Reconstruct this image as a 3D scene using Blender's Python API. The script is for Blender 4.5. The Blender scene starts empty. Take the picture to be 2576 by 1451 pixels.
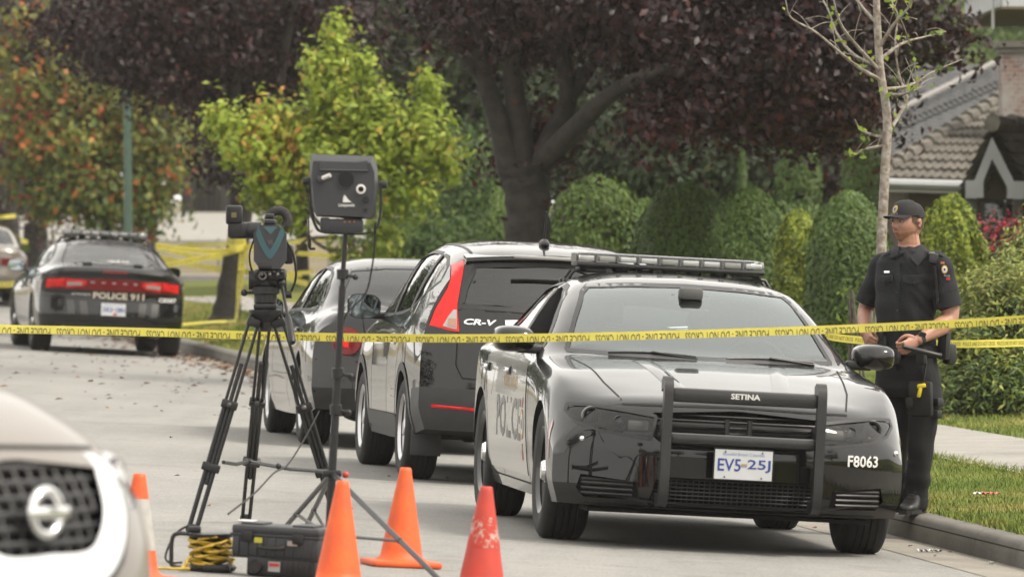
import bpy, bmesh, math, random
import numpy as np
from mathutils import Vector, Matrix, Euler
from mathutils.bvhtree import BVHTree
R = math.radians
random.seed(7)
RNG = np.random.default_rng(11)
sc = bpy.context.scene
col = sc.collection

# ------------------------------------------------------------------ camera
FPX = 18080.0            # focal length in pixels of a 2576 px wide frame
CAM_H = 1.888
HORIZON = 526.0
cam_d = bpy.data.cameras.new("camera"); cam = bpy.data.objects.new("camera", cam_d); col.objects.link(cam)
cam_d.sensor_width = 36.0
cam_d.lens = FPX / 2576 * 36.0
cam_d.shift_y = -(725.5 - HORIZON) / 2576
cam_d.clip_start = 0.5; cam_d.clip_end = 3000
cam.location = (0, 0, CAM_H); cam.rotation_euler = (R(90), 0, 0)
cam_d.dof.use_dof = True; cam_d.dof.focus_distance = 43.5; cam_d.dof.aperture_fstop = 6.6
sc.camera = cam

# ------------------------------------------------------------------ world, sun, exposure
SUN_EL, SUN_AZ = 50.0, 112.0      # degrees; azimuth clockwise from +Y (away from the camera)
world = bpy.data.worlds.new("World"); sc.world = world; world.use_nodes = True
wn, wl = world.node_tree.nodes, world.node_tree.links
wn.clear()
sky = wn.new("ShaderNodeTexSky"); sky.sky_type = 'NISHITA'; sky.sun_disc = False
sky.sun_elevation = R(SUN_EL); sky.sun_rotation = R(SUN_AZ)
sky.air_density = 1.0; sky.dust_density = 6.0; sky.ozone_density = 1.0
desat = wn.new("ShaderNodeHueSaturation"); desat.inputs["Saturation"].default_value = 0.12
wl.new(sky.outputs[0], desat.inputs["Color"])
warm = wn.new("ShaderNodeMix"); warm.data_type = 'RGBA'; warm.blend_type = 'MULTIPLY'
warm.inputs["Factor"].default_value = 1.0
warm.inputs[7].default_value = (1.0, 0.93, 0.82, 1)
wl.new(desat.outputs[0], warm.inputs[6])
smoke = wn.new("ShaderNodeMix"); smoke.data_type = 'RGBA'; smoke.inputs["Factor"].default_value = 0.80   # thin smoke evens out the sky
smoke.inputs[7].default_value = (7.9, 7.65, 7.2, 1)
wl.new(warm.outputs[2], smoke.inputs[6])
bg = wn.new("ShaderNodeBackground"); bg.inputs["Strength"].default_value = 0.15
wl.new(smoke.outputs[2], bg.inputs["Color"])
wo = wn.new("ShaderNodeOutputWorld"); wl.new(bg.outputs[0], wo.inputs[0])
sun_d = bpy.data.lights.new("sun", 'SUN'); sun_d.energy = 2.0; sun_d.angle = R(14); sun_d.color = (1.0, 0.91, 0.79)
sun = bpy.data.objects.new("sun", sun_d); col.objects.link(sun)
_sd = Vector((math.sin(R(SUN_AZ)) * math.cos(R(SUN_EL)), math.cos(R(SUN_AZ)) * math.cos(R(SUN_EL)), math.sin(R(SUN_EL))))
sun.rotation_euler = _sd.to_track_quat('Z', 'Y').to_euler(); sun.location = (0, 40, 60)
sc.view_settings.view_transform = 'Standard'; sc.view_settings.look = 'None'
sc.view_settings.exposure = 0.85; sc.view_settings.gamma = 1.0
sc.cycles.use_denoising = True
sc.cycles.max_bounces = 8; sc.cycles.transparent_max_bounces = 16; sc.cycles.volume_bounces = 0
sc.cycles.caustics_reflective = False; sc.cycles.caustics_refractive = False
sc.cycles.sample_clamp_indirect = 6.0

# ------------------------------------------------------------------ helpers
def at(u, v, Y):
    "world point seen at (u, v) of the 2576 px wide frame at distance Y"
    return Vector(((u - 1288) / FPX * Y, Y, CAM_H - (v - HORIZON) / FPX * Y))
ROAD_A = 0.1217
N2 = Vector((math.cos(ROAD_A), math.sin(ROAD_A)))     # across the road, to the right
T2 = Vector((-math.sin(ROAD_A), math.cos(ROAD_A)))    # along the road, away
D_CURB = 7.235; CROSS = 0.0534
def de(X, Y): return X * N2.x + Y * N2.y, X * T2.x + Y * T2.y
def xy(d, e): return d * N2.x + e * T2.x, d * N2.y + e * T2.y
def sstep(a, b, x):
    t = min(1.0, max(0.0, (x - a) / (b - a))); return t * t * (3 - 2 * t)
def road_z(X, Y):
    d, e = de(X, Y)
    return (CROSS * min(D_CURB - d, 5.2) if d < D_CURB else 0.0) + .26 * sstep(112, 142, e)
def lawn_z(X, Y):
    d, e = de(X, Y)
    q = d - D_CURB
    z = 0.135 + 0.022 * min(q, 4.0) + 0.05 * max(0, min(q - 4.0, 12))
    rise = 0.0046 * max(0.0, min(e, 108) - 58) * sstep(0.1, 1.6, q)
    return z + rise * (1 - sstep(112, 142, e)) * 1.0 + .24 * sstep(112, 142, e)
def tag(o, label=None, cat=None, group=None, kind=None):
    if label: o["label"] = label
    if cat: o["category"] = cat
    if group: o["group"] = group
    if kind: o["kind"] = kind
    return o
def thing(name, label, cat, loc=(0, 0, 0), rot=(0, 0, 0), group=None):
    o = bpy.data.objects.new(name, None); col.objects.link(o); o.empty_display_size = 0.2
    o.location = loc; o.rotation_euler = rot
    return tag(o, label, cat, group)
def copy_tree(o, parent=None):
    c = o.copy(); col.objects.link(c)
    if parent: c.parent = parent
    for ch in list(o.children): copy_tree(ch, c)
    return c

_mats = {}
ALB = .70      # base colours below are given for a brighter exposure; this brings them to real-world values
def mat(name, color=(.5, .5, .5), rough=.5, metal=0., coat=0., spec=.5, var=0., vscale=20., bump=0., bscale=60., ior=None,
        emit=None, trans=0., coat_rough=.03, color2=None, sss=0., tl=0.):
    "procedural principled material: colour broken up by noise, optional bump"
    if name in _mats: return _mats[name]
    m = bpy.data.materials.new(name); m.use_nodes = True
    if metal < .3: color = tuple(k * ALB for k in color); color2 = color2 and tuple(k * ALB for k in color2)
    n, l = m.node_tree.nodes, m.node_tree.links
    b = n["Principled BSDF"]
    b.inputs["Base Color"].default_value = (*color, 1)
    b.inputs["Roughness"].default_value = rough; b.inputs["Metallic"].default_value = metal
    b.inputs["Coat Weight"].default_value = coat; b.inputs["Coat Roughness"].default_value = coat_rough
    b.inputs["Specular IOR Level"].default_value = spec
    if coat: b.inputs["Coat IOR"].default_value = 1.5
    if ior: b.inputs["IOR"].default_value = ior
    if trans: b.inputs["Transmission Weight"].default_value = trans
    if sss:
        b.inputs["Subsurface Weight"].default_value = sss; b.inputs["Subsurface Radius"].default_value = (.01, .004, .002)
    if emit:
        b.inputs["Emission Color"].default_value = (*emit[0], 1); b.inputs["Emission Strength"].default_value = emit[1]
    tc = n.new("ShaderNodeTexCoord")
    if var or color2:
        no = n.new("ShaderNodeTexNoise"); no.inputs["Scale"].default_value = vscale; no.inputs["Detail"].default_value = 5
        l.new(tc.outputs["Object"], no.inputs["Vector"])
        ra = n.new("ShaderNodeValToRGB"); ra.color_ramp.elements[0].position = .32; ra.color_ramp.elements[1].position = .68
        c2 = color2 or tuple(min(1, c * (1 + var)) for c in color)
        c1 = color if color2 else tuple(c * (1 - var) for c in color)
        ra.color_ramp.elements[0].color = (*c1, 1); ra.color_ramp.elements[1].color = (*c2, 1)
        l.new(no.outputs[0], ra.inputs[0]); l.new(ra.outputs[0], b.inputs["Base Color"])
    if bump:
        nb = n.new("ShaderNodeTexNoise"); nb.inputs["Scale"].default_value = bscale; nb.inputs["Detail"].default_value = 6
        l.new(tc.outputs["Object"], nb.inputs["Vector"])
        bu = n.new("ShaderNodeBump"); bu.inputs["Strength"].default_value = bump; bu.inputs["Distance"].default_value = .02
        l.new(nb.outputs[0], bu.inputs["Height"]); l.new(bu.outputs[0], b.inputs["Normal"])
    if tl:
        out = n["Material Output"]; t = n.new("ShaderNodeBsdfTranslucent"); mx = n.new("ShaderNodeMixShader")
        mx.inputs[0].default_value = tl; t.inputs["Color"].default_value = (*color, 1)
        src = b.inputs["Base Color"].links[0].from_socket if b.inputs["Base Color"].links else None
        if src: l.new(src, t.inputs["Color"])
        l.new(b.outputs[0], mx.inputs[1]); l.new(t.outputs[0], mx.inputs[2]); l.new(mx.outputs[0], out.inputs[0])
    _mats[name] = m
    return m
def glass_mat(name, tint=(.7, .78, .74), ior=1.55, rough=0.0, gcol=(1, 1, 1)):
    if name in _mats: return _mats[name]
    m = bpy.data.materials.new(name); m.use_nodes = True
    n, l = m.node_tree.nodes, m.node_tree.links; n.clear()
    o = n.new("ShaderNodeOutputMaterial"); mx = n.new("ShaderNodeMixShader"); fr = n.new("ShaderNodeFresnel")
    fr.inputs["IOR"].default_value = ior
    t = n.new("ShaderNodeBsdfTransparent"); t.inputs[0].default_value = (*tint, 1)
    g = n.new("ShaderNodeBsdfGlossy"); g.inputs["Roughness"].default_value = rough; g.inputs["Color"].default_value = (*gcol, 1)
    l.new(fr.outputs[0], mx.inputs[0]); l.new(t.outputs[0], mx.inputs[1]); l.new(g.outputs[0], mx.inputs[2]); l.new(mx.outputs[0], o.inputs[0])
    _mats[name] = m
    return m

class MB:
    "collects shapes, then links them as ONE mesh object"
    def __init__(s): s.v = []; s.f = []; s.mi = []; s.m = 0
    def add(s, vs, fs, m=None):
        b = len(s.v); s.v.extend([tuple(v) for v in vs]); mm = s.m if m is None else m
        for f in fs: s.f.append(tuple(i + b for i in f)); s.mi.append(mm)
        return s
    def box(s, c, size, rot=None, m=None, bev=0.0):
        x, y, z = (k / 2 for k in size)
        if bev > 0:
            b = min(bev, x * .9, y * .9, z * .9)
            bm = bmesh.new(); bmesh.ops.create_cube(bm, size=1)
            for v in bm.verts: v.co = Vector((v.co.x * 2 * x, v.co.y * 2 * y, v.co.z * 2 * z))
            bmesh.ops.bevel(bm, geom=bm.edges[:], offset=b, segments=2, affect='EDGES', profile=.5)
            vs = [v.co.copy() for v in bm.verts]; fs = [[v.index for v in f.verts] for f in bm.faces]; bm.free()
        else:
            vs = [Vector((i * x, j * y, k * z)) for i in (-1, 1) for j in (-1, 1) for k in (-1, 1)]
            fs = [(0, 1, 3, 2), (4, 6, 7, 5), (0, 4, 5, 1), (2, 3, 7, 6), (0, 2, 6, 4), (1, 5, 7, 3)]
        M = (Euler(rot).to_matrix() if rot is not None and not isinstance(rot, Matrix) else rot)
        vs = [(M @ v if M else v) + Vector(c) for v in vs]
        return s.add(vs, fs, m)
    def tube(s, path, r, n=8, m=None, cap=True, flat=None):
        P = [Vector(p) for p in path]; k = len(P)
        rr = r if isinstance(r, (list, tuple)) else [r] * k
        vs = []; up = None
        for i in range(k):
            t = (P[min(i + 1, k - 1)] - P[max(i - 1, 0)])
            t = t.normalized() if t.length > 1e-9 else Vector((0, 0, 1))
            if up is None:
                up = Vector((0, 0, 1)) if abs(t.z) < .9 else Vector((1, 0, 0))
            a = t.cross(up); a = a.normalized() if a.length > 1e-6 else t.orthogonal().normalized()
            b = a.cross(t).normalized(); up = b
            for j in range(n):
                an = 2 * math.pi * j / n
                ra = rr[i] if not flat else rr[i] * flat
                vs.append(P[i] + a * math.cos(an) * rr[i] + b * math.sin(an) * ra)
        fs = [(i * n + j, i * n + (j + 1) % n, (i + 1) * n + (j + 1) % n, (i + 1) * n + j) for i in range(k - 1) for j in range(n)]
        if cap: fs += [tuple(range(n))[::-1], tuple((k - 1) * n + j for j in range(n))]
        return s.add(vs, fs, m)
    def lathe(s, prof, n=32, axis='z', c=(0, 0, 0), m=None, mrow=None, caps=False):
        "prof: (radius, height) pairs"
        vs = []; k = len(prof)
        for r, h in prof:
            for j in range(n):
                a = 2 * math.pi * j / n; p, q = r * math.cos(a), r * math.sin(a)
                vs.append(Vector(c) + Vector({'z': (p, q, h), 'y': (p, h, q), 'x': (h, p, q)}[axis]))
        for i in range(k - 1):
            fs = [(i * n + j, i * n + (j + 1) % n, (i + 1) * n + (j + 1) % n, (i + 1) * n + j) for j in range(n)]
            b = len(s.v) if i == 0 else b
            if i == 0: s.v.extend([tuple(v) for v in vs])
            mm = mrow[i] if mrow else (s.m if m is None else m)
            for f in fs: s.f.append(tuple(q + b for q in f)); s.mi.append(mm)
        if caps:
            for i in (0, k - 1):
                s.f.append(tuple(b + i * n + j for j in range(n))); s.mi.append(s.m if m is None else m)
        return s
    def prism(s, outline, d0, d1, axis='y', m=None):
        "outline: 2D points in the two other axes"
        n = len(outline); vs = []
        for d in (d0, d1):
            for p, q in outline:
                vs.append({'y': (p, d, q), 'x': (d, p, q), 'z': (p, q, d)}[axis])
        fs = [tuple(range(n)), tuple(range(2 * n - 1, n - 1, -1))] + [(i, i + n, (i + 1) % n + n, (i + 1) % n) for i in range(n)]
        return s.add(vs, fs, m)
    def grid(s, fn, nu, nv, m=None, closed_u=False):
        vs = [fn(i / (nu if closed_u else nu - 1) if nu > 1 else 0, j / (nv - 1)) for i in range(nu) for j in range(nv)]
        fs = []
        for i in range(nu if closed_u else nu - 1):
            for j in range(nv - 1):
                a, b = i * nv + j, ((i + 1) % nu) * nv + j
                fs.append((a, b, b + 1, a + 1))
        return s.add(vs, fs, m)
    def sphere(s, c, r, n=12, m=None, k=8):
        rx, ry, rz = r if isinstance(r, (tuple, list)) else (r, r, r); c = Vector(c)
        return s.grid(lambda u, v: c + Vector((rx * math.cos(2 * math.pi * u) * math.sin(math.pi * (.001 + .998 * v)),
                      ry * math.sin(2 * math.pi * u) * math.sin(math.pi * (.001 + .998 * v)), rz * math.cos(math.pi * (.001 + .998 * v)))), n, k, m, True)
    def mapped(s, fn):
        s.v = [tuple(fn(Vector(v))) for v in s.v]; return s
    def build(s, name, mats, parent=None, smooth=35, fixn=True):
        me = bpy.data.meshes.new(name); me.from_pydata([tuple(v) for v in s.v], [], s.f)
        for m in (mats if isinstance(mats, (list, tuple)) else [mats]): me.materials.append(m)
        me.polygons.foreach_set("material_index", s.mi)
        if fixn:
            bm = bmesh.new(); bm.from_mesh(me); bmesh.ops.recalc_face_normals(bm, faces=bm.faces[:]); bm.to_mesh(me); bm.free()
        if smooth:
            me.shade_smooth(); me.set_sharp_from_angle(angle=R(smooth))
        me.update()
        o = bpy.data.objects.new(name, me); col.objects.link(o)
        if parent: o.parent = parent
        return o
def text_geo(body, size=1.0, bold=0.0, align='CENTER', shear=0.0):
    "2D triangles of a string from the built-in font"
    c = bpy.data.curves.new("t", 'FONT'); c.body = body; c.size = size; c.offset = bold; c.align_x = align; c.align_y = 'CENTER'
    c.resolution_u = 2; c.shear = shear
    o = bpy.data.objects.new("t", c); col.objects.link(o)
    dg = bpy.context.evaluated_depsgraph_get(); me = bpy.data.meshes.new_from_object(o.evaluated_get(dg))
    vs = [v.co.copy() for v in me.vertices]; fs = [tuple(p.vertices) for p in me.polygons]
    bpy.data.objects.remove(o); bpy.data.curves.remove(c); bpy.data.meshes.remove(me)
    return vs, fs
def text_fit(body, w, h, bold=0.0, shear=0.0):
    "string scaled to a w x h box centred on 0"
    vs, fs = text_geo(body, 1.0, bold, shear=shear)
    xs = [v.x for v in vs]; ys = [v.y for v in vs]
    cx, cy = (min(xs) + max(xs)) / 2, (min(ys) + max(ys)) / 2
    sx, sy = w / (max(xs) - min(xs)), h / (max(ys) - min(ys))
    return [Vector(((v.x - cx) * sx, (v.y - cy) * sy, 0)) for v in vs], fs
def pchip(pts):
    pts = sorted(pts); x = np.array([p[0] for p in pts], float); y = np.array([p[1] for p in pts], float)
    if len(x) == 1: return lambda q: np.full_like(np.asarray(q, float), y[0])
    h = np.diff(x); d = np.diff(y) / h; n = len(x); m = np.zeros(n)
    for i in range(1, n - 1):
        if d[i - 1] * d[i] > 0:
            w1, w2 = 2 * h[i] + h[i - 1], h[i] + 2 * h[i - 1]
            m[i] = (w1 + w2) / (w1 / d[i - 1] + w2 / d[i])
    m[0], m[-1] = d[0], d[-1]
    def f(q):
        q = np.clip(np.asarray(q, float), x[0], x[-1]); i = np.clip(np.searchsorted(x, q) - 1, 0, n - 2)
        t = (q - x[i]) / h[i]
        return ((2 * t**3 - 3 * t**2 + 1) * y[i] + (t**3 - 2 * t**2 + t) * h[i] * m[i] + (-2 * t**3 + 3 * t**2) * y[i + 1] + (t**3 - t**2) * h[i] * m[i + 1])
    return f
def crom(pts, n=6):
    "Catmull-Rom through 3D points"
    P = [Vector(p) for p in pts]; P = [P[0] * 2 - P[1]] + P + [P[-1] * 2 - P[-2]]; out = []
    for i in range(1, len(P) - 2):
        for k in range(n):
            t = k / n; a, b, c, d = P[i - 1:i + 3]
            out.append(.5 * ((2 * b) + (c - a) * t + (2 * a - 5 * b + 4 * c - d) * t * t + (3 * b - a - 3 * c + d) * t**3))
    return out + [P[-2]]
# ================================================================== setting
def node_mat(name, build):
    m = bpy.data.materials.new(name); m.use_nodes = True
    n, l = m.node_tree.nodes, m.node_tree.links; b = n["Principled BSDF"]; build(n, l, b); _mats[name] = m
    k = b.inputs["Base Color"].links[0].from_socket; l.new(mixc(n, l, k, (ALB, ALB, ALB), 1.0, 'MULTIPLY'), b.inputs["Base Color"])
    return m
def noise(n, l, vec, scale, detail=5, rough=.55):
    t = n.new("ShaderNodeTexNoise"); t.inputs["Scale"].default_value = scale; t.inputs["Detail"].default_value = detail; t.inputs["Roughness"].default_value = rough
    l.new(vec, t.inputs["Vector"]); return t.outputs[0]
def ramp(n, l, fac, stops):
    r = n.new("ShaderNodeValToRGB"); e = r.color_ramp.elements
    while len(e) < len(stops): e.new(.5)
    for k, (p, c) in enumerate(stops): e[k].position = p; e[k].color = (*c, 1)
    l.new(fac, r.inputs[0]); return r.outputs[0]
def mixc(n, l, a, b, fac, mode='MIX'):
    m = n.new("ShaderNodeMix"); m.data_type = 'RGBA'; m.blend_type = mode
    if isinstance(fac, float): m.inputs[0].default_value = fac
    else: l.new(fac, m.inputs[0])
    for s, k in ((a, 6), (b, 7)):
        if isinstance(s, tuple): m.inputs[k].default_value = (*s, 1)
        else: l.new(s, m.inputs[k])
    return m.outputs[2]
def bumpn(n, l, b, h, strength, dist=.01):
    bu = n.new("ShaderNodeBump"); bu.inputs["Strength"].default_value = strength; bu.inputs["Distance"].default_value = dist
    l.new(h, bu.inputs["Height"]); l.new(bu.outputs[0], b.inputs["Normal"])
def _road(n, l, b):
    tc = n.new("ShaderNodeTexCoord").outputs["Object"]
    big = ramp(n, l, noise(n, l, tc, .35, 4), [(.3, (.262, .256, .240)), (.7, (.312, .304, .286))])
    f = noise(n, l, tc, 70, 3, .7)
    fine = ramp(n, l, f, [(.30, (.48, .48, .48)), (.48, (.98, .98, .98)), (.72, (1.35, 1.35, 1.35))])
    mid = ramp(n, l, noise(n, l, tc, 5, 5, .65), [(.3, (.90, .90, .90)), (.7, (1.07, 1.07, 1.07))])
    c = mixc(n, l, mixc(n, l, big, fine, 1.0, 'MULTIPLY'), mid, 1.0, 'MULTIPLY')
    st = ramp(n, l, noise(n, l, tc, .9, 6, .7), [(.56, (1, 1, 1)), (.66, (.80, .79, .77))]); c = mixc(n, l, c, st, 1.0, 'MULTIPLY')
    mp2 = n.new('ShaderNodeMapping'); mp2.inputs['Rotation'].default_value = (0, 0, -ROAD_A); mp2.inputs['Scale'].default_value = (1.1, .035, 1); l.new(tc, mp2.inputs[0])
    c = mixc(n, l, c, ramp(n, l, noise(n, l, mp2.outputs[0], 1.0, 5, .6), [(.35, (.86, .86, .86)), (.6, (1.05, 1.05, 1.05))]), 1.0, 'MULTIPLY')
    # hairline cracks
    v = n.new("ShaderNodeTexVoronoi"); v.feature = 'DISTANCE_TO_EDGE'; v.inputs["Scale"].default_value = .33
    mp = n.new("ShaderNodeVectorMath"); mp.operation = 'ADD'; l.new(tc, mp.inputs[0])
    nn = n.new("ShaderNodeTexNoise"); nn.inputs["Scale"].default_value = 1.5; l.new(tc, nn.inputs["Vector"]); l.new(nn.outputs["Color"], mp.inputs[1]); l.new(mp.outputs[0], v.inputs["Vector"])
    cr = ramp(n, l, v.outputs[0], [(.0, (.80, .80, .80)), (.004, (1, 1, 1))])
    c = mixc(n, l, c, cr, 1.0, 'MULTIPLY')
    l.new(c, b.inputs["Base Color"]); b.inputs["Roughness"].default_value = .85; bumpn(n, l, b, f, .5, .006)
ROAD = node_mat("worn_asphalt", _road)
def _conc(n, l, b, base=(.30, .285, .255)):
    tc = n.new("ShaderNodeTexCoord").outputs["Object"]
    c = ramp(n, l, noise(n, l, tc, 2.2, 6, .6), [(.28, tuple(k * .72 for k in base)), (.5, base), (.72, tuple(k * 1.16 for k in base))])
    f = noise(n, l, tc, 55, 3, .7); fine = ramp(n, l, f, [(.3, (.75, .75, .75)), (.6, (1.06, 1.06, 1.06))])
    l.new(mixc(n, l, c, fine, 1.0, 'MULTIPLY'), b.inputs["Base Color"]); b.inputs["Roughness"].default_value = .9; bumpn(n, l, b, f, .4, .006)
CONC = node_mat("kerb_concrete", lambda n, l, b: _conc(n, l, b, (.20, .188, .165)))
GUT = node_mat("gutter_concrete", lambda n, l, b: _conc(n, l, b, (.30, .275, .232)))
WALK = node_mat("sidewalk_concrete", lambda n, l, b: _conc(n, l, b, (.34, .325, .295)))
def grass_color(n, l, tc):
    a = noise(n, l, tc, .55, 5, .6)
    g = ramp(n, l, a, [(.36, (.125, .175, .034)), (.50, (.175, .215, .048)), (.60, (.28, .255, .082)), (.72, (.38, .30, .13))])
    f = ramp(n, l, noise(n, l, tc, 9, 4, .7), [(.3, (.70, .72, .66)), (.7, (1.2, 1.2, 1.15))])
    return mixc(n, l, g, f, 1.0, 'MULTIPLY')
def _lawn(n, l, b):
    tc = n.new("ShaderNodeTexCoord").outputs["Object"]
    l.new(grass_color(n, l, tc), b.inputs["Base Color"]); b.inputs["Roughness"].default_value = .95; b.inputs["Specular IOR Level"].default_value = .1
    bumpn(n, l, b, noise(n, l, tc, 24, 5, .7), .9, .04)
LAWN = node_mat("lawn_turf", _lawn)
def _blade(n, l, b):
    tc = n.new("ShaderNodeTexCoord").outputs["Object"]
    c = mixc(n, l, grass_color(n, l, tc), (1.25, 1.25, 1.2), 1.0, 'MULTIPLY')
    l.new(c, b.inputs["Base Color"]); b.inputs["Roughness"].default_value = .7; b.inputs["Specular IOR Level"].default_value = .2
BLADE = node_mat("grass_blades", _blade)
def _bank(n, l, b):
    tc = n.new("ShaderNodeTexCoord").outputs["Object"]
    c = ramp(n, l, noise(n, l, tc, .25, 5, .6), [(.32, (.12, .135, .04)), (.45, (.20, .165, .075)), (.70, (.245, .185, .095))])
    f = ramp(n, l, noise(n, l, tc, 3, 5, .7), [(.3, (.75, .75, .75)), (.7, (1.15, 1.15, 1.15))])
    l.new(mixc(n, l, c, f, 1.0, 'MULTIPLY'), b.inputs["Base Color"]); b.inputs["Roughness"].default_value = .95
BANK = node_mat("dry_grass", _bank)
def sheet(name, fn, nu, nv, m):
    b = MB(); b.grid(fn, nu, nv); o = b.build(name, m, None, 60); o["kind"] = 'structure'; return o
def de_pt(d, e, dz=0, zf=None):
    X, Y = xy(d, e); z = (zf or (lawn_z if d > D_CURB else road_z))(X, Y); return Vector((X, Y, z + dz))
DL = [-160, -60, -20, 0, 1, 2, 3, 4, 5, 6, D_CURB + .03]
def froad(u, v):
    k = u * (len(DL) - 1); i = min(int(k), len(DL) - 2); d = DL[i] + (DL[i + 1] - DL[i]) * (k - i)
    X, Y = xy(d, -40 + v * 200); return Vector((X, Y, road_z(X, Y)))
sheet('road', froad, len(DL), 60, ROAD)
def fgut(u, v):
    d = D_CURB - .425 + u * .43; X, Y = xy(d, 5 + v * 137); return Vector((X, Y, road_z(X, Y) + .004))
sheet('gutter', fgut, 3, 70, GUT)
b = MB(); e = 8.0
while e < 141:
    n_ = 3.05; prof = [(.0, -.05), (.004, .06), (.018, .115), (.035, .135), (.06, .145), (.145, .148), (.15, -.05)]
    vs = [Vector((*xy(D_CURB + p, ee), q + .26 * sstep(112, 142, ee))) for ee in (e, e + n_ - .012) for p, q in prof]; k = len(prof)
    b.add(vs, [(i, i + 1, i + 1 + k, i + k) for i in range(k - 1)] + [tuple(range(k)), tuple(range(2 * k - 1, k - 1, -1))]); e += n_
kb = b.build('kerb', CONC, None, 50); kb["kind"] = 'structure'
b = MB(); b.add([Vector((*xy(D_CURB + .012, ee), zz)) for ee in (8, 112) for zz in (-.05, .10)] + [Vector((*xy(D_CURB + .14, ee), .10)) for ee in (8, 112)], [(0, 1, 3, 2), (1, 4, 5, 3)])
o = b.build('kerb_joint', DARK if 'DARK' in globals() else mat("joint_dark", (.03, .03, .028), rough=.95), None, 0); o["kind"] = 'structure'
QL = [.15, .4, .8, 1.2, 1.6, 2.2, 3, 4, 6, 9, 13, 18, 30, 60, 120]
def flawn(u, v):
    k = u * (len(QL) - 1); i = min(int(round(k)), len(QL) - 1); d = D_CURB + QL[i]
    X, Y = xy(d, 5 + v * 136); z = lawn_z(X, Y) - .0 + (.012 if i else 0); return Vector((X, Y, z))
sheet('lawn', flawn, len(QL), 80, LAWN)
def fwalk(u, v):
    d = 8.85 + u * 1.2; X, Y = xy(d, 8 + v * 110); return Vector((X, Y, lawn_z(X, Y) + .022))
b = MB(); e = 8
while e < 118:
    vs = [de_pt(8.85 + p, ee, .024) for ee in (e, e + 1.49) for p in (0, .6, 1.2)]; b.add(vs, [(0, 1, 4, 3), (1, 2, 5, 4)]); e += 1.5
o = b.build('sidewalk', WALK, None, 60); o["kind"] = 'structure'
# ground beyond the end of the street: side street, dry bank, upper road
PZ = pchip([(95, .40), (100, .40), (164, .40), (175, .55), (190, 1.06), (200, 1.2), (235, 1.77), (300, 1.85), (420, 2.2)])
def cross_z(X, Y): return float(PZ(Y + .10 * (X + 5)))
def band(name, Y0, Y1, dz, m, n=20, x0=-90, x1=70):
    def f(u, v):
        X = x0 + (x1 - x0) * u; Y = Y0 + (Y1 - Y0) * v - .10 * (X + 5); return Vector((X, Y, float(PZ(Y0 + (Y1 - Y0) * v)) + dz))
    return sheet(name, f, 24, n, m)
def fend(u, v):
    X = -90 + 160 * u; Y = 119 + 20.5 * v - .10 * (X + 5)
    return Vector((X, Y, .40 - .02 * (1 - v)))
band('far_lawn', 133, 139.4, -.006, LAWN); band('side_street', 139.2, 164.2, -.03, ROAD, 6); band('dry_bank', 164, 190.4, 0, BANK); band('upper_road', 190, 236, .006, node_mat("pale_asphalt", lambda n, l, b: _conc(n, l, b, (.34, .325, .295)))); band('far_ground', 235, 430, 0, BANK, 6)
b = MB()
for Y0 in (148.5,):
    vs = []
    for k in range(25):
        X = -90 + 160 * k / 24; Y = Y0 - .10 * (X + 5); vs += [(X, Y, .37), (X, Y, .52), (X, Y + 1.4, .53), (X, Y + 1.4, .36)]
    b.add(vs, [(4 * k + j, 4 * k + j + 1, 4 * k + j + 5, 4 * k + j + 4) for k in range(24) for j in range(3)])
o = b.build('traffic_island', WALK, None, 50); o["kind"] = 'structure'
# grass blades in the near verges (uncountable)
def blades(name, n, d0, d1, e0, e1, h, w, seed, skip=None):
    r = np.random.default_rng(seed); V = []; F = []
    d = r.uniform(d0, d1, n); e = e0 + (e1 - e0) * r.uniform(0, 1, n) ** 1.5
    for i in range(n):
        X, Y = xy(d[i], e[i]); z = lawn_z(X, Y) + .008; a = r.uniform(0, 6.28); hh = h * r.uniform(.5, 1.25); ww = w * r.uniform(.6, 1.3)
        lx, ly = r.normal(0, .45, 2) * hh; k = len(V)
        V += [(X - math.cos(a) * ww, Y - math.sin(a) * ww, z), (X + math.cos(a) * ww, Y + math.sin(a) * ww, z), (X + lx, Y + ly, z + hh)]; F.append((k, k + 1, k + 2))
    me = bpy.data.meshes.new(name); me.from_pydata(V, [], F); me.materials.append(BLADE); o = bpy.data.objects.new(name, me); col.objects.link(o); o["kind"] = 'stuff'; return o
blades('verge_grass', 70000, D_CURB + .16, 8.86, 26, 66, .034, .0042, 1)
blades('verge_edge_grass', 9000, D_CURB + .13, D_CURB + .24, 26, 70, .05, .005, 2)
blades('sidewalk_edge_grass', 9000, 8.80, 8.92, 26, 70, .055, .005, 5)
blades('garden_grass', 45000, 10.02, 11.6, 30, 75, .04, .006, 3)
blades('distant_grass', 26000, D_CURB + .16, 8.86, 66, 112, .05, .010, 4)
# fallen leaves, one scatter
LEAFM = [mat("dry_leaf_brown", (.14, .070, .035), rough=.8, var=.3, vscale=8), mat("dry_leaf_rust", (.26, .095, .035), rough=.8), mat("dry_leaf_dark", (.060, .030, .026), rough=.8), mat("dry_leaf_tan", (.30, .19, .10), rough=.8)]
r = np.random.default_rng(21); b = MB()
def leaf_at(d, e, s):
    X, Y = xy(d, e); z = (road_z(X, Y) if d < D_CURB else lawn_z(X, Y) + (.03 if 8.85 < d < 10.05 else .015)) + .006
    if D_CURB < d < D_CURB + .15: z = .155
    a = r.uniform(0, 6.28); ca, sa = math.cos(a) * s, math.sin(a) * s; c1, c2 = r.uniform(.0, .5, 2) * s
    b.add([(X - ca, Y - sa, z), (X + sa * .5, Y - ca * .5, z + c1), (X + ca, Y + sa, z + c2 * .6), (X - sa * .5, Y + ca * .5, z + c2)], [(0, 1, 2), (0, 2, 3)], int(r.integers(0, 4)))
for _ in range(900): leaf_at(D_CURB - abs(r.normal(0, .35)) - .02, r.uniform(62, 112), r.uniform(.03, .06))
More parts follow.
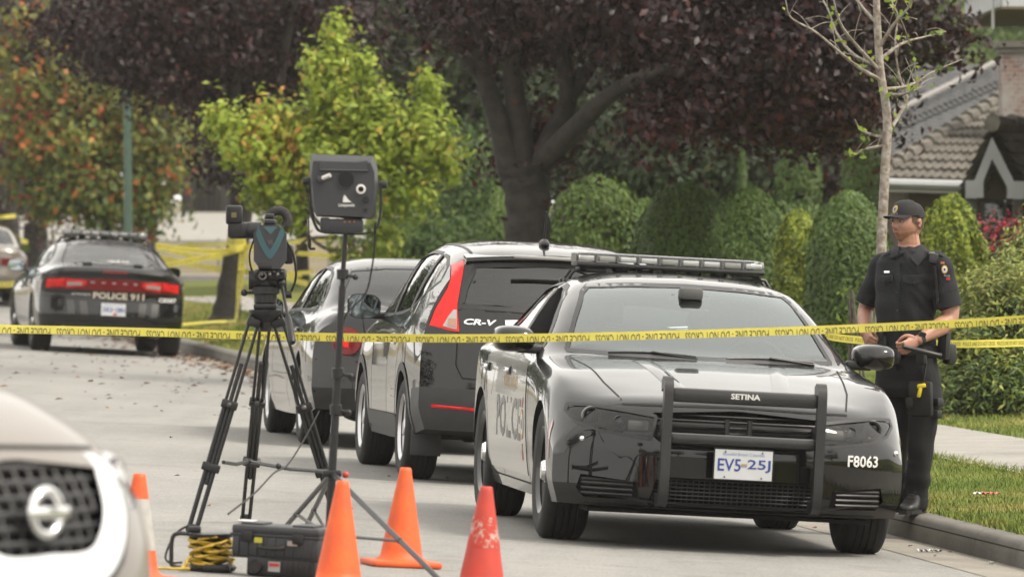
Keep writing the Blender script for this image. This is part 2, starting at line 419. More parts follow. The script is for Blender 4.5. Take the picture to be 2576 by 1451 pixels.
for _ in range(520): leaf_at(D_CURB - abs(r.normal(0, 1.9)) - .1, 58 + 60 * r.uniform() ** .8, r.uniform(.025, .05))
for _ in range(70): leaf_at(r.uniform(-1, 6.9), r.uniform(40, 80), r.uniform(.02, .04))
for _ in range(60): leaf_at(D_CURB - abs(r.normal(0, .2)) - .02, r.uniform(34, 60), r.uniform(.02, .04))
for _ in range(500): leaf_at(r.uniform(7.5, 10.0), r.uniform(85, 118), r.uniform(.03, .06))
o = b.build('fallen_leaves', LEAFM, None, 0); o["kind"] = 'stuff'
def gz(X, Y):
    d, e = de(X, Y)
    if Y + .1 * (X + 5) > 117: return cross_z(X, Y)
    return lawn_z(X, Y) if d > D_CURB else road_z(X, Y)
def foot(u, Y):
    X = (u - 1288) / FPX * Y; return Vector((X, Y, gz(X, Y) - .03))
# ================================================================== cars
PAINT = mat("black_paint", (.0035, .0035, .004), rough=.35, coat=1.0, coat_rough=.02, spec=.08)
PAINT2 = mat("black_sedan_paint", (.0045, .0045, .005), rough=.35, coat=1.0, coat_rough=.025, spec=.08)
TRIM = mat("black_plastic", (.012, .012, .013), rough=.45, var=.2, vscale=30)
DARK = mat("wheel_well_black", (.006, .006, .006), rough=.9)
GREYP = mat("grey_plastic", (.035, .036, .038), rough=.55, var=.15, vscale=12)
TYRE = mat("tyre_rubber", (.016, .016, .016), rough=.8, var=.35, vscale=25, bump=.15, bscale=90)
CHROME = mat("chrome", (.78, .78, .78), rough=.12, metal=1.0)
ALLOY = mat("alloy", (.50, .50, .51), rough=.28, metal=.9)
STEEL = mat("black_steel_wheel", (.02, .02, .021), rough=.4, coat=.4)
GLASS = glass_mat("window_glass", (.80, .88, .84), ior=1.75)
GLASS_W = glass_mat("windshield_glass", (.84, .92, .90), ior=2.4, gcol=(.93, 1.0, 1.0))
GLASS_T = glass_mat("tinted_glass", (.16, .18, .18), ior=1.7)
LENS = glass_mat("clear_lens", (.85, .86, .86), ior=1.5)
LENS_SMOKE = glass_mat("smoked_lens", (.36, .36, .35), ior=1.45)
RED = mat("red_lens", (.78, .020, .018), rough=.35, coat=.25, spec=.2, var=.2, vscale=14)
RED_D = mat("dark_red_lens", (.20, .006, .008), rough=.2, coat=.4, spec=.2)
REFLECT = mat("lamp_reflector", (.6, .6, .6), rough=.25, metal=.6)
INTER = mat("car_interior", (.022, .022, .024), rough=.85, var=.2, vscale=8)
SEAT = mat("seat_cloth", (.055, .055, .058), rough=.9, var=.25, vscale=20)
WHITE_V = mat("white_vinyl", (.40, .395, .37), rough=.25, coat=.6, var=.04, vscale=3)
WHITE = mat("white_print", (.78, .78, .76), rough=.4)
PLATEM = mat("plate_white", (.66, .68, .70), rough=.35, var=.03, vscale=9)
BLUE = mat("plate_blue", (.03, .06, .30), rough=.5)
LBLUE = mat("plate_light_blue", (.22, .32, .55), rough=.5)
GOLD = mat("gold_print", (.55, .36, .09), rough=.4)
REDP = mat("red_print", (.55, .03, .03), rough=.4)
GREYPRINT = mat("grey_print", (.12, .12, .125), rough=.35)
SILVER_PRINT = mat("cream_print", (.62, .56, .46), rough=.35)

def interp_outline(o, n=1):
    return o
class Car:
    AX = {'front': (Vector((6, 0, 0)), Vector((-1, 0, 0))), 'rear': (Vector((-11, 0, 0)), Vector((1, 0, 0))),
          'left': (Vector((0, 6, 0)), Vector((0, -1, 0))), 'right': (Vector((0, -6, 0)), Vector((0, 1, 0))), 'top': (Vector((0, 0, 5)), Vector((0, 0, -1)))}
    def __init__(s, root, cols, nose, tail, front_def, rear_def, N=104, m=5, under=.10):
        # roof line a little lower than the tables
        s.root = root
        fy = [pchip([(p[0], p[1]) for p in c]) for c in cols]; fz = [pchip([(p[0], p[2]) for p in c]) for c in cols]
        s.fy, s.fz = fy, fz
        t = np.linspace(0, 1, N); t = t - .055 * np.sin(2 * np.pi * t)
        X = tail + (nose - tail) * t
        secs = []
        for x in X:
            y = np.array([float(f(x)) for f in fy]); z = np.array([float(f(x)) for f in fz])
            L = np.concatenate([[0], np.cumsum(np.hypot(np.diff(y), np.diff(z)) + 1e-4)])
            q = np.concatenate([np.linspace(L[i], L[i + 1], m, endpoint=False) for i in range(len(L) - 1)] + [[L[-1]]])
            py, pz = pchip(list(zip(L, y))), pchip(list(zip(L, z)))
            sec = list(zip(py(q), pz(q)))
            sec[0] = (0.0, sec[0][1])
            sec += [(sec[-1][0] - under, sec[-1][1]), (0.0, sec[-1][1])]
            secs.append(sec)
        n = len(secs[0]); ring = 2 * (n - 1); vs = []; fs = []
        for x, sec in zip(X, secs):
            vs += [(x, p, q) for p, q in sec] + [(x, -p, q) for p, q in sec[n - 2:0:-1]]
        for i in range(N - 1):
            for j in range(ring):
                a, b = i * ring + j, i * ring + (j + 1) % ring
                fs.append((a, b, b + ring, a + ring))
        nY = 26
        for i in (0, N - 1):
            rows = []
            for j in range(n):
                li = i * ring + j
                if j in (0, n - 1): rows.append([li]); continue
                ri = i * ring + ring - j; p, q = secs[i][j]; row = [li]
                for k in range(1, nY):
                    row.append(len(vs)); vs.append((X[i], p * (1 - 2 * k / nY), q))
                rows.append(row + [ri])
            for a, b in zip(rows, rows[1:]):
                if len(a) == 1: fs += [(a[0], b[k], b[k + 1]) for k in range(nY)]
                elif len(b) == 1: fs += [(a[k], b[0], a[k + 1]) for k in range(nY)]
                else: fs += [(a[k], b[k], b[k + 1], a[k + 1]) for k in range(nY)]
        V = np.array(vs, float); W = float(np.max(np.abs(V[:, 1])))
        # round the nose and tail: bow in plan, profile in side view
        for (x0, xe, bow, pw, prof, sg) in ((front_def[0], nose, front_def[1], front_def[2], pchip(front_def[3]), -1), (rear_def[0], tail, rear_def[1], rear_def[2], pchip(rear_def[3]), 1)):
            f = np.clip((V[:, 0] - x0) / (xe - x0), 0, 1); f = f ** 1.5
            V[:, 0] += sg * f * (bow * (np.abs(V[:, 1]) / W) ** pw + prof(V[:, 2]))
        bm = bmesh.new()
        bv = [bm.verts.new(v) for v in V]
        for f in fs:
            try: bm.faces.new([bv[i] for i in f])
            except ValueError: pass
        bmesh.ops.remove_doubles(bm, verts=bm.verts[:], dist=2e-4)
        bmesh.ops.recalc_face_normals(bm, faces=bm.faces[:])
        me = bpy.data.meshes.new("body"); bm.to_mesh(me); bm.free()
        me.shade_smooth()
        s.me = me; s.bvh = BVHTree.FromPolygons([v.co.copy() for v in me.vertices], [tuple(p.vertices) for p in me.polygons])
        me.set_sharp_from_angle(angle=R(34))
        s.corner_n = [Vector(c.vector) for c in me.corner_normals]
        s.cutters = []; s.mats = []
    # ---- surface queries
    def hit(s, side, p, q):
        o, d = s.AX[side]
        org = {'front': (6, p, q), 'rear': (-11, p, q), 'left': (p, 6, q), 'right': (p, -6, q), 'top': (p, q, 5)}[side]
        loc, nor, idx, _ = s.bvh.ray_cast(Vector(org), d)
        if loc is None:
            base = {'front': (1, p, q), 'rear': (-4, p, q), 'left': (p, .9, q), 'right': (p, -.9, q), 'top': (p, q, 1)}[side]
            loc, nor, idx, _ = s.bvh.find_nearest(Vector(base))
        return loc, -d
    def scan(s, outline, rows, cols):
        n = len(outline); q0 = min(p[1] for p in outline); q1 = max(p[1] for p in outline); e = (q1 - q0) * .004
        G = []
        for r in range(rows):
            q = q0 + e + (q1 - q0 - 2 * e) * r / (rows - 1); xs = []
            for i in range(n):
                (a, b), (c, d) = outline[i], outline[(i + 1) % n]
                if (b - q) * (d - q) <= 0 and b != d: xs.append(a + (c - a) * (q - b) / (d - b))
            lo, hi = min(xs), max(xs)
            G.append([(lo + (hi - lo) * k / (cols - 1), q) for k in range(cols)])
        return G
    def patch(s, name, side, outline, m, off=.004, rows=10, cols=12, parent=None, label=None):
        G = s.scan(outline, rows, cols); b = MB(); vs = []
        for row in G:
            for p, q in row:
                l, d = s.hit(side, p, q); vs.append(l + d * off)
        b.add(vs, [(r * cols + k, r * cols + k + 1, (r + 1) * cols + k + 1, (r + 1) * cols + k) for r in range(rows - 1) for k in range(cols - 1)])
        o = b.build(name, m, parent or s.root, 60)
        if label: o["label"] = label
        return o
    def strip(s, side, line, w, m=None, off=.0015, name="panel_gap", parent=None, sub=6, mb=None):
        "a narrow band along a line on the body"
        P = []
        for (a, b), (c, d) in zip(line, line[1:]):
            P += [(a + (c - a) * k / sub, b + (d - b) * k / sub) for k in range(sub)]
        P.append(line[-1]); vs = []
        for i, (p, q) in enumerate(P):
            t = Vector(P[min(i + 1, len(P) - 1)]) - Vector(P[max(i - 1, 0)]); t.normalize(); nn = Vector((-t.y, t.x)) * w / 2
            for sg in (1, -1):
                l, d = s.hit(side, p + nn.x * sg, q + nn.y * sg); vs.append(l + d * off)
        b = mb or MB()
        b.add(vs, [(2 * i, 2 * i + 1, 2 * i + 3, 2 * i + 2) for i in range(len(P) - 1)])
        return None if mb else b.build(name, m, parent or s.root, 60)
    def text(s, name, side, body, c, w, h, m, bold=0.0, off=.005, parent=None, shear=0.0, slope=0.0):
        vs, fs = text_fit(body, w, h, bold, shear); sg = {'front': 1, 'rear': -1, 'left': -1, 'right': 1, 'top': 1}[side]; out = []
        for v in vs:
            l, d = s.hit(side, c[0] + sg * v.x, c[1] + v.y + slope * v.x); out.append(l + d * off)
        return MB().add(out, fs).build(name, m, parent or s.root, 0, fixn=False)
    # ---- openings
    def recess(s, side, outline, depth, m, rows=9, cols=10, out=.25):
        G = s.scan(outline, rows, cols); vs = []
        d = -s.AX[side][1]
        for lay in (0, 1):
            for row in G:
                for p, q in row:
                    l, dd = s.hit(side, p, q); vs.append(l + dd * (out if lay == 0 else -depth))
        s._solid(vs, rows, cols, m)
    def through(s, axis, outline, d0, d1, m, rows=12, cols=12):
        G = s.scan(outline, rows, cols); vs = []
        for d in (d0, d1):
            for row in G:
                for p, q in row: vs.append({'y': (p, d, q), 'x': (d, p, q)}[axis])
        s._solid(vs, rows, cols, m)
    def _solid(s, vs, rows, cols, m):
        K = rows * cols; fs = []
        for L in (0, 1):
            fs += [(L * K + r * cols + k, L * K + r * cols + k + 1, L * K + (r + 1) * cols + k + 1, L * K + (r + 1) * cols + k) for r in range(rows - 1) for k in range(cols - 1)]
        edge = [k for k in range(cols)] + [r * cols + cols - 1 for r in range(1, rows)] + [(rows - 1) * cols + k for k in range(cols - 2, -1, -1)] + [r * cols for r in range(rows - 2, 0, -1)]
        for i in range(len(edge)):
            a, b = edge[i], edge[(i + 1) % len(edge)]; fs.append((a, b, b + K, a + K))
        s.cutters.append((MB().add(vs, fs), m))
    def arch(s, x, z, r, y0, y1, m):
        b = MB(); n = 40; pts = []
        for k in range(n + 1):
            a = math.pi * (k / n) ; pts.append((x + r * math.cos(a), z + r * math.sin(a)))
        pts = [(x + r, -.2)] + pts + [(x - r, -.2)]
        b.prism(pts, y0, y1, 'y'); s.cutters.append((b, m))
    def cabin(s, x0, x1, m, roof=.045, side=.07, floor=.42):
        xs = np.linspace(x0, x1, 26); vs = []; K = 10
        for x in xs:
            y = [float(f(x)) for f in s.fy]; z = [float(f(x)) for f in s.fz]
            zb = max(floor + .25, z[3] - .02)
            top = [(0, z[0] - roof), (y[1], max(z[1] - roof, floor + .3)), (max(y[2] - side, .2), max(z[2] - roof, floor + .28)), (y[3] - side, min(zb, max(z[2] - roof - .01, floor + .27))), (y[3] - side - .05, floor)]
            ring = top + [(-p, q) for p, q in top[:0:-1]]
            vs += [(x, p, q) for p, q in ring]; K = len(ring)
        fs = [(i * K + j, i * K + (j + 1) % K, (i + 1) * K + (j + 1) % K, (i + 1) * K + j) for i in range(len(xs) - 1) for j in range(K)]
        fs += [tuple(range(K)), tuple(reversed(range((len(xs) - 1) * K, len(xs) * K)))]
        s.cutters.append((MB().add(vs, fs), m))
    def finish(s, paint, name="body"):
        mats = [paint]
        for _, m in s.cutters:
            if m not in mats: mats.append(m)
        for m in mats: s.me.materials.append(m)
        o = bpy.data.objects.new(name, s.me); col.objects.link(o)
        old = s.me; src = o.data; dgf = bpy.context.evaluated_depsgraph_get
        def bbox(me):
            c = np.empty(len(me.vertices) * 3, np.float32); me.vertices.foreach_get("co", c); c = c.reshape(-1, 3); return c.min(0), c.max(0)
        def area(me):
            a_ = np.empty(len(me.polygons), np.float32); me.polygons.foreach_get("area", a_); return float(a_.sum())
        lo, hi = bbox(src); cur = src; tmp = []
        for b, m in s.cutters:
            ok = False
            for att, (solver, jit) in enumerate((('EXACT', 0), ('EXACT', .0013), ('MANIFOLD', 0), ('MANIFOLD', .0017), ('EXACT', -.0023))):
                b2 = MB(); b2.v = [(x * (1 + jit * .1) + jit, y * (1 + jit), z + jit) for x, y, z in b.v]; b2.f = b.f; b2.mi = b.mi
                c = b2.build("cutter", m, None, 0); o.data = cur
                md = o.modifiers.new("cut", 'BOOLEAN'); md.operation = 'DIFFERENCE'; md.object = c; md.solver = solver
                try: md.material_mode = 'TRANSFER'
                except Exception: pass
                dg = dgf(); dg.update(); me = bpy.data.meshes.new_from_object(o.evaluated_get(dg)); o.modifiers.clear()
                tmp.append(c)
                if len(me.polygons) > .5 * len(cur.polygons) and np.allclose(bbox(me)[0], lo, atol=.03) and np.allclose(bbox(me)[1], hi, atol=.03) and area(me) > .86 * area(cur) and len(me.polygons) != len(cur.polygons):
                    ok = True; break
                bpy.data.meshes.remove(me)
            if ok:
                o.data = me
                if cur is not src: bpy.data.meshes.remove(cur)
                cur = me
            else: open("/tmp/cut.log","a").write(str((s.root["label"][:30], m.name, len(s.cutters)))+"\n"); print("CUT FAILED", s.root["label"][:30], m.name)
        me = cur; o.data = me
        for c in tmp: bpy.data.objects.remove(c)
        # painted skin keeps the smooth normals of the uncut body
        me.shade_smooth(); me.set_sharp_from_angle(angle=R(34))
        norms = [Vector(c.vector) for c in me.corner_normals]
        ov = [v.co.copy() for v in old.vertices]; op = [(tuple(p.vertices), p.loop_start) for p in old.polygons]
        from mathutils.interpolate import poly_3d_calc
        pi = next((k for k, mm in enumerate(me.materials) if mm == paint), 0)
        for p in me.polygons:
            if p.material_index != pi: continue
            for li in p.loop_indices:
                vco = me.vertices[me.loops[li].vertex_index].co
                pt = vco.lerp(p.center, .02)
                l, n_, idx, dist = s.bvh.find_nearest(pt)
                if idx is None or dist > .004: continue
                vsx, ls = op[idx]; w = poly_3d_calc([ov[i] for i in vsx], l); nv = Vector()
                for k, ww in enumerate(w): nv += s.corner_n[ls + k] * ww
                if nv.length > .1: norms[li] = nv.normalized()
        me.normals_split_custom_set([tuple(v) for v in norms])
        o.parent = s.root; s.body = o
        bpy.data.meshes.remove(old)
        return o

def wheel_geo(r=.345, w=.235, rim=.235, style='alloy10'):
    "tyre and rim meshes, axis along y, outer face at +y"
    h = w / 2; t = MB()
    prof = [(rim - .01, -h * .85), (rim + .012, -h * .95), (r * .86, -h * 1.03), (r - .03, -h * .97), (r - .008, -h * .86), (r - .001, -h * .72)]
    for k in range(5):
        a = -h * .72 + (k + .5) * h * 1.44 / 5.0
        if k < 5 and k > 0:
            g = -h * .72 + k * h * 1.44 / 5; prof += [(r, g - .006), (r - .009, g - .004), (r - .009, g + .004), (r, g + .006)]
    prof += [(r - .001, h * .72), (r - .008, h * .86), (r - .03, h * .97), (r * .86, h * 1.03), (rim + .012, h * .95), (rim - .01, h * .85)]
    t.lathe(prof, 48, 'y')
    b = MB()
    b.lathe([(rim, -h * .9), (rim - .02, -h * .7), (rim - .03, h * .3), (rim - .015, h * .8), (rim + .004, h * .93), (rim - .004, h * .95), (rim - .03, h * .78)], 48, 'y', m=0)
    b.lathe([(.001, -h * .1), (rim - .028, -h * .1)], 32, 'y', m=1)
    if style == 'steel':
        b.lathe([(.03, h * .62), (.085, h * .60), (.10, h * .45), (.15, h * .42), (.19, h * .55), (rim - .02, h * .5)], 40, 'y', m=0)
        for k in range(10):
            a = 2 * math.pi * k / 10
            b.sphere((.155 * math.cos(a), h * .47, .155 * math.sin(a)), (.026, .014, .026), 8, m=1, k=6)
        b.lathe([(.001, h * .98), (.045, h * .95), (.058, h * .80), (.062, h * .58)], 20, 'y', m=2)
        for k in range(5):
            a = 2 * math.pi * (k + .5) / 5; b.sphere((.085 * math.cos(a), h * .63, .085 * math.sin(a)), .012, 6, m=2, k=5)
    else:
        ns = int(style[5:])
        for k in range(ns):
            a = 2 * math.pi * k / ns; ca, sa = math.cos(a), math.sin(a); wd = .030 if ns > 6 else .042
            def P(rr, tt, y): return (rr * ca - tt * sa, y, rr * sa + tt * ca)
            for (r0, w0, r1, w1) in ((.045, wd * .8, rim - .018, wd),):
                vs = [P(r0, -w0, h * .78), P(r0, w0, h * .78), P(r1, w1, h * .72), P(r1, -w1, h * .72), P(r0, -w0, h * .5), P(r0, w0, h * .5), P(r1, w1, h * .4), P(r1, -w1, h * .4)]
                b.add(vs, [(0, 1, 2, 3), (4, 7, 6, 5), (0, 4, 5, 1), (1, 5, 6, 2), (2, 6, 7, 3), (3, 7, 4, 0)], 0)
        b.lathe([(.001, h * .86), (.05, h * .84), (.062, h * .74), (.065, h * .5)], 20, 'y', m=2)
    return t, b
def add_wheels(car, wb, track, r, w, style, rimmats, rim=.235, steer=0):
    t, b = wheel_geo(r, w, rim, style)
    tm = rm = None; out = []
    for x in (0, -wb):
        for sg in (1, -1):
            if rm is None:
                ro = b.build('wheel', rimmats, car.root, 40); to = t.build('tyre', TYRE, ro, 50); rm, tm = ro, to
            else:
                ro = rm.copy(); col.objects.link(ro); to = tm.copy(); col.objects.link(to); to.parent = ro; ro.parent = car.root
            ro.location = (x, sg * track / 2, r); ro.rotation_euler = (0, R(random.uniform(0, 60)), (0 if sg > 0 else math.pi) + (R(steer) if x == 0 else 0))
            out.append(ro)
    return out
def mirror_part(car, x, y, z, sg, paint, size=(.10, .23, .15), stalk_y=.86, glass_back=True):
    "door mirror; sg +1 left, -1 right"
    b = MB(); lx, ly, lz = size
    def f(u, v):
        a = 2 * math.pi * u; e = .62
        ca, sa = math.cos(a), math.sin(a)
        yy = math.copysign(abs(ca) ** e, ca) * ly / 2; zz = math.copysign(abs(sa) ** e, sa) * lz / 2
        k = [1.0, 1.0, .97, .85, .55, .02][min(5, int(round(v * 5)))]; xx = [-.5, 0, .4, .8, 1.05, 1.15][min(5, int(round(v * 5)))]
        taper = 1 - .12 * (ca * sg < 0) * abs(ca) + 0
        return Vector((x + xx * lx, y * sg + yy * k, z + zz * k * taper))
    b.grid(f, 32, 6, 0, True)
    b.box((x + .02, sg * (stalk_y + (y - stalk_y) * .35), z - lz * .35), (.07, abs(y - stalk_y) * 1.1, .05), m=1, bev=.012)
    o = b.build('door_mirror', [paint, TRIM], car.root, 50)
    g = MB(); n = 28
    vs = [f(k / n, 0) + Vector((-.002, 0, 0)) for k in range(n)]; c = sum(vs, Vector()) / n
    vs2 = [c + (v - c) * .93 for v in vs]
    g.add([v + Vector((.003, 0, 0)) for v in vs], [tuple(range(n))], 0); g.add(vs2, [tuple(range(n))], 1)
    g.build('mirror_glass', [TRIM, mat("mirror_glass", (.40, .46, .48), rough=.02, metal=1.0)], o, 0)
    return o
def seat_part(car, x, y, z0=.42, name='seat'):
    b = MB()
    b.box((x, y, z0 + .12), (.5, .48, .16), bev=.05); b.box((x - .27, y, z0 + .42), (.14, .46, .56), rot=(0, R(-16), 0), bev=.05)
    b.box((x - .38, y, z0 + .80), (.10, .27, .17), rot=(0, R(-12), 0), bev=.045)
    b.tube([(x - .36, y - .06, z0 + .66), (x - .38, y - .06, z0 + .78)], .008, 6); b.tube([(x - .36, y + .06, z0 + .66), (x - .38, y + .06, z0 + .78)], .008, 6)
    return b.build(name, SEAT, car.root, 40)
def interior(car, cowl_x, rear_x, dash_z=.95, rearseat=True, wheel_side=1, seat_z=.42):
    b = MB(); b.box((cowl_x - .28, 0, dash_z - .12), (.42, 1.42, .22), bev=.07); b.box((cowl_x - .36, wheel_side * .37, dash_z - .01), (.2, .36, .1), bev=.04)
    b.build('dashboard', INTER, car.root, 40)
    s = MB(); c = Vector((cowl_x - .62, wheel_side * .37, dash_z - .06)); pts = []
    for k in range(25):
        a = 2 * math.pi * k / 24; pts.append(c + Vector((.07 * math.sin(a) * .9, .185 * math.cos(a), .175 * math.sin(a))))
    s.tube(pts, .014, 8); s.tube([c + Vector((0, -.18, 0)), c + Vector((.03, 0, -.02)), c + Vector((0, .18, 0))], .018, 6); s.tube([c, c + Vector((.25, 0, -.1))], .03, 8)
    s.build('steering_wheel', INTER, car.root, 40)
    for y in (.38, -.38): seat_part(car, cowl_x - 1.25, y, seat_z)
    if rearseat:
        q = MB(); q.box((rear_x, 0, seat_z + .38), (.16, 1.25, .62), rot=(0, R(-20), 0), bev=.06); q.box((rear_x + .3, 0, seat_z + .1), (.5, 1.25, .16), bev=.05)
        for y in (.36, -.36): q.box((rear_x - .13, y, seat_z + .76), (.09, .25, .14), bev=.04)
        q.build('rear_seat', SEAT, car.root, 40)
    return
def plate(car, side, c, w, h, top, a, bstr, tilt, parent=None, sticker=False, off=.02, loc=None, mount=None):
    "number plate: blue characters on white, raised rim, bolts"
    b = MB(); b.box((0, 0, 0), (.004, w, h), bev=.006, m=0); b.box((-.006, 0, 0), (.008, w + .014, h + .014), bev=.006, m=1)
    sg = 1 if side == 'front' else -1
    def put(body, p, q, ww, hh, m, bold):
        vs, fs = text_fit(body, ww, hh, bold); b.add([(.0036, p + v.x, q + v.y) for v in vs], fs, m)
    put(top, 0, h * .36, w * .72, h * .10, 3, .0)
    put(a, -w * .245, -.01 * h, w * .40, h * .42, 2, .012); put(bstr, w * .27, -.01 * h, w * .40, h * .42, 2, .012)
    b.box((.003, .012 * w, 0), (.003, w * .10, h * .10), m=4); b.box((.0036, .012 * w, -h * .02), (.003, w * .09, h * .04), m=3)
    for p in (-.32, .32):
        for q in (-.42, .43): b.sphere((.002, p * w, q * h), .005, 6, m=1, k=5)
    if sticker: b.box((.003, w * .08, -h * .36), (.003, w * .17, h * .15), m=5)
    o = b.build('number_plate', [PLATEM, TRIM, BLUE, LBLUE, GOLD, REDP], parent or car.root, 0)
    o.location = loc; o.rotation_euler = (0, R(tilt), 0 if sg > 0 else math.pi)
    return o
def place(root, X, Y, yaw, wb, track=1.6, zoff=0.0):
    "stand the car on the road: heading yaw, following the crossfall"
    root.location = (X, Y, 0)
    f = Vector((math.cos(yaw), math.sin(yaw))); l = Vector((-f.y, f.x))
    def g(a, b): p = Vector((X, Y)) + f * a + l * b; return road_z(p.x, p.y)
    zf = (g(0, track / 2) + g(0, -track / 2)) / 2; zr = (g(-wb, track / 2) + g(-wb, -track / 2)) / 2
    roll = math.atan2(g(-wb / 2, track / 2) - g(-wb / 2, -track / 2), track); pitch = math.atan2(zr - zf, wb)
    root.location.z = zf + zoff
    root.rotation_mode = 'XYZ'; root.rotation_euler = (roll, pitch, yaw)

# ---------------------------------------------------------------- saloon police cars
CHG = dict(
    nose=.95, tail=-4.09,
    cols=[
        [(.95, 0, .70), (.90, 0, .765), (.82, 0, .802), (.70, 0, .826), (.5, 0, .861), (.25, 0, .904), (0, 0, .944), (-.25, 0, .976), (-.40, 0, .990), (-.50, 0, 1.005), (-.75, 0, 1.125), (-1.05, 0, 1.270), (-1.35, 0, 1.388), (-1.62, 0, 1.448), (-2.1, 0, 1.479), (-2.6, 0, 1.462), (-2.95, 0, 1.408), (-3.3, 0, 1.275), (-3.60, 0, 1.145), (-3.72, 0, 1.110), (-3.95, 0, 1.112), (-4.03, 0, 1.105), (-4.09, 0, 1.05)],
        [(.95, .36, .685), (.90, .36, .755), (.82, .36, .793), (.70, .36, .818), (.5, .36, .853), (.25, .36, .896), (0, .37, .936), (-.25, .37, .968), (-.40, .38, .982), (-.55, .40, .995), (-.80, .40, 1.115), (-1.08, .38, 1.255), (-1.38, .35, 1.375), (-1.65, .34, 1.436), (-2.1, .33, 1.468), (-2.6, .33, 1.450), (-2.95, .33, 1.395), (-3.3, .34, 1.265), (-3.6, .36, 1.140), (-3.75, .37, 1.102), (-3.95, .37, 1.105), (-4.03, .37, 1.098), (-4.09, .37, 1.04)],
        [(.95, .62, .645), (.89, .63, .728), (.80, .64, .776), (.68, .65, .802), (.5, .66, .838), (.25, .67, .882), (0, .68, .922), (-.45, .70, .966), (-.68, .735, .985), (-.80, .73, 1.025), (-1.05, .70, 1.160), (-1.35, .645, 1.300), (-1.65, .60, 1.385), (-2.1, .575, 1.415), (-2.6, .575, 1.392), (-2.95, .59, 1.325), (-3.3, .63, 1.205), (-3.55, .67, 1.110), (-3.72, .70, 1.078), (-3.95, .70, 1.075), (-4.03, .70, 1.068), (-4.09, .70, 1.01)],
        [(.95, .82, .595), (.84, .83, .70), (.70, .84, .775), (.5, .85, .830), (.25, .865, .880), (0, .872, .910), (-.5, .875, .948), (-.8, .875, .972), (-1.5, .872, .992), (-2.5, .862, 1.012), (-3.1, .845, 1.030), (-3.6, .82, 1.035), (-3.95, .80, 1.022), (-4.09, .79, .97)],
        [(.95, .90, .545), (.75, .915, .66), (.4, .93, .775), (0, .935, .822), (-.5, .932, .862), (-1.5, .925, .885), (-2.4, .925, .905), (-2.9, .938, .925), (-3.4, .935, .945), (-3.8, .90, .945), (-4.09, .87, .90)],
        [(.95, .935, .48), (.5, .95, .60), (0, .952, .66), (-.6, .945, .66), (-1.5, .938, .66), (-2.4, .94, .68), (-3.05, .952, .72), (-3.6, .94, .74), (-4.09, .90, .70)],
        [(.95, .935, .36), (.4, .95, .42), (-.6, .93, .43), (-1.5, .925, .43), (-2.4, .93, .43), (-3.05, .95, .45), (-3.6, .935, .46), (-4.09, .90, .46)],
        [(.95, .90, .215), (.4, .91, .21), (-.6, .885, .205), (-2.4, .885, .205), (-3.1, .90, .22), (-3.6, .90, .26), (-4.09, .87, .30)],
    ],
    front=(.02, .38, 3.5, [(.15, .10), (.22, .04), (.30, .0), (.50, .0), (.62, .02), (.72, .06), (.82, .10)]),
    rear=(-3.2, .40, 3.4, [(.25, .07), (.36, .02), (.50, .0), (.62, .03), (.72, .06), (.88, .03), (1.0, .01), (1.1, .0)]))

def zm(z): return z - .045 * max(0, z - .80)
def charger_shell(root):
    c = Car(root, [[(x, y, zm(z)) for x, y, z in L] for L in CHG['cols']], CHG['nose'], CHG['tail'], CHG['front'], CHG['rear'])
    for x in (0, -3.052):
        for sg in (1, -1): c.arch(x, .345, .392, sg * .60, sg * 1.1, DARK)
    c.cabin(-3.45, -.60, INTER)
    c.side_f = [(-.93, 1.005), (-1.20, 1.165), (-1.52, 1.318), (-1.72, 1.365), (-1.95, 1.382), (-1.93, 1.030), (-1.5, 1.018)]
    c.side_r = [(-2.03, 1.034), (-2.05, 1.384), (-2.35, 1.378), (-2.65, 1.345), (-2.90, 1.275), (-3.12, 1.175), (-3.10, 1.125), (-2.85, 1.060)]
    c.side_f = [(a, zm(b_)) for a, b_ in c.side_f]; c.side_r = [(a, zm(b_)) for a, b_ in c.side_r]
    for o in (c.side_f, c.side_r):
        for sg in (1, -1): c.through('y', o, sg * .42, sg * 1.05, TRIM)
    c.ws = [(-.725, 1.03), (-.735, 1.012), (-.45, 1.006), (0, 1.004), (.45, 1.006), (.735, 1.012), (.725, 1.03), (.66, 1.19), (.585, 1.345), (.545, 1.382), (.3, 1.402), (0, 1.41), (-.3, 1.402), (-.545, 1.382), (-.585, 1.345), (-.66, 1.19)]
    c.rw = [(-.62, 1.135), (0, 1.125), (.62, 1.135), (.60, 1.20), (.53, 1.36), (.47, 1.39), (0, 1.405), (-.47, 1.39), (-.53, 1.36), (-.60, 1.20)]
    c.ws = [(a, zm(b_)) for a, b_ in c.ws]; c.rw = [(a, zm(b_)) for a, b_ in c.rw]
    c.through('x', c.ws, -.3, -1.75, TRIM, rows=14)
    c.through('x', c.rw, -3.8, -2.5, TRIM, rows=14)
    return c
def charger_glass(c, open_right=False):
    c.patch('windshield', 'front', c.ws, GLASS_W, -.006, 16, 20)
    c.patch('rear_window', 'rear', c.rw, GLASS, -.006, 16, 20)
    for side in ('left', 'right'):
        if not (open_right and side == 'right'): c.patch('side_window', side, c.side_f, GLASS_T, -.008, 12, 8)
        c.patch('side_window', side, c.side_r, GLASS_T, -.008, 12, 8)
    # black gasket bands
    for side, o in (('front', c.ws), ('rear', c.rw)): c.strip(side, o + [o[0]], .022, TRIM, .003, 'window_seal', sub=4)
    for side in ('left', 'right'):
        for o in (c.side_f, c.side_r): c.strip(side, o + [o[0]], .024, TRIM, .003, 'window_seal', sub=4)
        c.strip(side, [(-1.99, 1.03), (-2.0, 1.385)], .075, TRIM, .0045, 'pillar_trim')
